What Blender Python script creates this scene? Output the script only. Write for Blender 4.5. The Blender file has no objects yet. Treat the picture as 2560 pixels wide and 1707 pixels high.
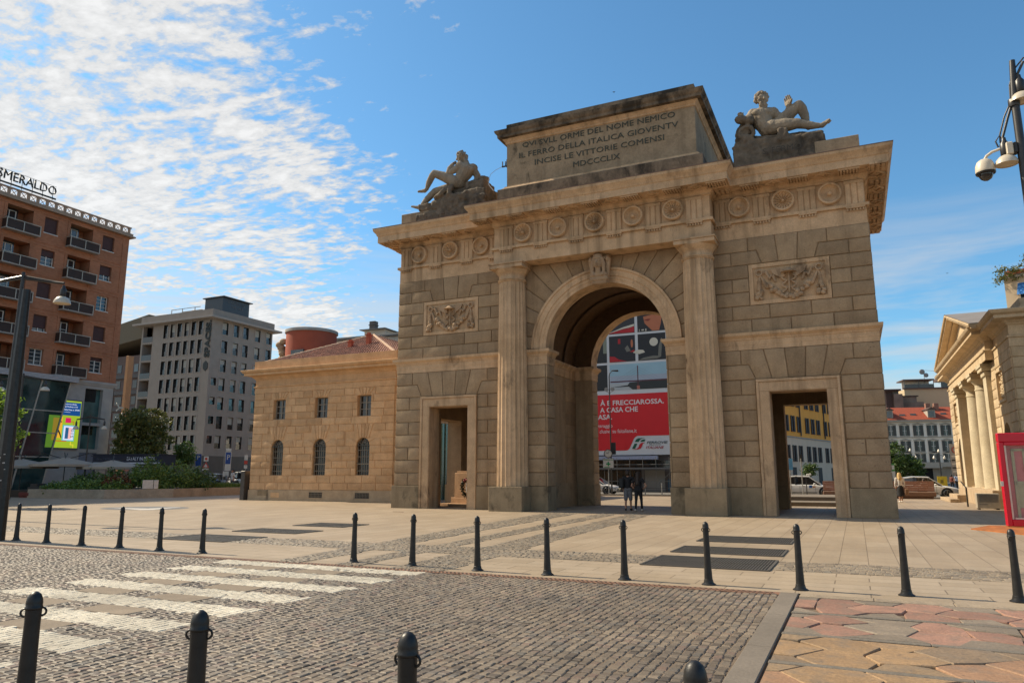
import bpy, bmesh, math, random
from mathutils import Vector, Matrix, noise
R = math.radians
PI = math.pi
rnd = random.Random(7)
sc = bpy.context.scene
C = sc.collection

# ------------------------------------------------------------------ nodes
def nd(t, typ, i=None, **kw):
    n = t.nodes.new('ShaderNode' + typ)
    for k, v in kw.items():
        setattr(n, k, v)
    for k, v in (i or {}).items():
        s = n.inputs[k]
        if isinstance(v, bpy.types.NodeSocket): t.links.new(v, s)
        elif isinstance(v, bpy.types.Node): t.links.new(v.outputs[0], s)
        else:
            if isinstance(v, (tuple, list)) and len(v) == 3 and s.type == 'RGBA': v = (*v, 1)
            s.default_value = v
    return n
def mth(t, op, a, b=0.0, c=None, clamp=False):
    i = {0: a, 1: b}
    if c is not None: i[2] = c
    return nd(t, 'Math', i, operation=op, use_clamp=clamp).outputs[0]
def mixc(t, f, a, b, mode='MIX'):
    n = nd(t, 'Mix', None, data_type='RGBA', blend_type=mode)
    for idx, v in ((0, f), (6, a), (7, b)):
        s = n.inputs[idx]
        if isinstance(v, bpy.types.NodeSocket): t.links.new(v, s)
        else:
            if isinstance(v, (tuple, list)) and len(v) == 3: v = (*v, 1)
            s.default_value = v
    return n.outputs[2]
def ramp(t, fac, a, b):
    n = nd(t, 'MapRange', {0: fac, 1: a, 2: b, 3: 0.0, 4: 1.0}); n.clamp = True
    return n.outputs[0]
def noi(t, vec, scale, detail=4, rough=.55, dist=0):
    return nd(t, 'TexNoise', {'Vector': vec, 'Scale': scale, 'Detail': detail, 'Roughness': rough, 'Distortion': dist}).outputs[0]
def new_mat(name):
    m = bpy.data.materials.new(name); m.use_nodes = True
    t = m.node_tree; t.nodes.clear()
    o = nd(t, 'OutputMaterial'); p = nd(t, 'BsdfPrincipled')
    t.links.new(p.outputs[0], o.inputs[0])
    return m, t, p
def obj_vec(t, scale=None):
    v = nd(t, 'TexCoord').outputs['Object']
    if scale: v = nd(t, 'VectorMath', {0: v, 1: scale}, operation='MULTIPLY').outputs[0]
    return v
def bump(t, p, h, strength=.5, dist=.01):
    b = nd(t, 'Bump', {'Strength': strength, 'Distance': dist, 'Height': h})
    t.links.new(b.outputs[0], p.inputs['Normal'])
def plain(name, col, rough=.6, metal=0., var=.12, scale=6., vattr=0., bmp=0.):
    m, t, p = new_mat(name)
    v = obj_vec(t)
    n = noi(t, v, scale, 5)
    f = nd(t, 'MapRange', {0: n, 1: .25, 2: .75, 3: 1 - var, 4: 1 + var}).outputs[0]
    if vattr:
        a = nd(t, 'Attribute', attribute_name='v').outputs['Fac']
        f = mth(t, 'MULTIPLY', f, mth(t, 'MULTIPLY_ADD', a, vattr, 1 - vattr / 2))
    c = nd(t, 'VectorMath', {0: col, 3: f}, operation='SCALE').outputs[0]
    t.links.new(c, p.inputs['Base Color'])
    p.inputs['Roughness'].default_value = rough; p.inputs['Metallic'].default_value = metal
    if bmp: bump(t, p, noi(t, v, scale * 8, 3), bmp, .004)
    return m
def emit(name, col, s=1.0):
    m, t, p = new_mat(name)
    p.inputs['Base Color'].default_value = (*[c * .3 for c in col], 1)
    p.inputs['Emission Color'].default_value = (*col, 1); p.inputs['Emission Strength'].default_value = s
    p.inputs['Roughness'].default_value = .4
    return m
def glassy(name, col=(.02, .03, .035), rough=.06, spec=.8):
    m, t, p = new_mat(name)
    n = noi(t, obj_vec(t), .7, 3)
    c = nd(t, 'VectorMath', {0: col, 3: nd(t, 'MapRange', {0: n, 1: .3, 2: .7, 3: .5, 4: 1.6}).outputs[0]}, operation='SCALE').outputs[0]
    t.links.new(c, p.inputs['Base Color'])
    p.inputs['Roughness'].default_value = rough
    p.inputs['Specular IOR Level'].default_value = spec
    bump(t, p, noi(t, obj_vec(t), .5, 2), .15, .05)
    return m
def stone(name, c1, c2, var=.35, big=.45, fine=14., pits=0., stain=0., stain_col=(.02, .018, .014), rough=.88, bmp=.5, hue=0., streak=.0):
    """natural stone: slow mottling, per-block tone (attribute v), pits and rain stains"""
    m, t, p = new_mat(name)
    v = obj_vec(t)
    n1 = ramp(t, noi(t, v, big, 6, .6), .32, .68)
    a = nd(t, 'Attribute', attribute_name='v').outputs['Fac']
    mixf = mth(t, 'MULTIPLY_ADD', a, .4, mth(t, 'MULTIPLY', n1, .6))
    c = mixc(t, mixf, c1, c2)
    n2 = noi(t, v, fine, 8, .7)
    n3 = noi(t, v, 2.3, 5, .6)
    f = mth(t, 'MULTIPLY', nd(t, 'MapRange', {0: n2, 1: .3, 2: .7, 3: .82, 4: 1.18}).outputs[0],
            nd(t, 'MapRange', {0: n3, 1: .3, 2: .7, 3: .88, 4: 1.12}).outputs[0])
    f = mth(t, 'MULTIPLY', f, mth(t, 'MULTIPLY_ADD', mth(t, 'FRACT', mth(t, 'MULTIPLY', a, 7.31)), var, 1 - var / 2))
    c = nd(t, 'VectorMath', {0: c, 3: f}, operation='SCALE').outputs[0]
    if streak:
        s = ramp(t, noi(t, obj_vec(t, (1.6, 1.6, .12)), 1., 5, .65), .5, .72)
        s = mth(t, 'MULTIPLY', s, streak)
        c = mixc(t, s, c, tuple(x * .55 for x in c1))
    if stain:
        s = ramp(t, noi(t, obj_vec(t, (.9, .9, .5)), 1.1, 7, .68, .4), .62 - stain * .3, .74 - stain * .22)
        c = mixc(t, mth(t, 'MULTIPLY', s, .9), c, stain_col)
    h = n2
    if pits:
        vo = nd(t, 'TexVoronoi', {'Vector': v, 'Scale': 9.}).outputs['Distance']
        pm = mth(t, 'SUBTRACT', 1, ramp(t, vo, .05, .17))
        gate = ramp(t, noi(t, v, 1.3, 4), .5, .62)
        pm = mth(t, 'MULTIPLY', pm, gate)
        c = mixc(t, mth(t, 'MULTIPLY', pm, pits), c, (.035, .028, .022))
        h = mth(t, 'SUBTRACT', n2, mth(t, 'MULTIPLY', pm, 1.5))
    t.links.new(c, p.inputs['Base Color'])
    p.inputs['Roughness'].default_value = rough
    p.inputs['Specular IOR Level'].default_value = .25
    if bmp: bump(t, p, h, bmp, .02)
    return m

# ------------------------------------------------------------------ mesh builder
class MB:
    def __init__(s, T=None):
        s.v = []; s.f = []; s.val = []; s.col = []; s.T = T or Matrix(); s.cur = .5; s.curc = (1, 1, 1)
    def vv(s, p):
        s.v.append(tuple(s.T @ Vector(p))); return len(s.v) - 1
    def face(s, idx, val=None):
        s.f.append(tuple(idx)); s.val.append(s.cur if val is None else val); s.col.append(s.curc)
    def poly(s, pts, val=None):
        s.face([s.vv(p) for p in pts], val)
    def box(s, x0, x1, y0, y1, z0, z1, val=None):
        a = [s.vv(p) for p in ((x0,y0,z0),(x1,y0,z0),(x1,y1,z0),(x0,y1,z0),(x0,y0,z1),(x1,y0,z1),(x1,y1,z1),(x0,y1,z1))]
        for q in ((0,3,2,1),(4,5,6,7),(0,1,5,4),(1,2,6,5),(2,3,7,6),(3,0,4,7)):
            s.face([a[i] for i in q], val)
    def bbox(s, x0, x1, y0, y1, z0, z1, b=.01, val=None):
        """box with all edges chamfered by b"""
        X = (x0, x1); Y = (y0, y1); Z = (z0, z1)
        def P(i, j, k, ax):
            p = [X[i], Y[j], Z[k]]; d = [(b, -b)[i], (b, -b)[j], (b, -b)[k]]
            for q in range(3):
                if q != ax: p[q] += d[q]
            return s.vv(p)
        I = {(i, j, k, a): P(i, j, k, a) for i in (0,1) for j in (0,1) for k in (0,1) for a in (0,1,2)}
        for i in (0,1):
            q = [I[(i,0,0,0)], I[(i,1,0,0)], I[(i,1,1,0)], I[(i,0,1,0)]]; s.face(q if i else q[::-1], val)
            q = [I[(0,i,0,1)], I[(1,i,0,1)], I[(1,i,1,1)], I[(0,i,1,1)]]; s.face(q[::-1] if i else q, val)
            q = [I[(0,0,i,2)], I[(1,0,i,2)], I[(1,1,i,2)], I[(0,1,i,2)]]; s.face(q if i else q[::-1], val)
        for i in (0,1):
            for j in (0,1):
                q = [I[(i,j,0,0)], I[(i,j,1,0)], I[(i,j,1,1)], I[(i,j,0,1)]]; s.face(q if i == j else q[::-1], val)
                q = [I[(i,0,j,0)], I[(i,0,j,2)], I[(i,1,j,2)], I[(i,1,j,0)]]; s.face(q if i == j else q[::-1], val)
                q = [I[(0,i,j,1)], I[(1,i,j,1)], I[(1,i,j,2)], I[(0,i,j,2)]]; s.face(q if i == j else q[::-1], val)
        for i in (0,1):
            for j in (0,1):
                for k in (0,1):
                    q = [I[(i,j,k,0)], I[(i,j,k,1)], I[(i,j,k,2)]]; s.face(q if (i + j + k) % 2 else q[::-1], val)
    def prism(s, poly, y0, y1, val=None, cap0=True, cap1=True):
        """poly in (x,z), extruded in y"""
        n = len(poly)
        a = [s.vv((x, y0, z)) for x, z in poly]; b = [s.vv((x, y1, z)) for x, z in poly]
        if cap0: s.face(a, val)
        if cap1: s.face(b[::-1], val)
        for i in range(n):
            j = (i + 1) % n; s.face([a[j], a[i], b[i], b[j]], val)
    def prismz(s, poly, z0, z1, val=None):
        n = len(poly)
        a = [s.vv((x, y, z0)) for x, y in poly]; b = [s.vv((x, y, z1)) for x, y in poly]
        s.face(a[::-1], val); s.face(b, val)
        for i in range(n):
            j = (i + 1) % n; s.face([a[i], a[j], b[j], b[i]], val)
    def ring(s, pts):
        return [s.vv(p) for p in pts]
    def skin(s, A, B, closed=True, val=None):
        n = len(A)
        for i in range(n if closed else n - 1):
            j = (i + 1) % n; s.face([A[i], A[j], B[j], B[i]], val)
    def lathe(s, prof, c=(0,0,0), seg=16, axis='z', val=None, caps=True, a0=0., a1=2*PI):
        rings = []
        full = abs(a1 - a0 - 2 * PI) < 1e-6
        for r, h in prof:
            rg = []
            for k in range(seg if full else seg + 1):
                a = a0 + (a1 - a0) * k / seg; x, y = r * math.cos(a), r * math.sin(a)
                if axis == 'z': p = (c[0] + x, c[1] + y, c[2] + h)
                elif axis == 'y': p = (c[0] + x, c[1] - h, c[2] + y)
                else: p = (c[0] + h, c[1] + x, c[2] + y)
                rg.append(s.vv(p))
            rings.append(rg)
        for A, B in zip(rings, rings[1:]): s.skin(A, B, full, val)
        if caps:
            s.face(rings[0][::-1], val); s.face(rings[-1], val)
    def tube(s, pts, r, seg=8, val=None, caps=True):
        pts = [Vector(p) for p in pts]; rr = r if isinstance(r, (list, tuple)) else [r] * len(pts)
        prev = None; up = None
        for i, p in enumerate(pts):
            d = (pts[min(i+1, len(pts)-1)] - pts[max(i-1, 0)]).normalized()
            if up is None: up = d.orthogonal().normalized()
            up = (up - d * up.dot(d)).normalized(); w = d.cross(up)
            rg = [s.vv(p + (up * math.cos(a) + w * math.sin(a)) * rr[i]) for a in [2*PI*k/seg for k in range(seg)]]
            if prev: s.skin(prev, rg, True, val)
            elif caps: s.face(rg[::-1], val)
            prev = rg
        if caps: s.face(prev, val)
    def bar(s, a, b, w, h=None, val=None):
        """rectangular bar between two points"""
        a = Vector(a); b = Vector(b); h = h or w
        d = (b - a).normalized(); up = Vector((0,0,1)) if abs(d.z) < .95 else Vector((0,1,0))
        sd = d.cross(up).normalized(); up = sd.cross(d)
        A = [s.vv(a + sd*x*w/2 + up*y*h/2) for x, y in ((-1,-1),(1,-1),(1,1),(-1,1))]
        B = [s.vv(b + sd*x*w/2 + up*y*h/2) for x, y in ((-1,-1),(1,-1),(1,1),(-1,1))]
        s.skin(A, B, True, val); s.face(A[::-1], val); s.face(B, val)
    def sphere(s, c, r, seg=10, rows=6, val=None):
        rx, ry, rz = r if isinstance(r, (tuple, list)) else (r, r, r)
        top = s.vv((c[0], c[1], c[2] + rz)); bot = s.vv((c[0], c[1], c[2] - rz)); prev = None
        for i in range(1, rows):
            th = PI * i / rows
            rg = [s.vv((c[0] + rx*math.sin(th)*math.cos(2*PI*k/seg), c[1] + ry*math.sin(th)*math.sin(2*PI*k/seg), c[2] + rz*math.cos(th))) for k in range(seg)]
            if prev: s.skin(rg, prev, True, val)
            else:
                for k in range(seg): s.face([top, rg[k], rg[(k+1) % seg]], val)
            prev = rg
        for k in range(seg): s.face([bot, prev[(k+1) % seg], prev[k]], val)
    def cap(s, a, ra, b, rb, seg=12):
        """tapered capsule (for sculpting)"""
        a = Vector(a); b = Vector(b); d = b - a; L = d.length
        if L < 1e-5: s.sphere(a, ra, seg, 8); return
        q = d.to_track_quat('Z', 'Y').to_matrix(); prev = None
        prof = [(ra*math.sin(t), -ra*math.cos(t)) for t in [PI/2*k/4 for k in range(5)]] + [(rb*math.cos(t), L + rb*math.sin(t)) for t in [PI/2*k/4 for k in range(5)]]
        prof[0] = (1e-4, -ra); prof[-1] = (1e-4, L + rb)
        for r, h in prof:
            rg = [s.vv(a + q @ Vector((r*math.cos(2*PI*k/seg), r*math.sin(2*PI*k/seg), h))) for k in range(seg)]
            if prev: s.skin(prev, rg)
            else: s.face(rg[::-1])
            prev = rg
        s.face(prev)
    def pad(s, poly, h=.055, g=.010, c=.038, val=None, side=0):
        """stone block face with rounded edges: poly in (x,z), sticks out to -y"""
        v = rnd.random() if val is None else val
        hh = h * (1 + rnd.uniform(-.15, .15))
        rings = []
        for ins, dep in ((g, -.01), (g + c*.12, hh*.5), (g + c*.45, hh*.87), (g + c, hh)):
            q = inset(poly, ins)
            rings.append([s.vv((x, -dep, z)) for x, z in q])
        for A, B in zip(rings, rings[1:]): s.skin(A, B, True, v)
        s.face(rings[-1], v)
    def build(s, name, mat, parent=None, smooth=None, loc=None, rz=0.):
        me = bpy.data.meshes.new(name)
        me.from_pydata(s.v, [], s.f)
        a = me.attributes.new('v', 'FLOAT', 'FACE'); a.data.foreach_set('value', s.val)
        if any(c != (1,1,1) for c in s.col):
            a = me.attributes.new('c', 'FLOAT_COLOR', 'FACE'); a.data.foreach_set('color', [x for c in s.col for x in (*c, 1)])
        if smooth is not None:
            me.polygons.foreach_set('use_smooth', [True] * len(s.f))
            me.set_sharp_from_angle(angle=R(smooth))
        for mm in (mat if isinstance(mat, (list, tuple)) else [mat]): me.materials.append(mm)
        me.validate(); me.update()
        o = bpy.data.objects.new(name, me); C.objects.link(o)
        if parent: o.parent = parent
        if loc: o.location = loc
        if rz: o.rotation_euler.z = rz
        return o

def inset(poly, d):
    n = len(poly); area = sum(poly[i][0]*poly[(i+1)%n][1] - poly[(i+1)%n][0]*poly[i][1] for i in range(n))
    sg = 1 if area > 0 else -1; out = []
    for i in range(n):
        p0, p1, p2 = poly[i-1], poly[i], poly[(i+1) % n]
        e1 = Vector((p1[0]-p0[0], p1[1]-p0[1])).normalized(); e2 = Vector((p2[0]-p1[0], p2[1]-p1[1])).normalized()
        n1 = Vector((-e1.y, e1.x))*sg; n2 = Vector((-e2.y, e2.x))*sg
        b = n1 + n2
        k = max(b.length_squared / 2, .25)
        out.append((p1[0] + b.x*d/k, p1[1] + b.y*d/k))
    return out
def clip(poly, x0, x1, z0, z1):
    def cl(ps, ins, sec):
        o = []
        for i in range(len(ps)):
            a, b = ps[i-1], ps[i]
            if ins(b):
                if not ins(a): o.append(sec(a, b))
                o.append(b)
            elif ins(a): o.append(sec(a, b))
        return o
    def sx(X): return lambda a, b: (X, a[1] + (b[1]-a[1])*(X-a[0])/(b[0]-a[0]))
    def sz(Z): return lambda a, b: (a[0] + (b[0]-a[0])*(Z-a[1])/(b[1]-a[1]), Z)
    for ins, sec in ((lambda p: p[0] >= x0, sx(x0)), (lambda p: p[0] <= x1, sx(x1)), (lambda p: p[1] >= z0, sz(z0)), (lambda p: p[1] <= z1, sz(z1))):
        poly = cl(poly, ins, sec)
        if len(poly) < 3: return []
    out = []
    for p in poly:
        if not out or math.dist(p, out[-1]) > 1e-4: out.append(p)
    if len(out) > 1 and math.dist(out[0], out[-1]) < 1e-4: out.pop()
    return out if len(out) > 2 else []

def wall(mb, x0, x1, z0, z1, holes=(), y=0., depth=.3, val=None):
    """facade skin at y facing -y with rectangular holes (a,b,c,d,[depth]) and their reveals"""
    xs = sorted({x0, x1, *[min(max(h[i], x0), x1) for h in holes for i in (0, 1)]})
    zs = sorted({z0, z1, *[min(max(h[i], z0), z1) for h in holes for i in (2, 3)]})
    for i in range(len(xs)-1):
        for j in range(len(zs)-1):
            cx, cz = (xs[i]+xs[i+1])/2, (zs[j]+zs[j+1])/2
            if any(h[0] < cx < h[1] and h[2] < cz < h[3] for h in holes): continue
            mb.poly([(xs[i],y,zs[j]), (xs[i+1],y,zs[j]), (xs[i+1],y,zs[j+1]), (xs[i],y,zs[j+1])], val)
    for h in holes:
        a, b, c, d = h[:4]; D = y + (h[4] if len(h) > 4 else depth)
        mb.poly([(a,y,c),(a,y,d),(a,D,d),(a,D,c)], val); mb.poly([(b,y,d),(b,y,c),(b,D,c),(b,D,d)], val)
        mb.poly([(a,y,d),(b,y,d),(b,D,d),(a,D,d)], val); mb.poly([(b,y,c),(a,y,c),(a,D,c),(b,D,c)], val)

def molding(mb, path, prof, closed=True, val=None):
    """path: list of (x,y) counter-clockwise; prof: (out,z); mitred"""
    n = len(path); rings = []
    def off(i, d):
        p = Vector(path[i])
        if closed or 0 < i < n-1:
            e1 = (p - Vector(path[i-1])).normalized(); e2 = (Vector(path[(i+1) % n]) - p).normalized()
        elif i == 0: e1 = e2 = (Vector(path[1]) - p).normalized()
        else: e1 = e2 = (p - Vector(path[i-1])).normalized()
        n1 = Vector((e1.y, -e1.x)); n2 = Vector((e2.y, -e2.x)); b = n1 + n2
        return p + b * d / (b.length_squared / 2)
    for o, z in prof:
        rings.append([mb.vv((*off(i, o), z)) for i in range(n)])
    for A, B in zip(rings, rings[1:]): mb.skin(A, B, closed, val)
    return rings

# ------------------------------------------------------------------ objects
def tag(o, label=None, cat=None, group=None, kind=None):
    if label: o['label'] = label
    if cat: o['category'] = cat
    if group: o['group'] = group
    if kind: o['kind'] = kind
    return o
def empty(name, loc=(0,0,0), rz=0., label=None, cat=None, group=None):
    o = bpy.data.objects.new(name, None); C.objects.link(o); o.location = loc; o.rotation_euler.z = rz
    o.empty_display_size = .3
    return tag(o, label, cat, group)
def copy_tree(o, parent=None):
    kids = [c for c in bpy.data.objects if c.parent == o]
    c = o.copy(); C.objects.link(c)
    if parent: c.parent = parent
    for k in kids: copy_tree(k, c)
    return c
def inst(src, parent, loc, rz=0., scale=None, name=None):
    """copy of a mesh part sharing its data, with its own children copied"""
    kids = [c for c in bpy.data.objects if c.parent == src]
    o = src.copy(); C.objects.link(o); o.parent = parent
    if loc is not None: o.location = loc; o.rotation_euler.z = rz
    if scale: o.scale = scale
    for k in kids: inst(k, o, None)
    return o
def drop(o):
    for k in [c for c in bpy.data.objects if c.parent == o]: drop(k)
    bpy.data.objects.remove(o)
def text_obj(name, body, mat, parent, loc, rz=0., height=1., width=None, depth=.02, bold=0., align='LEFT', tilt=0., shear=0.):
    """lettering as a mesh: local x right, z up, faces -y at rz=0. width stretches it"""
    cu = bpy.data.curves.new(name, 'FONT'); cu.body = body; cu.size = 1; cu.extrude = 0.02; cu.offset = bold; cu.shear = shear
    cu.resolution_u = 2
    o = bpy.data.objects.new('tmp', cu); C.objects.link(o)
    dg = bpy.context.evaluated_depsgraph_get(); dg.update()
    me = bpy.data.meshes.new_from_object(o.evaluated_get(dg))
    bpy.data.objects.remove(o)
    xs = [v.co.x for v in me.vertices]; ys = [v.co.y for v in me.vertices]
    x0, x1, y0, y1 = min(xs), max(xs), min(ys), max(ys)
    sy = height / (y1 - y0); sx = (width / (x1 - x0)) if width else sy
    w = (x1 - x0) * sx; ox = {'LEFT': 0, 'CENTER': -w/2, 'RIGHT': -w}[align]
    for v in me.vertices:
        x, y, z = v.co
        v.co = (ox + (x - x0)*sx, -(z + .02) / .04 * depth, (y - y0)*sy)
    if tilt:
        M = Matrix.Rotation(tilt, 4, 'Y')
        me.transform(M)
    me.materials.clear(); me.materials.append(mat); me.name = name
    o = bpy.data.objects.new(name, me); C.objects.link(o)
    if parent: o.parent = parent
    o.location = loc; o.rotation_euler.z = rz
    return o
def text_width(body):
    cu = bpy.data.curves.new('w', 'FONT'); cu.body = body; cu.size = 1
    o = bpy.data.objects.new('w', cu); C.objects.link(o); bpy.context.view_layer.update()
    xs = [p[0] for p in o.bound_box]; bpy.data.objects.remove(o); return min(xs), max(xs)
def words(name, body, mat, parent, loc, height, width, depth):
    a0, a1 = text_width(body); k = width/(a1-a0); pre = ''
    for wd in body.split(' '):
        b0, b1 = text_width(wd); c0, c1 = text_width(pre + wd)
        text_obj(name, wd, mat, parent, (loc[0] + (c1 - (b1-b0) - a0)*k, loc[1], loc[2]), 0, height, (b1-b0)*k, depth)
        pre += wd + ' '
def sculpt(name, mb, mat, parent, voxel=.03, smooth=2, lumps=0., lscale=3., loc=None):
    """fuse the primitives of mb into one continuous skin"""
    o = mb.build('tmp', mat)
    md = o.modifiers.new('r', 'REMESH'); md.mode = 'VOXEL'; md.voxel_size = voxel
    if smooth:
        ms = o.modifiers.new('s', 'SMOOTH'); ms.iterations = smooth; ms.factor = .5
    dg = bpy.context.evaluated_depsgraph_get(); dg.update()
    me = bpy.data.meshes.new_from_object(o.evaluated_get(dg)); bpy.data.objects.remove(o)
    if lumps:
        nn = [v.normal.copy() for v in me.vertices]
        for v, n in zip(me.vertices, nn):
            v.co += n * lumps * (noise.fractal(v.co * lscale, .8, 2.1, 4))
    me.name = name
    me.polygons.foreach_set('use_smooth', [True] * len(me.polygons))
    if not me.materials: me.materials.append(mat)
    o = bpy.data.objects.new(name, me); C.objects.link(o)
    if parent: o.parent = parent
    if loc: o.location = loc
    return o
EDGE_K, EDGE_C = -.615, .12
CLOUD = (8.5, 8.35, 8.1)
EXPO = .38
# ------------------------------------------------------------------ camera, light, sky
cd = bpy.data.cameras.new('camera'); cam = bpy.data.objects.new('camera', cd); C.objects.link(cam)
sc.camera = cam
cd.sensor_width = 36; cd.lens = 1816.62 / 2560 * 36; cd.clip_start = .1; cd.clip_end = 3000
cam.location = (9.9164, -31.201, 1.6)
yaw, pit, rol = -.4359, .1816, -.0007
f = Vector((math.sin(yaw)*math.cos(pit), math.cos(yaw)*math.cos(pit), math.sin(pit)))
r_ = Vector((math.cos(yaw), -math.sin(yaw), 0)); u_ = r_.cross(f)
r2 = r_*math.cos(rol) + u_*math.sin(rol); u2 = -r_*math.sin(rol) + u_*math.cos(rol)
cam.rotation_euler = Matrix((r2, u2, -f)).transposed().to_euler()
SUN_EL, SUN_AZ = R(42), R(1.9)            # sun stands to the left (-x), a touch behind the facade plane
sd = Vector((-math.cos(SUN_AZ)*math.cos(SUN_EL), math.sin(SUN_AZ)*math.cos(SUN_EL), math.sin(SUN_EL)))
sl = bpy.data.lights.new('sun', 'SUN'); so = bpy.data.objects.new('sun', sl); C.objects.link(so)
sl.energy = 4.9; sl.angle = R(.53); sl.color = (1, .875, .67)
so.rotation_euler = sd.to_track_quat('Z', 'Y').to_euler(); so.location = (0, 0, 60)
w = bpy.data.worlds.new('World'); sc.world = w; w.use_nodes = True
t = w.node_tree; t.nodes.clear()
out = nd(t, 'OutputWorld'); bg = nd(t, 'Background'); t.links.new(bg.outputs[0], out.inputs[0])
sky = nd(t, 'TexSky', sky_type='NISHITA'); sky.sun_disc = False
sky.sun_elevation = SUN_EL; sky.sun_rotation = R(-88.1); sky.air_density = 1.0; sky.dust_density = .6; sky.ozone_density = 2.2; sky.altitude = 120
v = nd(t, 'TexCoord').outputs['Generated']
sx = nd(t, 'SeparateXYZ', {0: v})
X_, Y_, Z_ = sx.outputs
zz = mth(t, 'ADD', mth(t, 'MAXIMUM', Z_, 0.0), .045)
px = mth(t, 'DIVIDE', X_, zz); py = mth(t, 'DIVIDE', Y_, zz)
P = nd(t, 'CombineXYZ', {0: px, 1: py}).outputs[0]
# small ripples of the cloud field, broken up by bigger patches
warp = nd(t, 'VectorMath', {0: P, 1: nd(t, 'VectorMath', {0: nd(t, 'TexNoise', {'Vector': P, 'Scale': 1.1, 'Detail': 3}).outputs['Color'], 3: .22}, operation='SCALE')}, operation='ADD').outputs[0]
n_small = noi(t, nd(t, 'VectorMath', {0: warp, 1: (1.0, 1.45, 1)}, operation='MULTIPLY').outputs[0], 9.5, 6, .62, .2)
n_fine = noi(t, nd(t, 'VectorMath', {0: warp, 1: (1.0, 1.5, 1)}, operation='MULTIPLY').outputs[0], 21., 5, .6, .1)
n_mid = noi(t, warp, 2.2, 5, .6)
n_big = noi(t, P, .55, 3)
# the field lies over the left: limit measured in the layer's own plane
edge = mth(t, 'ADD', mth(t, 'MULTIPLY', px, -1.0), mth(t, 'MULTIPLY_ADD', py, EDGE_K, EDGE_C))
edge = mth(t, 'ADD', edge, mth(t, 'MULTIPLY_ADD', n_big, 1.2, -.6))
cov = ramp(t, edge, -.2, .65)
dens = mth(t, 'ADD', mth(t, 'MULTIPLY_ADD', n_fine, .42, mth(t, 'MULTIPLY', n_small, .62)), mth(t, 'MULTIPLY', n_mid, .62))
dens = mth(t, 'ADD', dens, mth(t, 'MULTIPLY_ADD', cov, .42, -.60))
cl = ramp(t, dens, .53, .68)
# thin veil low over the horizon on the right
veil_n = noi(t, nd(t, 'VectorMath', {0: v, 1: (1.6, 1.6, 15)}, operation='MULTIPLY').outputs[0], 1.5, 5, .6, .3)
veil = mth(t, 'MULTIPLY', ramp(t, veil_n, .37, .58), mth(t, 'SUBTRACT', 1, ramp(t, Z_, .17, .34)))
veil = mth(t, 'MULTIPLY', veil, .85)
cl = mth(t, 'MAXIMUM', cl, veil)
skyc = nd(t, 'VectorMath', {0: sky.outputs[0], 1: (.86, 1.37, 1.50)}, operation='MULTIPLY').outputs[0]
hz = mth(t, 'SUBTRACT', 1, ramp(t, Z_, .0, .35))
shade = nd(t, 'MapRange', {0: dens, 1: .6, 2: .82, 3: .74, 4: 1.0}).outputs[0]
cc = nd(t, 'VectorMath', {0: CLOUD, 3: shade}, operation='SCALE').outputs[0]
col = mixc(t, mth(t, 'MULTIPLY', cl, .93), skyc, cc)
t.links.new(col, bg.inputs[0]); bg.inputs[1].default_value = .087
sc.view_settings.view_transform = 'Standard'; sc.view_settings.look = 'None'; sc.view_settings.gamma = 1
sc.view_settings.exposure = EXPO
# ------------------------------------------------------------------ the city gate
W, D = 11.1, 7.4
M_rust = stone('ceppo_stone', (.27, .183, .107), (.40, .285, .175), var=.26, big=.8, fine=16, pits=.9, bmp=.85, streak=.5)
M_lime = stone('warm_limestone', (.46, .30, .168), (.59, .41, .255), var=.22, big=.7, fine=22, bmp=.5, streak=.95, stain=.14, stain_col=(.15, .10, .06))
M_dark = stone('sooty_stone', (.14, .105, .072), (.27, .20, .135), var=.3, big=1.1, fine=12, stain=.62, stain_col=(.03, .025, .019), bmp=.9, streak=.6)
M_attic = stone('weathered_panel', (.24, .175, .11), (.36, .27, .175), var=.3, big=.9, fine=10, stain=.14, bmp=.8, streak=.5)
M_plinth = stone('grey_granite_plinth', (.24, .175, .105), (.35, .265, .165), var=.2, big=.9, fine=40, stain=.2, stain_col=(.09, .07, .045), bmp=.4, streak=.4)
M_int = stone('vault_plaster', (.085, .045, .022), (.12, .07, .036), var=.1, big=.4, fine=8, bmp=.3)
M_bronze = plain('dark_bronze_letters', (.05, .054, .04), .6, .3)
gate = empty('city_gate', (0, 0, 0), 0, 'monumental stone city gate with fluted columns, reliefs and a tall inscribed attic', 'gate')

CZ = [1.09 + .6244 * k for k in range(10)]            # nine courses up to the string course
UZ = [7.40 + .590 * k for k in range(8)]              # seven courses above it
RI, RO, SPR = 2.85, 3.54, 7.454
m = MB()
# solid masses behind the stone blocks
dh = [(-9.13, -6.95, 0, 4.957), (6.95, 9.13, 0, 4.957)]
for y0, y1, sg in ((0, .9, 1), (6.5, D, -1)):
    for s in (-1, 1):
        x0, x1 = sorted((s*RI, s*W)); h = [q for q in dh if x0 < q[0] < x1][0]
        m.box(x0, h[0], y0, y1, 0, 11.53); m.box(h[1], x1, y0, y1, 0, 11.53); m.box(h[0], h[1], y0, y1, 4.957, 11.53)
    arc = [(RI*math.cos(a), SPR + RI*math.sin(a)) for a in [PI*k/40 for k in range(41)]]
    for yy in (y0, y1):
        for a, b in zip(arc, arc[1:]):
            m.poly([(a[0],yy,a[1]), (b[0],yy,b[1]), (b[0],yy,11.53), (a[0],yy,11.53)])
    for a, b in zip(arc, arc[1:]):
        m.poly([(a[0],y0,a[1]), (b[0],y0,b[1]), (b[0],y1,b[1]), (a[0],y1,a[1])])
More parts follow.
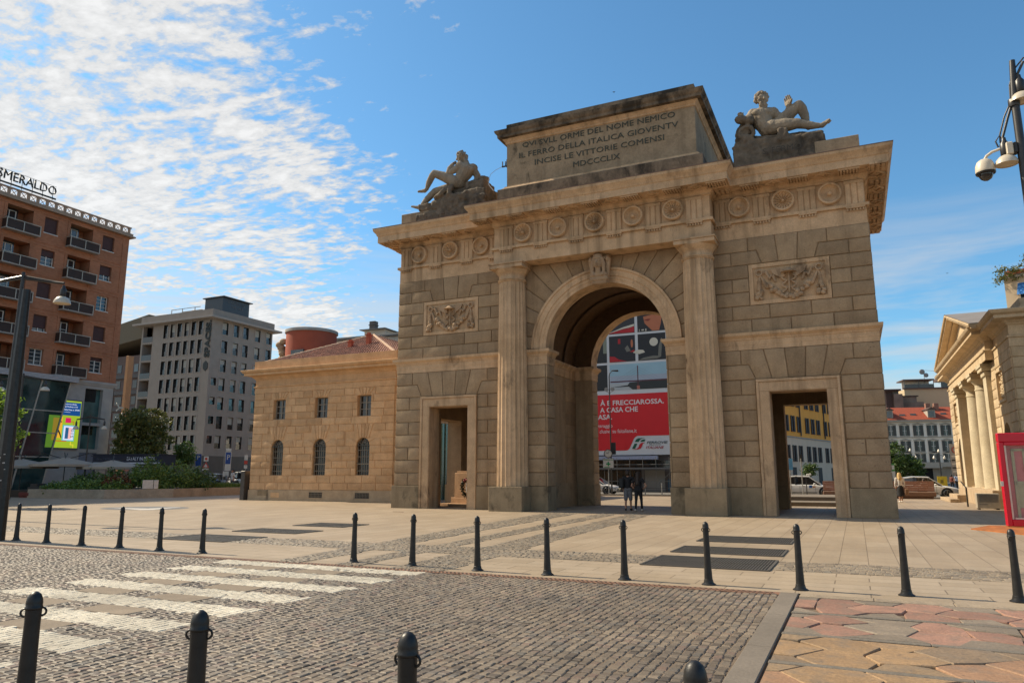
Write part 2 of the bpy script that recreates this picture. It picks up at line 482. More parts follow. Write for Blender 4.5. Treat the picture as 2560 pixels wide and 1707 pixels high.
for s in (-1, 1):
    a, b = sorted((s*10.2, s*W))
    m.box(a, b, .9, 2.9, 0, 11.53); m.box(a, b, 5.18, 6.5, 0, 11.53); m.box(a, b, 2.9, 5.18, 4.6, 11.53)
    a, b = sorted((s*3.8, s*6.0)); m.box(a, b, .9, 6.5, 0, 11.53)
    a, b = sorted((s*6.0, s*10.2)); m.box(a, b, .9, 6.5, 6.4, 6.9)
m.box(-W, W, .05, D-.05, 13.6, 14.3)

def split(a, b, xs): return [(p, q) for p, q in zip([a, *xs], [*xs, b])]
for s in (-1, 1):
    def rect(a, b, z0, z1):
        if abs(a) >= W - .001 or abs(b) >= W - .001:
            if abs(a) > abs(b): a += math.copysign(.05, a)
            else: b += math.copysign(.05, b)
        x0, x1 = sorted((a, b)); m.pad([(x0, z0), (x1, z0), (x1, z1), (x0, z1)])
    def polys(pts): m.pad([(s*x, z) for x, z in (pts if s > 0 else pts[::-1])])
    for k in range(7):
        z0, z1 = CZ[k], CZ[k+1]
        j = .02*rnd.uniform(-1, 1)
        if k % 2 == 0:
            rect(s*9.66, s*(10.36+j), z0, z1); rect(s*(10.36+j), s*W, z0, z1)
            rect(s*5.88, s*6.46, z0, z1); rect(s*4.5, s*5.88, z0, z1)
        else:
            rect(s*9.66, s*W, z0, z1); rect(s*4.5, s*6.46, z0, z1)
        rect(s*2.87, s*4.35, z0, z1)
    z8, z9, zt = CZ[7], CZ[8], CZ[9]
    c = 8.06
    rect(s*2.87, s*4.35, z8, z9); rect(s*2.87, s*4.35, z9, zt)
    polys([(c+1.575, z8), (W+.05, z8), (W+.05, z9), (c+1.83, z9)]); rect(s*(c+2.13), s*W, z9, zt)
    polys([(4.5, z8), (c-1.575, z8), (c-1.83, z9), (4.5, z9)]); rect(s*4.5, s*(c-2.13), z9, zt)
    polys([(c-1.575, z8), (c-.945, z8), (c-1.23, zt), (c-2.13, zt), (c-2.13, z9), (c-1.83, z9)])
    polys([(c-.945, z8), (c-.315, z8), (c-.41, zt), (c-1.23, zt)])
    polys([(c-.315, z8), (c+.315, z8), (c+.41, zt), (c-.41, zt)])
    polys([(c+.315, z8), (c+.945, z8), (c+1.23, zt), (c+.41, zt)])
    polys([(c+.945, z8), (c+1.575, z8), (c+1.83, z9), (c+2.13, z9), (c+2.13, zt), (c+1.23, zt)])
    # upper storey
    for a, b in split(4.5, W, [6.45, 8.0, 9.6]): rect(s*a, s*b, UZ[0], UZ[1])
    for a, b in split(4.5, W, [5.7, 7.2, 8.8, 10.32]): rect(s*a, s*b, UZ[1], UZ[2])
    for k, (l, q) in enumerate((((), ()), ((5.75,), (10.36,)), ((), ()))):
        for a, b in split(4.5, 6.44, l): rect(s*a, s*b, UZ[2+k], UZ[3+k])
        for a, b in split(9.6, W, q): rect(s*a, s*b, UZ[2+k], UZ[3+k])
    u5, u6, u7 = UZ[5], UZ[6], 11.53
    c = 8.02
    for a, b in split(4.5, 5.75, []): rect(s*a, s*b, u5, u6)
    polys([(5.75, u5), (c-1.03, u5), (c-1.22, u6), (5.75, u6)])
    polys([(c+1.03, u5), (10.35, u5), (10.35, u6), (c+1.22, u6)]); rect(s*10.35, s*W, u5, u6)
    rect(s*4.5, s*(c-1.55), u6, u7); rect(s*(c+1.55), s*W, u6, u7)
    polys([(c-1.03, u5), (c-.36, u5), (c-.46, u7), (c-1.55, u7), (c-1.55, u6), (c-1.22, u6)])
    polys([(c-.36, u5), (c+.36, u5), (c+.46, u7), (c-.46, u7)])
    polys([(c+.36, u5), (c+1.03, u5), (c+1.22, u6), (c+1.55, u6), (c+1.55, u7), (c+.46, u7)])
# voussoirs radiating round the arch
N = 19
for k in range(N):
    a0, a1 = PI*k/N, PI*(k+1)/N
    far = 7.
    q = [(RO*math.cos(a0), SPR+RO*math.sin(a0)), (far*math.cos(a0), SPR+far*math.sin(a0)), (far*math.cos(a1), SPR+far*math.sin(a1)), (RO*math.cos(a1), SPR+RO*math.sin(a1))]
    q = clip(q, -4.4, 4.4, SPR+.001, 11.53)
    if q: m.pad(q)
# side faces, reveals of the main passage: same blocks
for s in (-1, 1):
    T0 = m.T
    m.T = Matrix.Translation((s*W, 0, 0)) @ Matrix.Rotation(R(90)*s, 4, 'Z')      # outer flank
    rng = (0, D) if s > 0 else (-D, 0)
    for zs in (CZ, UZ[:7] + [11.53]):
        for k in range(len(zs)-1):
            cuts = [rng[0] + (rng[1]-rng[0])*j/5 + (.6 if k % 2 else 0) for j in range(1, 5)]
            if s < 0 and zs is CZ and zs[k] < 4.6: cuts = [-5.3, -2.8]
            for j, (a, b) in enumerate(split(*rng, cuts)):
                if s < 0 and zs is CZ and zs[k] < 4.6 and j == 1: continue
                m.pad([(a, zs[k]), (b, zs[k]), (b, zs[k+1]), (a, zs[k+1])])
    for y0 in (0, 6.5):                                                            # passage reveals
        m.T = Matrix.Translation((s*RI, y0, 0)) @ Matrix.Rotation(-R(90)*s, 4, 'Z')
        aa, bb = (-.9, -.0) if s > 0 else (0, .9)
        if s > 0: aa, bb = -.9, .05 if y0 == 0 else 0
        else: aa, bb = -.05 if y0 == 0 else 0, .9
        for k in range(9): m.pad([(aa, CZ[k]), (bb, CZ[k]), (bb, CZ[k+1]), (aa, CZ[k+1])], g=.008)
    m.T = Matrix.Translation((s*3.8, .9, 0)) @ Matrix.Rotation(-R(90)*s, 4, 'Z')
    rng = (-5.6, 0) if s > 0 else (0, 5.6)
    for k in range(9):
        for a, b in split(*rng, [rng[0]+1.6, rng[0]+4.0]):
            if b - a < 2: m.pad([(a, CZ[k]), (b, CZ[k]), (b, CZ[k+1]), (a, CZ[k+1])], h=.03)
    m.T = T0
m.build('wall', M_rust, gate, 35)

# barrel vault and passage lining
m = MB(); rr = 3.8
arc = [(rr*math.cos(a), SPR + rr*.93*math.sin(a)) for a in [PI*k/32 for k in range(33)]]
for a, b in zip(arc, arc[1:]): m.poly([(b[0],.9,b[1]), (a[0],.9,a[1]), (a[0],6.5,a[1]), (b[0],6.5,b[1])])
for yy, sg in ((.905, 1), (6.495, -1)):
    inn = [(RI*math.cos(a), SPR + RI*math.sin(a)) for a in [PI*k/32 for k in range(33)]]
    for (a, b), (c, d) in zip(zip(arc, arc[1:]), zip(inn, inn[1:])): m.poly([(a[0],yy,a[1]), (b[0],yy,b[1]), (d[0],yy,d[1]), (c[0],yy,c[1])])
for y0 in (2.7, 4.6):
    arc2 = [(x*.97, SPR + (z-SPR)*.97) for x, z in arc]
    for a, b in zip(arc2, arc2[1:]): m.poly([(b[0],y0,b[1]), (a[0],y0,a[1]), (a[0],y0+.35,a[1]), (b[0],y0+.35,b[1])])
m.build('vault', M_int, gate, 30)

# plinth course
m = MB()
for s in (-1, 1):
    for a, b, y0, y1 in ((9.64, W+.13, -.13, .9), (4.2, 6.487, -.1, .9), (2.78, 3.62, -.1, .95), (2.78, 3.62, 6.45, D+.1), (9.2, W+.13, 6.5, D+.1), (3.7, 6.9, 6.45, D+.1)):
        x0, x1 = sorted((s*a, s*b)); m = MB(); m.bbox(x0, x1, y0, y1, 0, 1.09, .012, rnd.random()); m.build('plinth_block', M_plinth, gate)
    m = MB(); x0, x1 = sorted((s*3.72, s*3.8)); m.box(x0, x1, .96, 6.44, 0, 1.2, .4); m.build('plinth_block', M_plinth, gate)
    for y0, y1 in ((.9, 2.9), (5.18, 6.5)):
        m = MB(); x0, x1 = sorted((s*10.15, s*(W+.13))); m.bbox(x0, x1, y0+.01, y1-.01, 0, 1.09, .012, rnd.random()); m.build('plinth_block', M_plinth, gate)

# string course / imposts
SP = [(.0, 6.71), (.05, 6.71), (.05, 6.90), (.06, 6.905), (.06, 7.11), (.09, 7.13), (.09, 7.18), (.14, 7.24), (.21, 7.30), (.22, 7.37), (.22, 7.42), (0, 7.45)]
m = MB()
molding(m, [(-4.3, 0), (-W, 0), (-W, D), (-4.3, D)][::-1], SP, False); m.build('string_course', M_lime, gate, 30)
m = MB(); molding(m, [(4.3, 0), (W, 0), (W, D), (4.3, D)], SP, False); m.build('string_course', M_lime, gate, 30)
for s in (-1, 1):
    m = MB()
    pth = [(s*4.2, 0), (s*RI, 0), (s*RI, .92), (s*3.8, .92), (s*3.8, 6.48), (s*RI, 6.48), (s*RI, D), (s*4.2, D)]
    molding(m, pth if s < 0 else pth[::-1], SP, False) if s < 0 else molding(m, pth[::-1], SP, False)
    o = m.build('impost', M_lime, gate, 30)
    # profile must face the passage
# archivolt
for y_, fl in ((0, 1), (D, -1)):
    m = MB()
    prof = [(RO, 0), (RO, -.17), (RO-.10, -.17), (RO-.13, -.12), (RO-.14, -.12), (3.16, -.12), (3.15, -.08), (3.0, -.08), (2.99, -.06), (RI-.01, -.06), (RI-.01, .9)]
    prev = None
    for k in range(61):
        a = PI*k/60
        rg = [m.vv((r*math.cos(a), y_ + y*fl, SPR + r*math.sin(a))) for r, y in prof]
        if prev: m.skin(prev, rg, False, .5 + .3*math.sin(int(k/6.7)*2.3))
        prev = rg
    m.build('archivolt', M_lime, gate, 30)

# door frames
for s in (-1, 1):
    m = MB(); T = m.T
    for y0, fl in ((-.06, 1),):
        def fr(a, b, z1, y):     # band between two nested door outlines
            c = s*8.045
            ow, iw = a/2, b/2
            return c, ow, iw
        c = s*8.045
        # flat face band and outer bead
        for (o_, i_, zo, zi, ya, yb) in ((3.152, 2.94, 5.454, 5.34, -.15, .02), (2.94, 2.18, 5.34, 4.957, -.10, .02)):
            for q in (-1, 1):
                x0, x1 = sorted((c+q*o_/2, c+q*i_/2)); m.bbox(x0, x1, ya, yb, 0, zo if False else zi, .01, .5+.2*q)
            m.bbox(c-o_/2, c+o_/2, ya, yb, zi+.002, zo, .01, .7)
        for q in (-1, 1):
            x0, x1 = sorted((c+q*1.09, c+q*1.10)); m.box(x0, x1, .0, .9, 0, 4.957, .6)
            x0, x1 = sorted((c+q*1.075, c+q*1.095)); m.box(x0, x1, -.08, .895, .0, 4.95, .2)
        m.box(c-1.08, c+1.08, -.08, .895, 4.935, 4.953, .3)
    m.build('door_frame', M_lime, gate, 35)

# entablature breaks forward over the columns
B = .93; BX = 5.12
plan = [(-W, 0), (-BX, 0), (-BX, -B), (BX, -B), (BX, 0), (W, 0), (W, D), (BX, D), (BX, D+B), (-BX, D+B), (-BX, D), (-W, D)]
m = MB(); rings = molding(m, plan, [(-.3, 11.53), (.02, 11.53), (.02, 12.24), (.03, 12.24)])
m.poly([(-BX-.02, -B-.02, 11.532), (BX+.02, -B-.02, 11.532), (BX+.02, .9, 11.532), (-BX-.02, .9, 11.532)][::-1])
molding(m, plan, [(.0, 12.24), (.12, 12.24), (.13, 12.25), (.13, 12.36), (0, 12.37)])
m.build('architrave', M_lime, gate, 30)
m = MB(); molding(m, plan, [(0, 12.35), (0, 13.44)]); m.build('frieze', M_lime, gate, 30)
m = MB()
CP = [(0, 13.38), (.07, 13.40), (.07, 13.47), (.10, 13.50), (.17, 13.57), (.19, 13.63), (.86, 13.66), (.86, 13.63), (.90, 13.63), (.90, 13.93), (.92, 13.96), (.94, 13.97), (.97, 14.07), (1.04, 14.15), (1.09, 14.22), (1.10, 14.33), (1.08, 14.345), (-2.5, 14.36)]
molding(m, plan, CP)
m.build('cornice', M_lime, gate, 25)
M_edge = plain('lead_flashing', (.20, .12, .09), .6, .2)
m = MB(); molding(m, plan, [(1.115, 14.335), (1.115, 14.36), (.7, 14.375)]); m.build('roof_flashing', M_edge, gate)
m = MB(); m.box(-W+.5, W-.5, .5, D-.5, 14.3, 14.352); m.build('roof', M_dark, gate)

def tri(mb, xc, y, z0=12.37, z1=13.37):
    w_ = .70
    for k in (-1, 0, 1):
        a = xc + k*.235
        mb.prism([(a-.085, z0), (a+.085, z0), (a+.085, z1-.13), (a-.085, z1-.13)], y-.075, y+.01)
        for q in (-1, 1):
            p = [(a+q*.085, y-.075), (a+q*.117, y-.035)]
            A = [mb.vv((p[0][0], p[0][1], z)) for z in (z0, z1-.13)]; Bv = [mb.vv((p[1][0], p[1][1], z)) for z in (z0, z1-.13)]
            mb.face([A[0], Bv[0], Bv[1], A[1]])
    mb.box(xc-w_/2, xc+w_/2, y-.03, y+.01, z0, z1-.12)
    mb.box(xc-w_/2-.01, xc+w_/2+.01, y-.09, y+.01, z1-.13, z1, .6)
def regula(mb, xc, y):
    mb.box(xc-.35, xc+.35, y-.11, y, 12.18, 12.24)
    for k in range(6):
        mb.lathe([(.045, 0), (.028, .09)][::-1] if False else [(.046, -.10), (.028, 0)], (xc-.29+.116*k, y-.055, 12.185), 6)
tx = {0: [-10.72, -8.93, -7.12, 7.12, 8.93, 10.72, -5.5, 5.5], 1: [-4.46, -2.68, -.9, .9, 2.68, 4.46]}
for k in (0, 1):
    for x in tx[k]:
        m = MB(); m.cur = rnd.random(); tri(m, x, -B*k); o = m.build('triglyph', M_lime, gate, 20)
        m = MB(); regula(m, x, -B*k - .02); m.build('guttae', M_lime, o, 30)
def rosette(xc, y, z, kind):
    m = MB(); n = 64
    if kind == 'dish': prof = [(.005, .15), (.05, .15), (.085, .12), (.085, .03), (.15, .0), (.28, .01), (.36, .08), (.375, .15), (.44, .155), (.465, .12), (.465, -.005)]
    else: prof = [(.005, .14), (.04, .15), (.07, .12), (.09, .05), (.14, .06), (.22, .045), (.30, .06), (.36, .09), (.38, .15), (.44, .155), (.465, .12), (.465, -.005)]
    prev = None
    for i, (r, h) in enumerate(prof):
        rg = []
        for k in range(n):
            a = 2*PI*k/n; hh = h*1.25; r2 = r
            if kind == 'flower' and 2 <= i <= 7:
                hh += -.045*(k % 4 == 0) + .02*(k % 4 == 2)
            rg.append(m.vv((xc + r2*math.cos(a), y - hh, z + r2*math.sin(a))))
        if prev: m.skin(prev, rg)
        else: m.face(rg[::-1])
        prev = rg
    return m.build('rosette', M_lime, gate, 30)
for i, x in enumerate((-9.92, -8.06, -6.30)): rosette(x, 0, 12.92, ('dish', 'flower', 'dish')[i])
for i, x in enumerate((6.22, 8.0, 9.81)): rosette(x, 0, 12.94, ('dish', 'flower', 'dish')[i])
for i, x in enumerate((-3.57, -1.79, 0, 1.79, 3.57)): rosette(x, -B, 12.92, ('flower', 'dish')[i % 2])
# carved soffit of the cornice: guttae blocks and lozenges
m = MB()
def soffit(u0, u1, T):
    m = MB(T); n = max(1, round((u1-u0)/.895)); st = (u1-u0)/n
    for k in range(n):
        c = u0 + st*(k+.5)
        if k % 2 == 0:
            m.box(c-.36, c+.36, -.84, -.80, 13.57, 13.66); m.box(c-.36, c+.36, -.26, -.22, 13.57, 13.66); m.box(c-.40, c-.36, -.84, -.22, 13.57, 13.66); m.box(c+.36, c+.40, -.84, -.22, 13.57, 13.66)
            for i in range(6):
                for j in range(3): m.box(c-.31+.115*i, c-.245+.115*i, -.78+.19*j, -.66+.19*j, 13.54, 13.62)
        else:
            m.bar((c-.33, -.52, 13.635), (c, -.80, 13.62), .08); m.bar((c, -.80, 13.635), (c+.33, -.52, 13.62), .08)
            m.bar((c-.33, -.52, 13.635), (c, -.26, 13.62), .08); m.bar((c, -.26, 13.635), (c+.33, -.52, 13.62), .08)
            m.sphere((c, -.52, 13.63), (.1, .1, .03), 6, 4)
    m.build('soffit_carving', M_lime, gate)
I4 = Matrix()
soffit(-12.0, -6.3, I4); soffit(6.3, 12.0, I4)
soffit(-6.0, 6.0, Matrix.Translation((0, -B, 0)))
soffit(-1, 8.4, Matrix.Translation((W, 0, 0)) @ Matrix.Rotation(R(90), 4, 'Z'))
soffit(-8.4, 1, Matrix.Translation((-W, 0, 0)) @ Matrix.Rotation(R(-90), 4, 'Z'))
soffit(-.9, .1, Matrix.Translation((BX, 0, 0)) @ Matrix.Rotation(R(90), 4, 'Z'))

# columns
for s in (-1, 1):
    col_ = None
    cx, cy = s*4.42, -.38
    m = MB(); NF = 20; per = 7; prev = None
    z0, z1 = 1.09, 10.66
    for j in range(25):
        q = j/24; z = z0 + (z1-z0)*q; r0 = .735 - .095*q**1.35
        rg = []
        for k in range(NF*per):
            a = 2*PI*k/(NF*per); fph = (k % per)/per
            d = .056*math.sin(PI*fph)**.8 if fph > 0 else 0
            if j == 24: d *= .2
            rr = r0 - d
            rg.append(m.vv((cx + rr*math.sin(a), cy - rr*math.cos(a), z)))
        if prev: m.skin(prev, rg, True, .35 + .3*((j//6) % 2))
        prev = rg
    col_ = m.build('column', M_lime, gate, 28)
    m = MB()
    m.lathe([(.64, 10.66), (.675, 10.67), (.685, 10.70), (.66, 10.72), (.69, 10.74), (.70, 10.77), (.655, 10.80), (.64, 10.83), (.64, 10.98), (.66, 11.0), (.66, 11.03), (.72, 11.10), (.79, 11.19), (.83, 11.25), (.82, 11.29)], (cx, cy, 0), 40)
    m.bbox(cx-.86, cx+.86, cy-.80, cy+.9, 11.27, 11.45, .012, .6); m.bbox(cx-.90, cx+.90, cy-.84, cy+.9, 11.452, 11.53, .01, .7)
    m.build('capital', M_lime, col_, 30)
    m = MB(); m.bbox(cx-.825, cx+.825, -1.2, .4, 0, 1.085, .015, .7)
    m.build('pedestal', M_plinth, col_)

# relief panels: frame, garland, winged hat with snakes
M_relief = stone('carved_relief_stone', (.34, .225, .135), (.46, .32, .20), var=.2, big=1.5, fine=18, bmp=.5, stain=.2, stain_col=(.10, .065, .04))
for s in (-1, 1):
    c = s*8.02
    m = MB()
    a0, a1, b0, b1 = c-1.57, c+1.57, 8.59, 10.33
    for q in ((a0, a0+.16, b0, b1), (a1-.16, a1, b0, b1)): m.prism([(q[0], q[2]), (q[1], q[2]), (q[1], q[3]), (q[0], q[3])], -.06, .02, .5)
    m.box(a0+.16, a1-.16, -.058, .02, b0, b0+.16, .5); m.box(a0+.16, a1-.16, -.058, .02, b1-.16, b1, .5)
    m.box(a0+.16, a1-.16, -.008, .02, b0+.16, b1-.16, .2)
    fr = m.build('relief_panel', M_lime, gate, 35)
    m = MB(); zc = 9.43; rn = random.Random(3)
    def S(x, z, r, h=.06): m.sphere((c+x, -.05-h, zc+z), (r*1.18, r*1.1, r*1.18), 10, 7, rn.random())
    for k in range(46):                                  # swag of fruit
        u = rn.uniform(-1, 1); x = u*.80; z = -.62 + .52*u*u*1.0 + rn.uniform(-.10, .11)
        S(x, z+.02, rn.uniform(.05, .092), rn.uniform(.02, .08))
    for q in (-1, 1):
        for k in range(13): S(q*1.19 + rn.uniform(-.13, .13), -.42 + rn.uniform(-.19, .16), rn.uniform(.045, .08))
        m.cap((c+q*1.19, -.05, zc-.20), .11, (c+q*1.17, -.04, zc+.10), .055, 8); m.cap((c+q*1.17, -.04, zc+.1), .07, (c+q*1.15, -.04, zc+.38), .03, 8)
        for z in (-.02, .06, .14): m.lathe([(.085, -.02), (.085, .02)], (c+q*1.175, -.05, zc+z), 8)
        m.cap((c+q*.86, -.05, zc-.12), .10, (c+q*.98, -.05, zc+.08), .07, 8); m.cap((c+q*.98, -.05, zc+.08), .07, (c+q*1.12, -.04, zc+.40), .035, 8)
        tor = [(c+q*1.16+.12*math.cos(a), -.07, zc+.50+.12*math.sin(a)) for a in [2*PI*k/12 for k in range(13)]]; m.tube(tor, .042, 6)
        rib = [(c+q*(.96-.07*k), -.06-.02*(k % 2), zc+.47-.05*k+.11*math.sin(k*1.7)) for k in range(8)]; m.tube(rib, [.04, .07, .05, .08, .05, .07, .04, .02], 6)
        w1 = [(c+q*.16, zc+.36), (c+q*.30, zc+.20), (c+q*.62, zc+.40), (c+q*.70, zc+.60), (c+q*.34, zc+.60), (c+q*.20, zc+.52)]
        m.prism(w1 if q > 0 else w1[::-1], -.11, -.01)
        for k in range(4): m.cap((c+q*(.24+.1*k), -.075, zc+.56), .03, (c+q*(.28+.1*k), -.07, zc+.28+.03*k), .03, 6)
        sn = [(c+q*(.05+.22*abs(math.sin(k*.62+.5))), -.09, zc+.30-.062*k) for k in range(13)]; m.tube(sn, .045, 6)
    m.lathe([(.30, 0), (.27, .02), (.20, .06), (.14, .13), (.06, .18), (.01, .2)], (c, -.12, zc+.40), 14)
    m.cap((c, -.08, zc+.42), .03, (c, -.08, zc-.4), .035, 8)
    m.build('garland', M_relief, fr, 40)

# keystone with a woman's head
m = MB(); kz = 10.98
key = MB(); x0 = -.0
key.prism([(-.34, 10.22), (.34, 10.22), (.46, 11.50), (-.46, 11.50)], -.42, .0)
key.tube([(-.33, -.50, 11.32), (.33, -.50, 11.32)], .09, 10)
for q in (-1, 1):
    key.cap((q*.40, -.40, 11.28), .14, (q*.34, -.36, 10.55), .09, 8)
    key.lathe([(.17, -.05), (.17, .05)], (q*.40, -.42, 11.28), 14, 'x')
ko = key.build('keystone', M_relief, gate, 35)
h = MB()
h.sphere((0, -.62, 11.06), (.17, .19, .235), 14, 10); h.cap((0, -.66, 10.94), .12, (0, -.63, 10.89), .09)       # skull, jaw
h.cap((0, -.83, 11.07), .022, (0, -.86, 10.995), .034, 8); h.cap((-.045, -.815, 10.92), .02, (.045, -.815, 10.92), .02, 8)
for q in (-1, 1):
    h.cap((q*.03, -.80, 11.12), .028, (q*.11, -.77, 11.13), .03, 8)
    h.cap((q*.15, -.64, 11.2), .09, (q*.20, -.58, 11.0), .09); h.cap((q*.20, -.6, 11.0), .08, (q*.22, -.6, 10.72), .06); h.cap((q*.22, -.6, 10.72), .06, (q*.16, -.64, 10.55), .05)
h.cap((0, -.6, 10.85), .10, (0, -.56, 10.65), .11); h.cap((-.2, -.52, 10.58), .13, (.2, -.52, 10.58), .13)
h.cap((-.24, -.5, 10.42), .12, (.24, -.5, 10.42), .12); h.cap((-.2, -.46, 10.28), .1, (.2, -.46, 10.28), .1)
h.lathe([(.17, 11.2), (.2, 11.22), (.2, 11.3), (.17, 11.33), (.185, 11.40), (.15, 11.42)], (0, -.6, 0), 14)
for v_ in range(len(h.v)):
    x_, y_, z_ = h.v[v_]; h.v[v_] = (x_*1.25, y_ - .06, 10.9 + (z_-10.9)*1.12)
sculpt('head', h, M_relief, ko, .016, 1, .006, 9)

# attic
AY0, AY1 = -.55, D + .55
att = MB()
rect = lambda hx, o=0: [(-hx, AY0-o), (hx, AY0-o), (hx, AY1+o), (-hx, AY1+o)]
molding(att, rect(4.63), [(0, 15.5), (0, 17.86)])
att.box(-4.6, 4.6, AY0+.05, AY1-.05, 14.37, 18.5)
attic = att.build('attic', M_attic, gate, 30)
m = MB()
m.cur = .5; molding(m, rect(4.95, .42 - .0), [(0, 14.37), (0, 15.30), (-.02, 15.33)])
m.build('attic_base', M_dark, attic, 30)
m = MB(); molding(m, rect(4.63), [(.32, 15.325), (.28, 15.36), (.20, 15.40), (.19, 15.44), (.10, 15.50), (.09, 15.56), (0, 15.60)])
m.build('attic_base_moulding', M_lime, attic, 30)
m = MB(); molding(m, rect(4.63), [(0, 17.80), (.05, 17.82), (.06, 17.90), (.16, 18.0), (.18, 18.06)]); m.build('attic_bed_moulding', M_lime, attic, 30)
m = MB(); molding(m, rect(4.63), [(.18, 18.04), (.36, 18.06), (.37, 18.20), (.42, 18.25), (.47, 18.32), (.49, 18.42), (.05, 18.46), (.02, 18.47), (.02, 18.86), (-.3, 18.88)])
m.poly([(-4.4, AY0+.2, 18.88), (4.4, AY0+.2, 18.88), (4.4, AY1-.2, 18.88), (-4.4, AY1-.2, 18.88)])
m.build('attic_cornice', M_dark, attic, 30)
yI = AY0 - .004
for body, x0, x1, zb, zt_ in (('QVI SVLL ORME DEL NOME NEMICO', -3.78, 3.76, 17.45, 17.72), ('IL FERRO DELLA ITALICA GIOVENTV', -3.95, 3.88, 16.95, 17.22), ('INCISE LE VITTORIE COMENSI', -3.12, 3.22, 16.45, 16.72), ('MDCCCLIX', -1.14, 1.15, 15.95, 16.22)):
    words('inscription_word', body, M_bronze, attic, (x0, yI, zb), .27, x1-x0, .02)
# low parapet blocks beside the attic
for s in (-1, 1):
    m = MB()
    x0, x1 = sorted((s*9.4, s*11.07)); m.bbox(x0, x1, -.13, 2.4, 14.36, 15.28, .015)
    x0, x1 = sorted((s*4.6, s*11.0)); m.box(x0, x1, 2.5, 6.5, 14.36, 15.1)
    m.build('parapet_block', M_attic, gate, 35)
# ------------------------------------------------------------------ reclining stone figures
M_stat = stone('grey_statue_marble', (.23, .185, .135), (.42, .34, .25), var=0, big=1.7, fine=14, stain=.22, stain_col=(.07, .058, .045), bmp=.5, streak=.4)
M_rock = stone('blackened_rock', (.13, .10, .072), (.29, .225, .16), var=.2, big=1.2, fine=9, stain=.42, stain_col=(.045, .037, .028), bmp=1., streak=.6)
def V3(x, y, z): return Vector((x, y, z))
def hand(m, wr, tip, palm=.10, curl=0.3, side=None, fan=.12, s=1.):
    """palm with four fingers and a thumb"""
    wr = Vector(wr); tip = Vector(tip); d = (tip-wr).normalized(); L = (tip-wr).length
    sd_ = (side or d.orthogonal()).normalized(); sd_ = (sd_ - d*sd_.dot(d)).normalized(); nrm = d.cross(sd_)
    pc = wr + d*L*.35
    for q in (-1, 0, 1): m.cap(wr + sd_*q*.03*s, .045*s, pc + sd_*q*palm*.45*s, .045*s, 8)
    for k, ln in enumerate((.85, 1., .95, .75)):
        b = pc + sd_*(k-1.5)*palm*.42*s
        e1 = b + (d + sd_*(k-1.5)*fan).normalized()*L*.35*ln; e2 = e1 + (d*(1-curl) - nrm*curl).normalized()*L*.28*ln
        m.cap(b, .03*s, e1, .027*s, 8); m.cap(e1, .027*s, e2, .02*s, 8)
    tb = wr + d*L*.15 + sd_*palm*.5*s; m.cap(tb, .034*s, tb + (d*.6+sd_*.8).normalized()*L*.38, .025*s, 8)
def head_(m, c, face, up, s=.24, beard=True, hair=True):
    """c centre, face = direction looked in"""
    c = Vector(c); fz = Vector(face).normalized(); up = (Vector(up) - fz*Vector(up).dot(fz)).normalized(); rt = fz.cross(up)
    def Q(x, y, z): return c + rt*x*s + fz*y*s + up*z*s
    m.cap(Q(0, -.12, .18), .62*s, Q(0, .10, .05), .60*s)                   # skull
    m.cap(Q(0, .25, -.35), .42*s, Q(0, .32, -.55), .30*s)                   # jaw
    m.cap(Q(0, .62, .12), .10*s, Q(0, .80, -.14), .13*s, 8)                 # nose
    m.cap(Q(-.32, .55, .22), .11*s, Q(.32, .55, .22), .11*s, 8)             # brow
    for q in (-1, 1):
        m.sphere(Q(q*.27, .55, .02), .11*s, 8, 6); m.cap(Q(q*.40, .34, -.15), .20*s, Q(q*.34, .40, -.3), .18*s, 8)
        m.cap(Q(q*.62, -.05, .10), .09*s, Q(q*.62, -.05, -.15), .09*s, 8)
    m.cap(Q(-.15, .66, -.37), .07*s, Q(.15, .66, -.37), .07*s, 8)
    rn = random.Random(5)
    if hair:
        for k in range(46):
            a = rn.uniform(0, 2*PI); e = rn.uniform(-.2, 1.4)
            p = Vector((math.cos(a)*math.cos(e)*.62, math.sin(a)*math.cos(e)*.62 - .1, math.sin(e)*.66 + .12))
            if p.y > .28 and p.z < .52: continue
            m.sphere(Q(*(p*1.08)), rn.uniform(.13, .23)*s, 8, 6)
    if beard:
        for k in range(34):
            u = rn.uniform(-1, 1); z = rn.uniform(-1.25, -.45)
            m.sphere(Q(u*(.42 - .22*(-.45-z)), .42 + .12*rn.random() + .1*(z+1), z), rn.uniform(.11, .18)*s, 8, 6)
KF = 1.
def limb(m, *pr):
    pts = [(Vector(p), r*KF) for p, r in pr]
    for (a, ra), (b, rb) in zip(pts, pts[1:]): m.cap(a, ra, b, rb, 14)
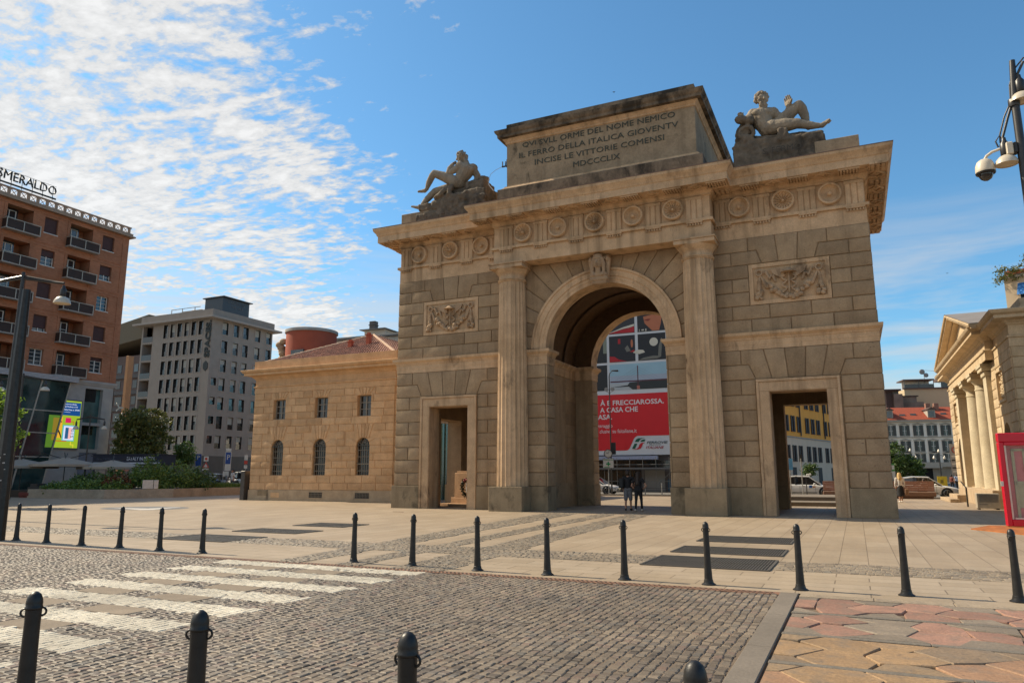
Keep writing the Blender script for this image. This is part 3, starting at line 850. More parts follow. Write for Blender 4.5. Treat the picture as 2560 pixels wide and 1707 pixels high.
def torso(m, neck, shL, shR, chest, belly, pel, hipL, hipR, s=1.):
    neck, shL, shR, chest, belly, pel, hipL, hipR = map(Vector, (neck, shL, shR, chest, belly, pel, hipL, hipR))
    m.cap(shL, .17*s, chest, .25*s); m.cap(shR, .17*s, chest, .25*s); m.cap(shL, .14*s, shR, .14*s)
    m.cap(neck, .11*s, (shL+shR)/2, .17*s); m.cap(chest, .27*s, belly, .23*s)
    sdv = (shR - shL).normalized(); 
    m.cap(chest + sdv*.11*s, .19*s, belly + sdv*.07*s, .18*s); m.cap(chest - sdv*.11*s, .19*s, belly - sdv*.07*s, .18*s)
    m.cap(belly, .22*s, pel, .25*s); m.cap(pel, .22*s, hipL, .21*s); m.cap(pel, .22*s, hipR, .21*s)
    dn = (belly-chest).normalized(); fw = sdv.cross(dn)
    if fw.y > 0: fw = -fw
    for q in (-1, 1):
        m.sphere(chest + sdv*q*.12*s + fw*.16*s - dn*.04*s, (.13*s, .10*s, .11*s), 10, 8)          # chest muscles
        m.sphere(belly + sdv*q*.06*s + fw*.15*s - dn*.06*s, .075*s, 8, 6)
KF = 1.42
# left figure: leans back on a rock, hand to the chin
st = empty('river_god_statue', (-8.0, .5, 14.36), 0, 'weathered stone statue leaning back, hand to chin, left of the inscribed attic', 'statue')
m = MB(Matrix.Translation((8.0, -.5, -14.36)))
torso(m, (-7.54, .52, 17.86), (-7.78, .32, 17.62), (-7.22, .72, 17.55), (-7.52, .52, 17.38), (-7.72, .45, 17.02), (-7.95, .5, 16.78), (-8.08, .30, 16.74), (-7.98, .72, 16.72), 1.5)
limb(m, ((-7.22, .72, 17.52), .15), ((-7.0, .80, 17.12), .125), ((-6.98, .72, 16.9), .10), ((-7.03, .55, 16.72), .075))
hand(m, (-7.03, .50, 16.74), (-7.22, .28, 16.66), .10, .2, V3(1, -.3, 0))
limb(m, ((-7.80, .30, 17.60), .145), ((-8.10, .20, 17.38), .12), ((-8.36, .12, 17.26), .10), ((-8.30, .12, 17.5), .095), ((-8.16, .18, 17.72), .065))
hand(m, (-8.16, .18, 17.72), (-7.92, .20, 17.84), .09, .5, V3(0, -1, .2))
limb(m, ((-8.05, .30, 16.78), .22), ((-8.65, .18, 17.12), .185), ((-9.18, .05, 17.36), .135), ((-9.30, .02, 17.22), .125), ((-9.48, .05, 16.95), .12), ((-9.66, .08, 16.58), .07), ((-9.78, .08, 16.50), .075), ((-10.14, .04, 16.50), .045))
limb(m, ((-8.0, .66, 16.66), .22), ((-8.6, .5, 16.56), .19), ((-9.25, .28, 16.44), .14), ((-9.5, .22, 16.22), .125), ((-9.72, .12, 15.95), .115), ((-9.96, .06, 15.66), .07), ((-10.05, .04, 15.58), .075), ((-10.5, -.02, 15.70), .04))
head_(m, (-7.76, .42, 18.16), (-.75, -.42, -.32), (-.2, 0, 1), .37)
m.cap((-7.54, .55, 17.86), .12, (-7.66, .48, 18.05), .13)
for k in range(14): m.sphere((-7.56+.03*rnd.uniform(-1, 1), .62, 17.72+.045*k), .075, 8, 6)
sculpt('figure', m, M_stat, st, .020, 2, .010, 7)
m = MB(Matrix.Translation((8.0, -.5, -14.36))); rn = random.Random(11)
m.cur = .5
m.prism([(-10.0, 14.3), (-6.1, 14.3), (-6.12, 15.5), (-6.15, 16.0), (-6.5, 16.1), (-8.6, 15.95), (-9.3, 15.75), (-9.8, 15.4)], -.08, .4)
m.prism([(-10.0, 14.3), (-6.1, 14.3), (-6.12, 15.5), (-6.2, 16.3), (-6.5, 16.55), (-7.1, 16.55), (-7.5, 16.40), (-8.6, 16.25), (-9.3, 16.05), (-9.8, 15.6), (-10.0, 15.2)], .3, 1.7)
for k in range(46):
    x = rn.uniform(-9.8, -6.3); top = 16.1 if x < -8.3 else 16.4
    m.bbox(*[q for z_ in [rn.uniform(14.5, top-.75)] for q in (x-rn.uniform(.15, .4), x+rn.uniform(.15, .4), -.16, .3, z_, z_+rn.uniform(.15, .5))], .04)
m.bbox(-7.35, -6.25, .1, 1.4, 15.4, 16.60, .06); m.lathe([(.24, 0), (.27, .3), (.2, .4)], (-6.5, .6, 16.5), 12)
limb(m, ((-8.3, .1, 16.4), .12), ((-8.6, -.12, 16.1), .10), ((-9.0, -.15, 15.9), .07)); limb(m, ((-8.1, 0, 16.4), .1), ((-8.2, -.14, 16.0), .08))
sculpt('rock', m, M_rock, st, .045, 1, .04, 5)
text_obj('carved_name', 'VARESE', plain('dark_name_letters', (.12, .095, .07), .9), st, (-9.75+8, -.17-.5-.10, 14.62-14.36), 0, .34, 2.0, .02)  # raised letters in a dark brown tone

# right figure: reclines on an urn, one knee raised
st = empty('river_god_statue', (8.0, .5, 14.36), 0, 'dark stone statue reclining against an urn, one knee raised, right of the attic', 'statue')
T = Matrix.Translation((-8.0, -.5, -14.36)); m = MB(T)
torso(m, (7.40, .50, 17.48), (7.0, .50, 17.34), (7.80, .60, 17.28), (7.33, .50, 17.16), (7.38, .46, 16.78), (7.55, .5, 16.55), (7.78, .30, 16.5), (7.85, .75, 16.62), 1.58)
limb(m, ((6.98, .50, 17.34), .155), ((6.75, .35, 17.08), .13), ((6.62, .22, 16.98), .11), ((6.60, .08, 17.05), .09), ((6.55, 0, 17.15), .07))
hand(m, (6.60, .05, 17.12), (6.42, -.10, 17.28), .10, .35, V3(1, 0, .3))
limb(m, ((7.80, .60, 17.28), .15), ((8.05, .62, 17.06), .125), ((8.28, .62, 16.94), .11), ((8.38, .60, 17.15), .095), ((8.48, .56, 17.42), .07))
hand(m, (8.48, .56, 17.42), (8.45, .50, 17.92), .16, .2, V3(.6, -1, .0), .1, 1.9)
limb(m, ((7.85, .72, 16.66), .23), ((8.35, .66, 17.02), .20), ((8.88, .60, 17.40), .16), ((8.98, .62, 17.28), .15), ((9.08, .70, 16.95), .135), ((9.16, .75, 16.5), .085), ((9.2, .7, 16.36), .09), ((9.5, .6, 16.3), .05))
limb(m, ((7.80, .32, 16.46), .235), ((8.3, .24, 16.44), .21), ((8.78, .18, 16.38), .155), ((9.05, .18, 16.28), .135), ((9.35, .16, 16.16), .115), ((9.66, .14, 16.08), .075), ((9.74, .12, 16.06), .08), ((10.02, .04, 16.20), .05))
for k in range(4): m.cap((9.94+.02*k, -.02+.05*k, 16.12), .035, (10.04+.02*k, -.04+.06*k, 16.20), .025, 8)
head_(m, (7.40, .42, 17.92), (.38, -.90, -.12), (-.05, 0, 1), .41)
m.cap((7.4, .52, 17.5), .14, (7.4, .48, 17.75), .15)
sculpt('figure', m, M_stat, st, .020, 2, .010, 7)
m = MB(T); rn = random.Random(21)
m.prism([(6.12, 14.3), (9.85, 14.3), (9.83, 15.5), (9.72, 15.72), (8.6, 15.8), (7.6, 15.85), (6.7, 16.0), (6.2, 15.9), (6.1, 15.4)], -.10, .3)
m.prism([(6.12, 14.3), (9.85, 14.3), (9.83, 15.6), (9.72, 15.9), (8.6, 16.05), (7.6, 16.1), (6.7, 16.3), (6.2, 16.2), (6.1, 15.6)], .2, 1.7)
for k in range(34): m.sphere((rn.uniform(6.3, 9.7), rn.uniform(-.06, .1), rn.uniform(15.5, 15.75)), (rn.uniform(.15, .4), .10, rn.uniform(.05, .12)), 7, 5)
m.cap((6.6, .4, 16.4), .42, (6.7, .7, 16.9), .36, 14)
m.cap((6.45, .05, 17.0), .20, (6.9, -.02, 16.85), .17); m.cap((6.9, 0, 16.85), .15, (6.95, .1, 17.1), .1)
tor = [(6.72+.30*math.cos(a), -.05, 16.28+.30*math.sin(a)) for a in [2*PI*k/20 for k in range(21)]]; m.tube(tor, .08, 8)
m.sphere((6.72, -.02, 16.0), (.28, .14, .22), 10, 8)
for k in range(5): m.cap((8.05+.07*k, -.12, 16.15), .06, (8.0+.10*k, -.16, 15.62), .05, 8)
sculpt('rock', m, M_rock, st, .05, 1, .045, 3)
text_obj('carved_name', 'S. FERMO', plain('dark_name_letters', (.075, .06, .045), .9), st, (7.35-8, -.17-.5-.10, 15.05-14.36), 0, .26, 1.55, .02)  # raised letters, darker brown than the left name

# insulator bracket and loose cable on the attic flank
m = MB(); m.box(-.30, .02, -.03, .03, 0, .06); m.tube([(-.27, 0, .05), (-.27, 0, .30)], .03, 6); m.tube([(-.10, 0, .05), (-.10, 0, .28)], .03, 6); m.tube([(-.04, 0, -.05), (-.04, 0, .38)], .02, 6)
o = m.build('insulator_bracket', plain('black_iron', (.012, .012, .012), .5), None, None, (-4.65, -.45, 16.70)); tag(o, 'small black iron insulator bracket on the left edge of the inscribed attic', 'bracket')
m = MB(); m.tube([(-4.92, -.45, 16.74), (-5.25, -.5, 16.62), (-5.52, -.55, 16.42), (-5.64, -.6, 16.1), (-5.6, -.65, 15.85), (-5.4, -.75, 15.6), (-5.2, -.85, 15.36)], .012, 5)
o = m.build('cable', plain('pale_cable', (.35, .38, .42), .5), None); tag(o, 'thin loose cable arching from the attic bracket down to the ledge', 'cable')

KF = 1.
# ------------------------------------------------------------------ ground
def slab_mat(name, c1, c2, bw, rh, vec_rot, joint=(.12, .09, .065), jw=.012, off=.5):
    m, t, p = new_mat(name)
    v = obj_vec(t); sx = nd(t, 'SeparateXYZ', {0: v})
    vec = nd(t, 'CombineXYZ', {0: sx.outputs[1 if vec_rot else 0], 1: sx.outputs[0 if vec_rot else 1]}).outputs[0]
    b = nd(t, 'TexBrick', {'Vector': vec, 'Scale': 1., 'Mortar Size': jw, 'Mortar Smooth': .1, 'Brick Width': bw, 'Row Height': rh, 'Color1': c1, 'Color2': c2, 'Mortar': joint}, offset=off)
    n1 = noi(t, v, .35, 6, .65); n2 = noi(t, v, 18, 5, .7); n3 = noi(t, nd(t, 'VectorMath', {0: v, 1: (1, .22, 1)}, operation='MULTIPLY').outputs[0], 2.2, 5, .65)
    fct = mth(t, 'MULTIPLY', nd(t, 'MapRange', {0: n1, 1: .3, 2: .7, 3: .88, 4: 1.1}).outputs[0], nd(t, 'MapRange', {0: n2, 1: .3, 2: .7, 3: .9, 4: 1.1}).outputs[0])
    fct = mth(t, 'MULTIPLY', fct, nd(t, 'MapRange', {0: n3, 1: .3, 2: .7, 3: .92, 4: 1.08}).outputs[0])
    c = nd(t, 'VectorMath', {0: b.outputs['Color'], 3: fct}, operation='SCALE').outputs[0]
    sp = ramp(t, noi(t, v, 1.7, 7, .75), .60, .72)
    c = mixc(t, mth(t, 'MULTIPLY', sp, .35), c, tuple(x*.62 for x in c1))
    gum = mth(t, 'SUBTRACT', 1, ramp(t, nd(t, 'TexVoronoi', {'Vector': v, 'Scale': 1.1, 'Randomness': 1.0}).outputs['Distance'], .02, .035))
    c = mixc(t, mth(t, 'MULTIPLY', gum, .55), c, (.10, .08, .06))
    big = ramp(t, noi(t, v, .16, 7, .72, .6), .50, .68)
    c = mixc(t, mth(t, 'MULTIPLY', big, .30), c, tuple(x*.62 for x in c1))
    t.links.new(c, p.inputs['Base Color']); p.inputs['Roughness'].default_value = .62; p.inputs['Specular IOR Level'].default_value = .3
    bump(t, p, mth(t, 'ADD', mth(t, 'MULTIPLY', b.outputs['Fac'], -1.), mth(t, 'MULTIPLY', n2, .25)), .35, .01)
    return m
M_slab = slab_mat('granite_slabs', (.315, .238, .16), (.36, .28, .195), 1.3, .5, True, (.18, .135, .09), .008)
M_slab2 = slab_mat('granite_slabs_running', (.32, .245, .165), (.37, .29, .205), .95, .42, False, (.17, .13, .088), .009)
M_asph = plain('grey_asphalt', (.16, .145, .125), .85, 0, .18, 1.2, bmp=.3)
def cobble_mat(name, cols, joint, size=None):
    m, t, p = new_mat(name); v = obj_vec(t)
    a = nd(t, 'Attribute', attribute_name='v').outputs['Fac']
    r = nd(t, 'ValToRGB', {0: a}); cr = r.color_ramp; cr.interpolation = 'LINEAR'
    while len(cr.elements) < len(cols): cr.elements.new(.5)
    for i, (c, e) in enumerate(zip(cols, cr.elements)): e.position = i/(len(cols)-1); e.color = (*c, 1)
    n1 = noi(t, v, .5, 5, .6); n2 = noi(t, v, 45, 5, .7)
    fct = mth(t, 'MULTIPLY', nd(t, 'MapRange', {0: n1, 1: .3, 2: .7, 3: .72, 4: 1.22}).outputs[0], nd(t, 'MapRange', {0: n2, 1: .3, 2: .7, 3: .75, 4: 1.25}).outputs[0])
    c = nd(t, 'VectorMath', {0: r.outputs[0], 3: fct}, operation='SCALE').outputs[0]
    dust = ramp(t, noi(t, v, .8, 6, .7), .45, .7)
    c = mixc(t, mth(t, 'MULTIPLY', dust, .35), c, joint)
    t.links.new(c, p.inputs['Base Color']); p.inputs['Roughness'].default_value = .6; p.inputs['Specular IOR Level'].default_value = .35
    bump(t, p, n2, .5, .006)
    return m
M_cob = cobble_mat('porphyry_cobbles', [(.085, .068, .053), (.15, .118, .088), (.185, .145, .105), (.24, .185, .13), (.14, .122, .10), (.20, .135, .10)], (.25, .18, .115))
M_cobp = cobble_mat('pale_cobbles', [(.15, .12, .088), (.21, .165, .118), (.27, .21, .145), (.19, .165, .13)], (.29, .22, .145))
M_white = cobble_mat('worn_white_paint', [(.48, .42, .325), (.54, .48, .37), (.58, .52, .41), (.43, .375, .285)], (.36, .305, .22))
M_mort = plain('sandy_joint', (.14, .10, .066), .95, 0, .3, 5)
M_mortp = plain('pale_joint', (.27, .21, .145), .95, 0, .25, 5)
def sheet(name, x0, x1, y0, y1, z, mat, lab=None):
    m = MB(); m.poly([(x0,y0,z),(x1,y0,z),(x1,y1,z),(x0,y1,z)])
    return tag(m.build(name, mat), None, None, None, 'structure')
sheet('ground', -1500, 1500, -1500, 1500, -.06, M_asph)
m = MB()
m.poly([(-75, -17.75, 0), (70, -17.75, 0), (70, 25.0, 0), (-75, 25.0, 0)])
tag(m.build('plaza_paving', M_slab), None, None, None, 'structure')
m = MB(); m.poly([(-75, -20.08, 0), (70, -20.08, 0), (70, -17.75, 0), (-75, -17.75, 0)])
tag(m.build('plaza_border_paving', M_slab2), None, None, None, 'structure')
sheet('road_bed', -75, 8.84, -70, -20.30, -.0095, M_mort)
# real cobbles
def stones(m, inside, x0, x1, y0, y1, w_, lmin, lmax, ztop, zb, g=.008, tiltf=.004, axis='y', paint=None):
    """rows of setts; rows run along y (or x)"""
    n = int(((x1-x0) if axis == 'y' else (y1-y0))/w_)
    for i in range(n):
        a = (x0 if axis == 'y' else y0) + i*w_
        b = (y0 if axis == 'y' else x0) - rnd.random()*lmax; end = y1 if axis == 'y' else x1
        while b < end:
            L = rnd.uniform(lmin, lmax)
            wob = .016*math.sin(b*1.3+i*.09) + .010*math.sin(b*3.1+i*.31) + .004*math.sin(b*9.7+i)
            cx, cy = (a+w_/2+wob, b+L/2) if axis == 'y' else (b+L/2, a+w_/2+wob)
            if inside(cx, cy):
                pn = bool(paint and paint(cx, cy)); gg = g*(.35 if pn else 1.)
                hw = (w_/2 if axis == 'y' else L/2) - gg*rnd.uniform(.3, 1.2); hl = (L/2 if axis == 'y' else w_/2) - gg*rnd.uniform(.3, 1.2)
                q = []
                for sx_, sy_ in ((-1,-1),(1,-1),(1,1),(-1,1)):
                    q.append((cx + sx_*hw + rnd.uniform(-.008, .008), cy + sy_*hl + rnd.uniform(-.008, .008)))
                z = ztop + rnd.uniform(-tiltf, tiltf); tx_, ty_ = rnd.uniform(-.03, .03), rnd.uniform(-.03, .03)
                mm = m
                val = rnd.random()
                if pn: mm = paint.m; z = z*.4 + .001; tx_ *= .4; ty_ *= .4
                B_ = [mm.vv((x, y, zb)) for x, y in q]; c_ = .006 if pn else .011
                Mi = [mm.vv((x, y, z - .007)) for x, y in q]
                Tp = [mm.vv((cx + (x-cx)*(1-c_/hw), cy + (y-cy)*(1-c_/hl), z + (x-cx)*tx_ + (y-cy)*ty_)) for x, y in q]
                mm.skin(B_, Mi, True, val); mm.skin(Mi, Tp, True, val); mm.face(Tp, val)
            b += L
class Paint:
    m = MB()
    def __call__(s, x, y):
        for k in range(9):
            yt = -20.28 - 1.0*k*.955
            if yt - .50 < y < yt and -1.15 + .04*math.sin(y*9) < x < 3.22 + .04*math.sin(y*7): return rnd.random() < .99
        return False
pt = Paint()
patches = [(-.25, .60), (1.15, 2.03)]
def in_patch(x, y):
    return any(a < x < b for a, b in patches) and any(-20.28 - .955*k - .955 + .03 < y < -20.28 - .955*k - .50 - .02 for k in range(0, 9))
cam_xy = Vector((9.9164, -31.201))
fwd = Vector((math.sin(yaw), math.cos(yaw)))
def seen(x, y, mg=1.0):
    d = Vector((x, y)) - cam_xy; z = d.dot(fwd); s_ = d.x*fwd.y - d.y*fwd.x
    return z > .5 and abs(s_) < z*.72 + mg
m = MB()
stones(m, lambda x, y: x < 8.80 and seen(x, y) and not in_patch(x, y), -9.5, 8.93, -29.3, -20.34, .094, .072, .132, .0, -.02, paint=pt)
tag(m.build('cobbled_road', M_cob), None, None, None, 'structure')
tag(pt.m.build('crosswalk_stripes', M_white), None, None, None, 'structure')
m = MB()
stones(m, lambda x, y: seen(x, y) and x < -9.5, -36, -9.5, -27, -20.34, .16, .15, .22, .0, -.02)
tag(m.build('cobbled_road_far', M_cob), None, None, None, 'structure')
m = MB()
for k in range(9):
    y1 = -20.28 - .955*k; m.poly([(-1.13, y1-.5, -.0055), (3.2, y1-.5, -.0055), (3.2, y1, -.0055), (-1.13, y1, -.0055)])
tag(m.build('crosswalk_paint', M_white), None, None, None, 'structure')
m = MB()
for a, b in patches:
    for k in range(0, 9):
        y1 = -20.28 - .955*k - .50 - .02; m.bbox(a, b, y1 - .40, y1, -.02, .001, .006, rnd.random())
tag(m.build('crosswalk_slabs', stone('smooth_granite_slab', (.21, .165, .12), (.26, .205, .15), var=.1, fine=30, bmp=.2)), None, None, None, 'structure')
# perforated rusty drain along the plaza edge
M_rusty = plain('rusty_drain_grate', (.17, .085, .05), .8, .2, .3, 8)
M_black = plain('dark_hole', (.008, .007, .006), .9)
m = MB(); m.box(-9.0, 8.86, -20.30, -20.08, -.03, .003, 1.)
x = -8.9
while x < 8.8:
    for j, y in enumerate((-20.25, -20.19, -20.13)):
        xx = x + (.03 if j % 2 else 0); m.poly([(xx-.018, y-.018, .005), (xx+.018, y-.018, .005), (xx+.018, y+.018, .005), (xx-.018, y+.018, .005)], 0.)
    x += .075
dm, dt, dp = new_mat('perforated_rust'); da = nd(dt, 'Attribute', attribute_name='v').outputs['Fac']
dt.links.new(mixc(dt, da, (.008, .007, .006), nd(dt, 'VectorMath', {0: (.21, .105, .06), 3: nd(dt, 'MapRange', {0: noi(dt, obj_vec(dt), 7, 5), 1: .3, 2: .7, 3: .6, 4: 1.4}).outputs[0]}, operation='SCALE').outputs[0]), dp.inputs['Base Color']); dp.inputs['Roughness'].default_value = .8
tag(m.build('drain_cover', dm), 'long rusty perforated drain cover between cobbled road and plaza', 'drain cover')
# cobble bands in the plaza
def lerp(a, b, y, ya, yb): return a + (b-a)*(y-ya)/(yb-ya)
def bandA(y): return (-2.40-.0, -1.00) if 0 else (lerp(-2.30, -.45, y, -1.5, -18), lerp(-.85, .30, y, -1.5, -18))
def bandB(y): return (lerp(.10, 1.10, y, -1.5, -19), lerp(.80, 1.62, y, -1.5, -19))
def bandC(y): return (lerp(1.30, 2.32, y, -1.5, -19), lerp(2.20, 3.38, y, -1.5, -19))
gr = [(-6.45, -4.15, -17.65, -16.15), (-6.6, -4.3, -14.95, -13.75), (-6.65, -4.7, -12.35, -10.95), (6.25, 8.45, -17.82, -16.18), (6.25, 8.45, -15.4, -14.0), (6.25, 8.40, -12.6, -10.9)]
def in_gr(x, y): return any(a-.06 < x < b+.06 and c-.06 < y < d+.06 for a, b, c, d in gr)
def in_rad(x, y):
    if y > -.5:
        return False
    return any(f_(y)[0] < x < f_(y)[1] for f_ in (bandA, bandB, bandC))
def in_cross(x, y): return -17.62 < y < -16.22
m = MB()
for k, f_ in enumerate((bandA, bandB, bandC)):
    n = 40
    for i in range(n):
        ya, yb = -20.08 + 20.0*i/n, -20.08 + 20.0*(i+1)/n
        A, Bb = f_(ya), f_(yb); m.poly([(A[0], ya, .002), (A[1], ya, .002), (Bb[1], yb, .002), (Bb[0], yb, .002)])
m.poly([(-40, -17.62, .0035), (8.0, -17.62, .0035), (8.0, -16.22, .0035), (-40, -16.22, .0035)])
m.poly([(8.5, -17.62, .0035), (20, -17.62, .0035), (20, -16.22, .0035), (8.5, -16.22, .0035)])
tag(m.build('band_bedding', M_mortp), None, None, None, 'structure')
m = MB()
stones(m, lambda x, y: seen(x, y) and in_rad(x, y) and not in_cross(x, y), -2.6, 3.5, -20.05, -9, .11, .10, .13, .012, -.01)
stones(m, lambda x, y: seen(x, y) and in_rad(x, y) and not in_cross(x, y), -2.6, 3.5, -9, -.3, .16, .15, .2, .012, -.01)
stones(m, lambda x, y: seen(x, y) and in_cross(x, y) and not in_gr(x, y), -34, 15, -17.62, -16.22, .125, .11, .15, .012, -.01, axis='x')
tag(m.build('cobble_bands', M_cobp), None, None, None, 'structure')
# sunken ventilation grates
M_grate = plain('dark_steel_grating', (.12, .108, .092), .6, .4, .2, 12)
places = ['nearest of the left three', 'middle of the left three', 'farthest of the left three', 'nearest of the right three', 'middle of the right three', 'farthest of the right three']
for (a, b, c, d), pl in zip(gr, places):
    g_ = empty('floor_grate', ((a+b)/2, (c+d)/2, 0), 0, 'dark steel grate set in the plaza, ' + pl, 'grate', 'ventilation grates in the plaza')
    hx, hy = (b-a)/2, (d-c)/2
    m = MB(); m.box(-hx, hx, -hy, hy, .001, .005); m.build('pit', M_black, g_)
    m = MB()
    for q in (-1, 1): m.box(-hx, hx, q*hy-.02, q*hy+.02, .004, .02); m.box(q*hx-.02, q*hx+.02, -hy, hy, .004, .0215)
    m.box(-hx, hx, -.012, .012, .004, .019); m.box(-.012, .012, -hy, hy, .004, .0185)
    m.build('frame', M_grate, g_)
    m = MB(); n = int(2*hx/.05)
    for k in range(n): x = -hx + (k+.5)*2*hx/n; m.box(x-.012, x+.012, -hy, hy, .005, .014)
    m.build('bars', M_grate, g_)
# kerb and polygonal flagstones bottom right
M_kerb = stone('granite_kerb', (.17, .142, .112), (.23, .19, .15), var=.2, fine=40, big=.7, bmp=.3)
m = MB(); y = -20.12
while y > -30.6:
    L = rnd.uniform(1.5, 1.8); m.bbox(8.84 - .0, 9.08, y-L+.006, y, -.05, .012, .008, rnd.random()); y -= L
tag(m.build('kerb', M_kerb), None, None, None, 'structure')
def flag_mat():
    m, t, p = new_mat('old_flagstones'); v = obj_vec(t)
    c0 = nd(t, 'Attribute', attribute_name='c').outputs['Color']
    n1 = noi(t, v, 1.8, 6, .65); n2 = noi(t, v, 28, 6, .72); n3 = noi(t, v, 5, 4)
    fct = mth(t, 'MULTIPLY', nd(t, 'MapRange', {0: n1, 1: .3, 2: .7, 3: .8, 4: 1.18}).outputs[0], nd(t, 'MapRange', {0: n2, 1: .3, 2: .7, 3: .72, 4: 1.28}).outputs[0])
    c = nd(t, 'VectorMath', {0: c0, 3: fct}, operation='SCALE').outputs[0]
    c = mixc(t, mth(t, 'MULTIPLY', ramp(t, n3, .48, .70), .6), c, (.17, .135, .10))
    c = mixc(t, mth(t, 'MULTIPLY', ramp(t, noi(t, v, 11, 6, .75), .56, .66), .5), c, (.09, .07, .055))
    t.links.new(c, p.inputs['Base Color']); p.inputs['Roughness'].default_value = .7
    bump(t, p, mth(t, 'ADD', n2, mth(t, 'MULTIPLY', n1, 2)), .5, .012)
    return m
M_flag = flag_mat()
def flags(m, x0, x1, ytop, pitch, nb, reds, seed):
    rn = random.Random(seed); a0_ = .33
    J = {}
    def jit(x, y, top, bot):
        k = (round(x, 2), round(y, 2))
        if k not in J: J[k] = (rn.uniform(-.11, .11), 0 if (abs(y-top) < .01 or abs(y-bot) < .01) else rn.uniform(-.09, .09))
        return (x + J[k][0], y + J[k][1])
    for b in range(nb):
        top = ytop - b*(pitch+.10); bot = top - pitch; h = pitch/2; a = a0_ if b < 2 else .35; sx_ = 1.5*a
        nn = int((x1-x0)/sx_) + 2
        for i in range(nn):
            cx = x0 + i*sx_; cs = [top - h/2, top - 3*h/2] if i % 2 else [top, top - h, top - 2*h]
            for cy in cs:
                pts = [(cx+a, cy), (cx+a/2, cy+h/2), (cx-a/2, cy+h/2), (cx-a, cy), (cx-a/2, cy-h/2), (cx+a/2, cy-h/2)]
                q = [jit(x, y, top, bot) for x, y in pts]
                q = clip(q, x0, x1, bot, top)
                if not q or len(q) < 3: continue
                q = inset(q, rn.uniform(.003, .011))
                mid = abs(cy - (top+bot)/2) < .3
                kind = reds(b, mid, rn)
                f_ = rn.uniform(.85, 1.15); m.curc = tuple(min(1, c*f_) for c in kind)
                z = rn.uniform(-.004, .006)
                A = [m.vv((x, y, -.03)) for x, y in q]; q2 = inset(q, .003); Bq = [m.vv((x, y, z-.010)) for x, y in q2]; q3 = inset(q, .009); Cq = [m.vv((x, y, z)) for x, y in q3]
                m.skin(A, Bq, True); m.skin(Bq, Cq, True); m.face(Cq)
        m.curc = (.165, .138, .105); x = x0
        while x < x1:
            L = rn.uniform(1.1, 1.7); m.bbox(x+.005, min(x+L, x1), bot - .095, bot - .006, -.03, .006, .006); x += L
GREY, RED, OCH, OCR = (.215, .168, .12), (.29, .155, .105), (.30, .185, .092), (.30, .168, .092)
def reds(b, mid, rn):
    if b == 0: return RED if mid else GREY
    if b == 1: return RED if mid and rn.random() < .85 else GREY
    return rn.choice([OCH, OCH, OCH, OCR, (.27, .18, .10), (.24, .165, .10)])
sheet('flagstone_bed', 9.08, 40, -60, -20.08, -.022, M_mort)
m = MB()
m.curc = (.32, .245, .165); x = 9.1
while x < 16: m.bbox(x, x+.9, -20.33, -20.09, -.03, .003, .006); x += .906
flags(m, 9.09, 16, -20.34, 1.18, 7, reds, 4)
tag(m.build('flagstone_paving', M_flag), None, None, None, 'structure')
m = MB(); flags(m, -26, -9.2, -20.34, 1.2, 2, lambda b, mid, rn: RED if rn.random() < .6 else OCH, 9)
tag(m.build('flagstone_paving_left', M_flag), None, None, None, 'structure')
# street behind the gate with its kerb
sheet('far_street', -120, 120, 26.5, 200, -.05, M_asph)
m = MB(); m.bbox(-40, 5.2, 24.9, 25.1, -.05, .06, .01); m.bbox(-12, 60, 28.3, 28.45, -.05, .05, .01)
tag(m.build('far_kerb', M_kerb), None, None, None, 'structure')
# low granite platform steps seen through the right doorway
m = MB(); m.bbox(5.9, 10.6, 10.2, 14.0, -.02, .21, .012); m.bbox(5.6, 11.2, 12.6, 17.8, -.02, .42, .012)
o = m.build('stone_platform', M_kerb); tag(o, 'low stepped granite platform seen through the right doorway', 'platform')
# worn metal strip and small litter
m = MB(); m.box(-.28, .28, -.02, .02, 0, .012); o = m.build('metal_strip', M_rusty, None, None, (-8.6, -3.4, .001)); tag(o, 'thin dark metal strip lying flat on the plaza before the left doorway', 'strip')
# pale disc inlay in the plaza
m = MB(); m.prismz([(-22.2 + 2.3*math.cos(a), -5.4 + 1.75*math.sin(a)) for a in [2*PI*k/48 for k in range(48)]], -.01, .004)
M_inl = plain('grey_inlay', (.16, .15, .14), .45, 0, .15, 2); tag(m.build('round_inlay', M_inl), None, None, None, 'structure')
m = MB(); m.prismz([(-24.2, -5.75), (-20.6, -6.9), (-20.2, -6.6), (-21.5, -3.8), (-21.7, -3.8), (-21.6, -5.7)], -.01, .008); tag(m.build('round_inlay_star', plain('white_inlay', (.6, .55, .48), .4)), None, None, None, 'structure')
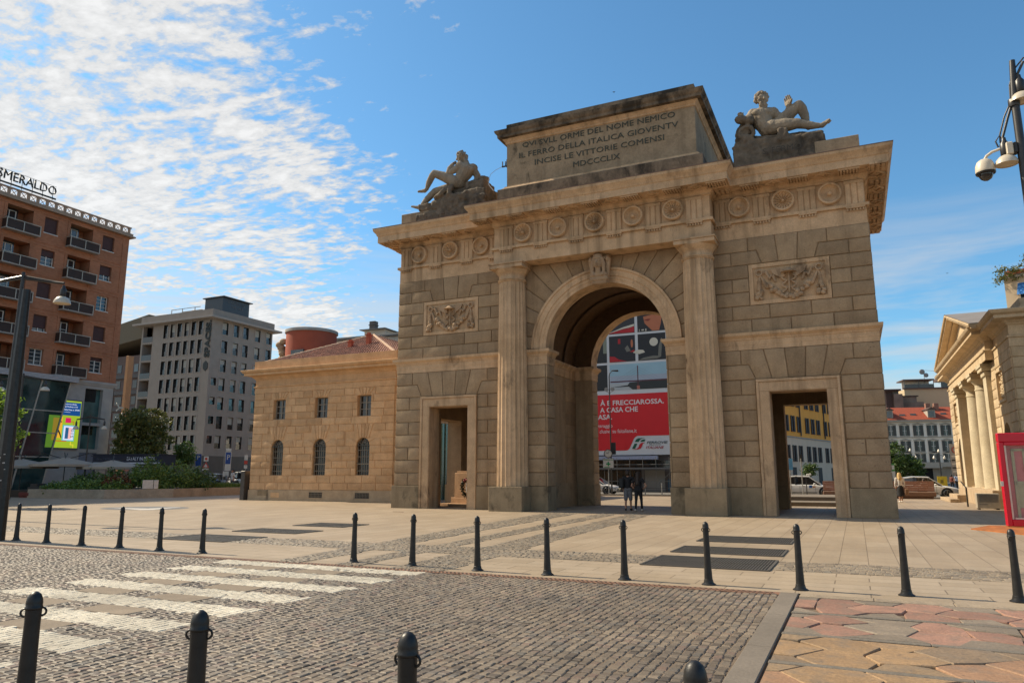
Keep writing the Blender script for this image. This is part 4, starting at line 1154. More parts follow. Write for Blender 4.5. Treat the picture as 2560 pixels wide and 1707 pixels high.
# bollards
M_iron = plain('cast_iron_paint', (.035, .033, .031), .42, .55, .3, 9, bmp=.25)
def make_bollard():
    b = empty('bollard')
    m = MB(); m.lathe([(.105, 0), (.105, .012), (.075, .03), (.066, .06), (.066, .075), (.060, .08), (.052, .25), (.046, .5), (.043, .72), (.0445, .8), (.0445, .805)], (0,0,0), 20); m.build('post', M_iron, b, 40)
    m = MB(); m.lathe([(.0445, .805), (.049, .81), (.049, .82), (.045, .825), (.046, .845), (.042, .87), (.032, .893), (.015, .907), (.002, .910)], (0,0,0), 20); m.build('cap', M_iron, b, 50)
    for s in (-1, 1):
        m = MB(); m.tube([(s*(.040+.026*math.sin(a)), 0, .79+.024*math.cos(a)) for a in [PI*k/8 for k in range(9)]], .0065, 6)
        m.build('chain_ring', M_iron, b, 60)
    return b
bo = make_bollard()
bx = [(-9.30, -19.40), (-7.96, -19.50), (-6.55, -19.59), (-5.24, -19.60), (-3.89, -19.66), (-2.60, -19.68), (1.32, -19.73), (2.61, -19.74), (3.94, -19.77), (5.23, -19.78), (6.53, -19.79), (7.81, -19.77), (9.08, -19.74), (10.41, -19.67), (11.68, -19.63)]
front = [(5.35, -28.24), (6.76, -28.27), (8.04, -28.27), (9.31, -28.25)]
ord_ = ['first', 'second', 'third', 'fourth', 'fifth', 'sixth', 'seventh', 'eighth', 'ninth']
for i, (x, y) in enumerate(bx):
    o = bo if i == 0 else copy_tree(bo)
    o.location = (x, y, 0); o.rotation_euler = (rnd.uniform(-.012, .012), rnd.uniform(-.012, .012), rnd.uniform(-.2, .2) if i < 13 else 1.0)
    if i < 6: lab = 'dark iron bollard, %s from left of the six before the gap' % ord_[i]
    else: lab = 'dark iron bollard on the plaza edge, %s to the right of the gap' % ord_[i-6]
    tag(o, lab, 'bollard', 'bollards along the plaza edge')
for i, (x, y) in enumerate(front):
    o = copy_tree(bo); o.location = (x, y, 0); o.rotation_euler.z = (.9, .5, 0, -.2)[i]
    tag(o, 'foreground iron bollard cut by the lower frame, ' + ('leftmost', 'second from left', 'third from left', 'rightmost, only its cap visible')[i], 'bollard', 'foreground bollards')
# ------------------------------------------------------------------ customs houses
M_cust = stone('golden_sandstone', (.50, .30, .155), (.62, .405, .225), var=.22, big=.7, fine=20, bmp=.35, streak=.3)
M_cream = stone('cream_column_stone', (.46, .38, .25), (.56, .48, .34), var=.1, big=.5, fine=20, bmp=.25, streak=.2)
M_cust2 = stone('cream_sandstone', (.47, .345, .205), (.57, .44, .285), var=.2, big=.7, fine=20, bmp=.35, streak=.4)
M_cust_plinth = stone('pale_plinth_stone', (.36, .26, .165), (.46, .35, .23), var=.15, big=.9, fine=30, stain=.1, stain_col=(.12, .09, .06), bmp=.35)
def tile_mat(name, c1, c2, sx_=.22, sy_=.38):
    m, t, p = new_mat(name); v = obj_vec(t)
    a = nd(t, 'Attribute', attribute_name='v').outputs['Fac']
    n = noi(t, v, 1.6, 5, .7); n2 = noi(t, v, 7, 3)
    c = mixc(t, mth(t, 'MULTIPLY_ADD', a, .7, mth(t, 'MULTIPLY', n, .3)), c1, c2)
    c = nd(t, 'VectorMath', {0: c, 3: nd(t, 'MapRange', {0: n2, 1: .3, 2: .7, 3: .65, 4: 1.3}).outputs[0]}, operation='SCALE').outputs[0]
    t.links.new(c, p.inputs['Base Color']); p.inputs['Roughness'].default_value = .85
    return m
M_tile = tile_mat('clay_roof_tiles', (.13, .045, .028), (.31, .13, .08))
M_winframe = plain('grey_window_frame', (.22, .19, .15), .6)
M_glassd = glassy('dark_window_glass', (.012, .012, .012), .08)
M_grille = plain('grey_iron_grille', (.20, .17, .13), .6, .2)
M_chim = plain('red_chimney_pot', (.42, .10, .05), .8, 0, .2, 4)
def tiled_slope(mb, A, B_, Cp, Dp, w_=.20, l=.36):
    """curved tiles on the quad A-B (eave) to D-C (top)"""
    A, B_, Cp, Dp = map(Vector, (A, B_, Cp, Dp))
    nrm = (B_-A).cross(Dp-A).normalized()
    if nrm.z < 0: nrm = -nrm
    nu = max(1, int((B_-A).length/w_)); nv = max(1, int(((Dp+Cp)/2-(A+B_)/2).length/l))
    for j in range(nv):
        ta, tb = j/nv, (j+1)/nv*1.0
        L0, R0 = A.lerp(Dp, ta), B_.lerp(Cp, ta); L1, R1 = A.lerp(Dp, tb), B_.lerp(Cp, tb)
        n_ = max(1, int((R0-L0).length/w_)) 
        for i in range(n_):
            a, b = i/n_, (i+1)/n_; mb.cur = rnd.random()
            p0, p1 = L0.lerp(R0, a), L0.lerp(R0, b); q0, q1 = L1.lerp(R1, a), L1.lerp(R1, b)
            up = nrm*.055; lift = nrm*.03
            r1 = [p0+lift, (p0*.7+p1*.3)+up+lift, (p0*.3+p1*.7)+up+lift, p1+lift]; r2 = [q0, (q0*.7+q1*.3)+up, (q0*.3+q1*.7)+up, q1]
            A1 = [mb.vv(p) for p in r1]; A2 = [mb.vv(p) for p in r2]
            mb.skin(A1, A2, False); mb.face([A1[3], A1[2], A1[1], A1[0]])
def arch_block(mb, cx, zs, r, x0, x1, z1, n=7):
    """fan of stones over a round window (spring zs) inside x0..x1, up to z1"""
    for k in range(n):
        a0, a1 = PI*k/n, PI*(k+1)/n
        far = 3*(z1-zs)
        q = [(cx+r*math.cos(a0), zs+r*math.sin(a0)), (cx+far*math.cos(a0), zs+far*math.sin(a0)), (cx+far*math.cos(a1), zs+far*math.sin(a1)), (cx+r*math.cos(a1), zs+r*math.sin(a1))]
        q = clip(q, x0, x1, zs+.001, z1)
        if q: mb.pad(q, .025, .006, .012)
HP = [(0, 6.98), (.03, 6.99), (.03, 7.36), (.09, 7.38), (.10, 7.45), (.02, 7.47), (0, 7.49), (0, 7.9), (.06, 7.94), (.08, 8.0), (.16, 8.05), (.20, 8.1), (.56, 8.16), (.56, 8.30), (.62, 8.32), (.70, 8.41), (.74, 8.50), (.72, 8.52), (.15, 8.56), (.15, 8.58), (.10, 8.58), (.10, 9.15), (-.35, 9.17)]
def customs(name, x0, x1, y0, y1, lab):
    """front faces -y; local origin at the front left corner"""
    root = empty(name, (x0, y0, 0), 0, lab, 'building')
    w_, d_ = x1-x0, y1-y0
    return root, w_, d_
root, w_, d_ = customs('customs_house', -26.4, -15.15, 5.76, 22.0, 'low golden stone customs house with three barred round windows, left of the gate')
CH = [.68 + .45*k for k in range(15)]                                   # courses to 6.98
wc = [2.2, 5.66, 9.0]                                                    # window axes, local x
m = MB()
sq = [(c-.50, c+.50, 5.20, 6.50) for c in wc]
ar = [(c-.50, c+.50, 1.60, 3.38) for c in wc]
wall(m, 0, w_, 0, 7.0, sq + ar + [(c-.50, c+.50, 3.38, 3.88) for c in wc], 0, .32)
for c in wc:                                                            # round heads
    arc = [(c+.5*math.cos(a), 3.38+.5*math.sin(a)) for a in [PI*k/16 for k in range(17)]]
    for a, b in zip(arc, arc[1:]):
        m.poly([(a[0], 0, a[1]), (a[0], 0, 3.88), (b[0], 0, 3.88), (b[0], 0, b[1])]); m.poly([(a[0],0,a[1]), (b[0],0,b[1]), (b[0],.32,b[1]), (a[0],.32,a[1])])
m.box(0, w_, .4, d_, 0, 7.0); m.box(.3, w_-.3, .3, d_-.3, 7., 8.9); m.box(0, .02, 0, .4, 0, 7); m.box(w_-.02, w_, 0, .4, 0, 7)
P_ = dict(h=.035, g=.013, c=.012)
for k in range(14):
    z0, z1 = CH[k], CH[k+1]
    cuts = [0]; x = .85 if k % 2 else 1.35
    while x < w_-.5: cuts.append(x); x += rnd.choice([1.05, 1.15, 1.25])
    cuts.append(w_)
    segs = [(a, b) for a, b in zip(cuts, cuts[1:])]
    voids = []
    for c in wc:
        if z1 > 1.62 and z0 < 3.36: voids.append((c-.5, c+.5))
        if z0 > 3.2 and z0 < 4.55: voids.append((c-1.35, c+1.35) if z0 < 4.1 else (c-.75, c+.75))
        if z1 > 5.22 and z0 < 6.48: voids.append((c-.5, c+.5))
        if z0 > 6.5: voids.append((c-.75, c+.75))
    for a, b in segs:
        parts = [(a, b)]
        for va, vb in voids:
            nx = []
            for p, q in parts:
                if vb <= p or va >= q: nx.append((p, q))
                else:
                    if va - p > .02: nx.append((p, va))
                    if q - vb > .02: nx.append((vb, q))
            parts = nx
        for p, q in parts:
            if q-p > .05: m.pad([(p, z0), (q, z0), (q, z1), (p, z1)], **P_)
for c in wc:
    T0 = m.T
    arch_block(m, c, 3.38, .5, c-1.35, c+1.35, 3.83, 7); arch_block(m, c, 3.38, .5, c-.75, c+.75, 4.73, 9) if False else None
    zt = CH[9]
    for k in range(5):
        x0_, x1_ = c-.45+.18*k*1., c-.45+.18*(k+1); X0, X1 = c-.75+.3*k, c-.75+.3*(k+1)
        m.pad([(x0_, 3.86), (x1_, 3.86), (X1, zt), (X0, zt)], **P_)
        m.pad([(c-.40+.16*k*1., 6.53), (c-.40+.16*(k+1), 6.53), (c-.75+.3*(k+1), 6.98), (c-.75+.3*k, 6.98)], **P_)
m.T = Matrix.Translation((w_, 0, 0)) @ Matrix.Rotation(R(90), 4, 'Z')
for k in range(14):
    x = 0 if k % 2 == 0 else -.0; j = 0
    cuts = [0, .55 if k % 2 else 1.1]
    while cuts[-1] < d_: cuts.append(cuts[-1]+1.1)
    for a, b in zip(cuts, cuts[1:]): m.pad([(a, CH[k]), (b, CH[k]), (b, CH[k+1]), (a, CH[k+1])], **P_)
m.T = Matrix()
m.build('wall', M_cust, root, 35)
m = MB(); m.bbox(-.06, w_+.06, -.06, d_, 0, .68, .01, .6); m.build('plinth', M_cust_plinth, root)
m = MB(); molding(m, [(0, 0), (w_, 0), (w_, d_), (0, d_)], HP); m.build('cornice', M_cust, root, 30)
m = MB(); e = .25; z0, z1 = 9.05, 11.45; rx = w_/2
A = [(e, e, z0), (w_-e, e, z0), (w_-e, d_-e, z0), (e, d_-e, z0)]; R1, R2 = (rx, 5.4, z1), (rx, d_-5.4, z1)
tiled_slope(m, A[0], A[1], R1, R1); tiled_slope(m, A[1], A[2], R2, R1); tiled_slope(m, A[3], A[0], R1, R2); tiled_slope(m, A[2], A[3], R2, R2)
rf = m.build('roof', M_tile, root)
m = MB()
for a, b in ((A[0], R1), (A[1], R1), (R1, R2)):
    for k in range(18): m.cap(Vector(a).lerp(Vector(b), k/18) + Vector((0,0,.05)), .11, Vector(a).lerp(Vector(b), (k+.9)/18) + Vector((0,0,.05)), .09, 8)
m.build('ridge_tiles', plain('pale_ridge_tile', (.50, .33, .22), .85, 0, .25, 3), rf)
for x, y, z in ((6.95, 3.0, 10.4), (5.75, 2.6, 9.95), (10.2, 2.4, 9.9)):
    m = MB(); m.bbox(x-.14, x+.14, y-.14, y+.14, z-.6, z+.55, .01); m.box(x-.18, x+.18, y-.18, y+.18, z+.55, z+.62); m.box(x-.1, x+.1, y-.1, y+.1, z+.62, z+.74); m.build('chimney', M_chim, rf)
def bar_window(c, parent):
    m = MB(); m.box(c-.5, c+.5, .27, .31, 1.6, 3.9); w1 = m.build('round_window', M_glassd, parent)
    m = MB()
    for k in range(6): x = c-.42+.168*k; m.tube([(x, .12, 1.6), (x, .12, 3.38 + math.sqrt(max(0, .25-(x-c)**2))-.12)], .016, 5)
    for z in (1.85, 2.25, 2.28, 2.7, 3.1, 3.38): m.box(c-.48, c+.48, .10, .13, z, z+.03)
    m.tube([(c+.47*math.cos(a), .12, 3.38+.47*math.sin(a)) for a in [PI*k/14 for k in range(15)]], .02, 5)
    m.tube([(c+.22*math.cos(a), .12, 3.38+.22*math.sin(a)) for a in [PI*k/10 for k in range(11)]], .016, 5)
    for k in range(1, 6): a = PI*k/6; m.tube([(c+.22*math.cos(a), .12, 3.38+.22*math.sin(a)), (c+.46*math.cos(a), .12, 3.38+.46*math.sin(a))], .014, 5)
    m.build('grille', M_grille, w1)
def sq_window(c, parent):
    m = MB(); m.box(c-.46, c+.46, .27, .30, 5.2, 6.5); w1 = m.build('square_window', M_glassd, parent)
    m = MB()
    for a, b in ((c-.5, c-.42), (c-.05, c+.05), (c+.42, c+.5)): m.box(a, b, .22, .28, 5.2, 6.5)
    for z in (5.2, 5.62, 6.03, 6.44): m.box(c-.5, c+.5, .225, .275, z, z+.05)
    m.build('sash', M_winframe, w1)
for c in wc: bar_window(c, root); sq_window(c, root)
for c in (5.55, 9.1):
    m = MB(); m.box(c-.52, c+.52, -.064, -.055, .22, .55); v_ = m.build('cellar_vent', M_black, root)
    m = MB()
    for k in range(10): x = c-.5+.111*k; m.box(x-.012, x+.012, -.085, -.064, .22, .55)
    for z in (.22, .33, .44, .54): m.box(c-.52, c+.52, -.08, -.066, z-.012, z+.012)
    m.build('bars', M_grille, v_)
m = MB(); m.bbox(1.9-.0, 2.6, -.07, -.05, .2, .5, .004); m.build('blocked_vent', M_cust, root)
m = MB(); m.bbox(.75, 1.65, -.068, -.05, .30, .66, .004); m.build('dark_patch', M_plinth, root)
# leaning dark steel panel at the left corner
m = MB(); m.bbox(-.17, .17, -.45, .45, 0, 1.88, .02); o = m.build('steel_pylon', plain('dark_steel', (.09, .08, .07), .5, .4), None, None, (-26.75, 5.9, 0), 0); tag(o, 'narrow dark steel pylon standing at the left corner of the barred-window customs house', 'pylon')

# right customs house with a columned portico: its portico faces -x
root = empty('customs_house', (16.3, 28.2, 0), R(-90), 'golden customs house on the right with pediment, columns and tiled roof', 'building')
# local x runs towards the camera (world -y), local -y is world -x
L = 28.2 - 5.5; dep = 11.3
m = MB()
po0, po1 = 5.6, 17.2                                                        # portico opening
wa = [3.0, 19.75]
ah = [(c-.85, c+.85, .9, 3.1) for c in wa]
wall(m, 0, L, 0, 7.0, ah + [(c-.85, c+.85, 3.1, 3.95) for c in wa] + [(po0, po1, .9, 6.98, 2.6)] + [(c-.85, c+.85, 5.0, 6.3, .12) for c in wa], 0, .9)
m.box(po0, po1, 2.6, 2.7, 0, 7); m.box(0, L, 2.8, dep, 0, 7); m.box(0, .02, 0, 2.8, 0, 7); m.box(L-.02, L, 0, 2.8, 0, 7)
m.box(.3, L-.3, .3, dep-.3, 7., 8.55)
for c in wa:
    m.box(c-.85, c+.85, .12, .14, 5.0, 6.3)
    arc = [(c+.85*math.cos(a), 3.1+.85*math.sin(a)) for a in [PI*k/16 for k in range(17)]]
    for a, b in zip(arc, arc[1:]):
        m.poly([(a[0], 0, a[1]), (a[0], 0, 3.95), (b[0], 0, 3.95), (b[0], 0, b[1])]); m.poly([(a[0],0,a[1]), (b[0],0,b[1]), (b[0],.9,b[1]), (a[0],.9,a[1])])
for k in range(14):
    z0, z1 = CH[k], CH[k+1]
    for A0, A1 in ((0, po0), (po1, L)):
        c = wa[0] if A0 == 0 else wa[1]
        cuts = [A0] + [A0 + (.8 if k % 2 else 1.4) + 1.4*j for j in range(4) if A0 + (.8 if k % 2 else 1.4) + 1.4*j < A1-.3] + [A1]
        void = None
        if z1 > .92 and z0 < 3.05: void = (c-.85, c+.85)
        elif z0 < 4.2 and z0 > 3.0: void = (c-1.1, c+1.1)
        elif z1 > 4.9 and z0 < 6.38: void = (c-1.0, c+1.0)
        for a, b in zip(cuts, cuts[1:]):
            ps = [(a, b)]
            if void:
                ps = []
                if void[0]-a > .03: ps.append((a, min(b, void[0])))
                if b-void[1] > .03: ps.append((max(a, void[1]), b))
            for p, q in ps:
                if q-p > .05: m.pad([(p, z0), (q, z0), (q, z1), (p, z1)], **P_)
m.T = Matrix.Translation((L, 0, 0)) @ Matrix.Rotation(R(90), 4, 'Z')            # flank towards the camera
for k in range(14):
    cuts = [0] + [(.75 if k % 2 else 1.3) + 1.3*j for j in range(9)]
    cuts = [c for c in cuts if c < dep] + [dep]
    for a, b in zip(cuts, cuts[1:]): m.pad([(a, CH[k]), (b, CH[k]), (b, CH[k+1]), (a, CH[k+1])], h=.05, g=.01, c=.03)
m.T = Matrix()
m.build('wall', M_cust2, root, 35)
m = MB(); m.bbox(-.05, po0, -.06, dep, 0, .66, .01); m.bbox(po1, L+.05, -.06, dep, 0, .66, .01); m.bbox(po0-.4, po1+.4, -.55, 2.6, 0, .86, .015); m.bbox(po0-1.9, po0+2.2, -1.0, -.56, 0, .42, .015); m.bbox(po0-2.2, po0+3.4, -1.5, -1.01, 0, .2, .015)
m.build('podium', M_cust_plinth, root)
m = MB(); molding(m, [(0, 0), (po0-1.6, 0), (po0-1.6, -.35), (po1+1.6, -.35), (po1+1.6, 0), (L, 0), (L, dep), (0, dep)], [(0, 6.97)] + HP[1:17] + [(.72, 8.52), (-.3, 8.6)])
m.box(po0-.2, po1+.2, -.33, 2.5, 6.99, 7.3)
m.build('entablature', M_cust2, root, 30)
m = MB()                                                                   # pediment
cx_ = (po0+po1)/2; hw = (po1-po0)/2 + 2.45; ap = 2.05
m.prism([(cx_-hw+1, 8.5), (cx_+hw-1, 8.5), (cx_, 8.5+ap-.35)], -.33, 3.2, .5)
m.build('pediment', M_cust2, root)
m = MB()
for s in (-1, 1):
    a, b = (cx_+s*(hw+.25), 8.48), (cx_, 8.48+ap+.05)
    n_ = Vector((b[0]-a[0], b[1]-a[1])).normalized(); up = Vector((-n_.y, n_.x))*(-s)
    if up.y < 0: up = -up
    for (o0, o1, yy) in ((-.26, -.12, -.6), (-.12, .0, -.95), (0, .10, -1.05)):
        pa = [(a[0]+up.x*o0, a[1]+up.y*o0), (b[0], b[1]+o0/up.y), (b[0], b[1]+o1/up.y), (a[0]+up.x*o1, a[1]+up.y*o1)]
        m.prism(pa if s > 0 else pa[::-1], yy, 3.3, .5)
m.build('raking_cornice', M_cust2, root, 30)
m = MB()
for s in (-1, 1):
    a, b = (cx_+s*(hw+.25), 8.62), (cx_, 8.62+ap+.06)
    m.poly([(a[0], -1.05, a[1]), (b[0], -1.05, b[1]), (b[0], 3.4, b[1]), (a[0], 3.4, a[1])])
m.build('pediment_roof', plain('grey_lead_roof', (.26, .22, .18), .6, .1, .15, 1), root)
for i, (x, kind) in enumerate(((po0+.25, 'p'), (cx_-1.75, 'c'), (cx_+1.75, 'c'), (po1-.25, 'p'))):
    m = MB()
    if kind == 'c':
        m.lathe([(.52, .86), (.52, .9), (.50, .95), (.49, 2.5), (.46, 4.5), (.43, 6.05), (.46, 6.08), (.46, 6.13), (.43, 6.15), (.43, 6.35)], (x, .25, 0), 28)
        co = m.build('portico_column', M_cream, root, 35); m = MB()
        m.lathe([(.43, 6.35), (.50, 6.45), (.58, 6.55), (.60, 6.62)], (x, .25, 0), 28)
    else:
        m.bbox(x-.45, x+.45, -.25, .75, .86, 6.35, .01); co = m.build('pilaster', M_cream, root); m = MB(); m.bbox(x-.52, x+.52, -.32, .82, 6.36, 6.6, .03)
    m.bbox(x-.66, x+.66, -.42, .92, 6.62, 6.80, .01); m.bbox(x-.72, x+.72, -.47, .97, 6.802, 6.97, .01); m.build('capital', M_cream, co, 35)
for c in wa:
    m = MB()
    for (a, b, z0, z1) in ((c-.98, c-.82, 4.86, 6.42), (c+.82, c+.98, 4.86, 6.42)): m.bbox(a, b, -.07, .03, z0, z1, .008)
    for z0, z1 in ((4.86, 5.0), (6.28, 6.42)): m.bbox(c-.82, c+.82, -.065, .03, z0, z1, .008)
    fr = m.build('relief_panel', M_cust2, root); m = MB(); rn = random.Random(int(c))
    for k in range(60): m.sphere((c+rn.uniform(-.7, .7), .09, 5.65+rn.uniform(-.55, .55)), (rn.uniform(.05, .13), .08, rn.uniform(.05, .12)), 7, 5, rn.random())
    m.build('carving', M_cust2, fr, 50)
    m = MB(); m.box(c-.85, c+.85, .85, .88, .9, 3.95); m.build('arched_window', glassy('shop_glass', (.03, .03, .028), .1), root)
m = MB(); z0, z1 = 8.6, 11.7
A = [(.4, .6, z0), (L-.4, .6, z0), (L-.4, dep-.4, z0), (.4, dep-.4, z0)]; ry = dep/2; R1, R2 = (5.6, ry, z1), (L-5.6, ry, z1)
tiled_slope(m, A[0], A[1], R2, R1, .26, .42); tiled_slope(m, A[1], A[2], R2, R2, .26, .42); tiled_slope(m, A[3], A[0], R1, R1, .26, .42)
m.build('roof', M_tile, root)
m = MB(); m.bbox(18.9, L-.2, .55, dep-.3, 8.5, 9.1, .01); m.build('parapet', M_cust_plinth, root)
m = MB()
for z, x in ((7.75, L+.02), (7.1, L+.02)): m.tube([(x, 1.2, z), (x+.35, 1.25, z+.1), (x+.5, 1.3, z)], .05, 6)
m.build('bracket_spike', M_iron, root)
# condenser unit at the podium corner
a = empty('condenser_unit', (15.42, 9.9, 0), 0, 'boxy grey air conditioning condenser unit beside the columned portico podium', 'condenser')
a.scale = (.84, .84, .84)
m = MB(); m.bbox(-.55, .55, -.30, .30, .06, .88, .02); m.build('casing', plain('beige_metal', (.38, .33, .25), .5), a)
m = MB()
for k in range(11): m.box(-.45, .47, -.315, -.30, .40+.04*k, .42+.04*k)
m.box(-.45, -.05, -.316, -.30, .26, .30); m.build('grille_slats', plain('grey_slat', (.20, .18, .15), .5), a)
m = MB(); m.box(-.5, -.4, -.25, .25, 0, .06); m.box(.4, .5, -.25, .25, 0, .06); m.build('feet', M_black, a)
m = MB(); m.tube([(0, 0, 0), (0, 0, .95)], .04, 8); m.tube([(0, 0, .95), (-.1, .9, 1.25)], .03, 6); o = m.build('handrail_post', M_iron, None, 40, (14.95, 12.9, 0)); tag(o, 'short black handrail post at the foot of the portico podium', 'handrail')
# ------------------------------------------------------------------ buildings round the square
M_brick = None
def brick_mat(name, c1, c2, mort, w_=.25, h_=.075):
    m, t, p = new_mat(name); v = obj_vec(t); sx = nd(t, 'SeparateXYZ', {0: v})
    vec = nd(t, 'CombineXYZ', {0: mth(t, 'ADD', sx.outputs[0], sx.outputs[1]), 1: sx.outputs[2]}).outputs[0]
    b = nd(t, 'TexBrick', {'Vector': vec, 'Scale': 1., 'Mortar Size': .008, 'Brick Width': w_, 'Row Height': h_, 'Color1': c1, 'Color2': c2, 'Mortar': mort})
    n = noi(t, v, .45, 6, .65)
    c = nd(t, 'VectorMath', {0: b.outputs['Color'], 3: nd(t, 'MapRange', {0: n, 1: .3, 2: .7, 3: .78, 4: 1.2}).outputs[0]}, operation='SCALE').outputs[0]
    t.links.new(c, p.inputs['Base Color']); p.inputs['Roughness'].default_value = .9
    return m
M_brick = brick_mat('orange_brickwork', (.34, .115, .05), (.43, .165, .08), (.30, .17, .10))
M_concr = plain('pale_concrete', (.38, .34, .30), .85, 0, .14, 1.2, bmp=.2)
M_greyst = plain('warm_grey_cladding', (.27, .235, .20), .85, 0, .1, .8, bmp=.15)
M_trim = plain('light_stone_trim', (.34, .30, .26), .8, 0, .1, 2)
M_wglass = glassy('sky_reflecting_glass', (.035, .045, .05), .04, 1.)
M_white = M_white
M_whitep = plain('white_painted_frame', (.62, .58, .52), .5)
M_shut = plain('dark_red_roller_shutter', (.06, .022, .018), .7, 0, .15, 3)
M_dglass = glassy('dark_glass', (.015, .018, .018), .07)
M_metal = plain('balcony_metal', (.42, .37, .30), .5, .3)
M_brown = plain('brown_glass_panel', (.035, .018, .012), .7, 0, .2, 2)
def at_z(mb, z): pass
# --- brick block, facade along y facing +x.  local x = world y-offset, local -y = world +x
bb = empty('brick_apartment_block', (-61.5, 7.1-9.4, 0), R(90), 'orange brick apartment block with loggia balconies and rooftop letters, far left', 'building')
X1 = 21.15 + 2.3; OX = 2.3                                                      # local x = world y + 2.3
floors = [27.0 - 3.31*k for k in range(5)]
wcols = [(4.9+.65+OX-5.5+.0, )]
wx = [5.55+OX-.0, 11.8+OX, 18.05+OX]; lx = [8.2+OX, 14.45+OX, 1.95+OX]
m = MB(); holes = []
for zt in floors:
    for x in wx: holes.append((x, x+1.35, zt-1.6, zt, .35))
    for x in lx: holes.append((x, x+2.5, zt-2.35, zt+.15, 1.7))
wall(m, -14, X1, 11.2, 27.6, holes, 0, .35)
m.box(-14, X1, 1.75, 14, 11.2, 27.6); m.poly([(X1, 0, 11.2), (X1, 1.75, 11.2), (X1, 1.75, 27.6), (X1, 0, 27.6)])
m.build('wall', M_brick, bb)
for k, zt in enumerate(floors):                                            # raised brick frames round each window bay
    for x in wx:
        m = MB()
        a, b = x-1.05, x+2.15+.2
        z0, z1 = zt-2.75, zt+.35
        m.box(a-.12, a, -.05, .01, z0, z1); m.box(b, b+.12, -.05, .01, z0, z1); m.box(a, b, -.05, .01, z1-.12, z1); m.box(a, b, -.05, .01, z0, z0+.12); m.build('brick_frame', M_brick, bb)
for s_ in [(-14, X1)]:
    m = MB()
    m.box(-14, X1+.45, -.45, 14, 27.6, 27.75); m.box(-14, X1+.25, -.25, 14, 27.75, 28.05)
    m.box(-14, X1+.1, -.1, .1, 28.66, 28.80); 
    x = X1
    while x > -3:
        m.box(x-.28, x, -.06, .06, 28.05, 28.66); 
        for q in (-1, 1):
            m.bar((x-.28-.32, 0, 28.35+q*.0), (x-.28-.60, 0, 28.35+q*.28), .05); m.bar((x-.28-.32, 0, 28.35), (x-.28-.04, 0, 28.35+q*.28), .05)
        x -= .92
    m.build('roof_balustrade', M_brick if 0 else plain('terracotta_trim', (.34, .24, .17), .85, 0, .12, 2), bb)
rn = random.Random(8)
shut = {(0, 1): 1, (0, 2): .92, (1, 1): .42, (1, 2): .62, (2, 1): 1, (2, 2): 0, (3, 1): .8, (3, 2): 1, (4, 1): 0, (4, 2): .22}
for k, zt in enumerate(floors):
    for i, x in enumerate(wx):
        m = MB(); m.box(x, x+1.35, .30, .34, zt-1.6, zt); w0 = m.build('window', M_wglass, bb)
        m = MB()
        for a in (0, .625, 1.27): m.box(x+a, x+a+.09, .24, .30, zt-1.6, zt)
        for z in (-1.6, -1.2, -.8, -.42, -.07): m.box(x, x+1.35, .25, .30, zt+z, zt+z+(.07 if z in (-1.6, -.07) else .035))
        m.box(x-.06, x+1.41, -.06, .1, zt-1.68, zt-1.6)
        m.build('window_frame', M_whitep, w0)
        s_ = shut.get((k, i), rn.random())
        if s_ > 0:
            m = MB(); m.box(x+.02, x+1.33, .19, .235, zt-1.6*s_+.02, zt); m.build('roller_shutter', M_shut, w0)
    for i, x in enumerate(lx):
        m = MB(); op = rn.random() < .5
        m.box(x+.05, x+1.55, 1.0, 1.54, zt-2.35, zt+.14); w0 = m.build('loggia_door', M_wglass if (k, i) in ((0, 1), (4, 1), (1, 0), (2, 0)) else plain('shade_dark_loggia_door', (.022, .012, .010), .8), bb)  # near-black doors carry the loggia's shadow in their colour
        m = MB()
        for a in (.0, .62, 1.24): m.box(x+.05+a, x+.13+a, .93, .99, zt-2.35, zt-.1)
        for z in (-.1, -.8, -1.5): m.box(x+.05, x+1.37, .94, .99, zt+z-.05, zt+z)
        m.build('door_frame', M_whitep, w0)
        m = MB(); m.box(x-.35, x+2.9, -.75, .05, zt-2.47, zt-2.35)
        ba = m.build('balcony_slab', M_trim, bb); m = MB()
        for a in (-.33, 1.25, 2.82): m.box(x+a, x+a+.07, -.75, -.68, zt-2.35, zt-1.45)
        m.box(x-.33, x+2.89, -.76, -.66, zt-1.46, zt-1.40); m.box(x-.33, x-.28, -.7, 0, zt-1.45, zt-1.40); m.box(x+2.84, x+2.89, -.7, 0, zt-1.45, zt-1.40)
        m.build('railing', M_metal, ba)
        m = MB(); m.box(x-.25, x+2.8, -.715, -.70, zt-2.30, zt-1.5); m.box(x-.32, x-.30, -.66, -.02, zt-2.3, zt-1.5); m.build('railing_panel', M_brown, ba)
M_sign = plain('dark_sign_letters', (.018, .026, .026), .6)
sg = text_obj('roof_sign', 'SMERALDO', M_sign, bb, (7.1+OX-.35, -.3, 29.30), 0, .88, 5.6, .12, .0)
m = MB(); m.box(1, 12.5+OX, -.2, -.1, 28.95, 29.10); m.box(-2, 12.4+OX, -.25, -.22, 30.26, 30.285)
for k in range(12): m.box(3.4+k, 3.44+k, -.22, -.17, 28.8, 30.27)
m.build('sign_frame', M_sign, sg)
sg.children[0].matrix_parent_inverse = Matrix.Translation(Vector(sg.location)).inverted()
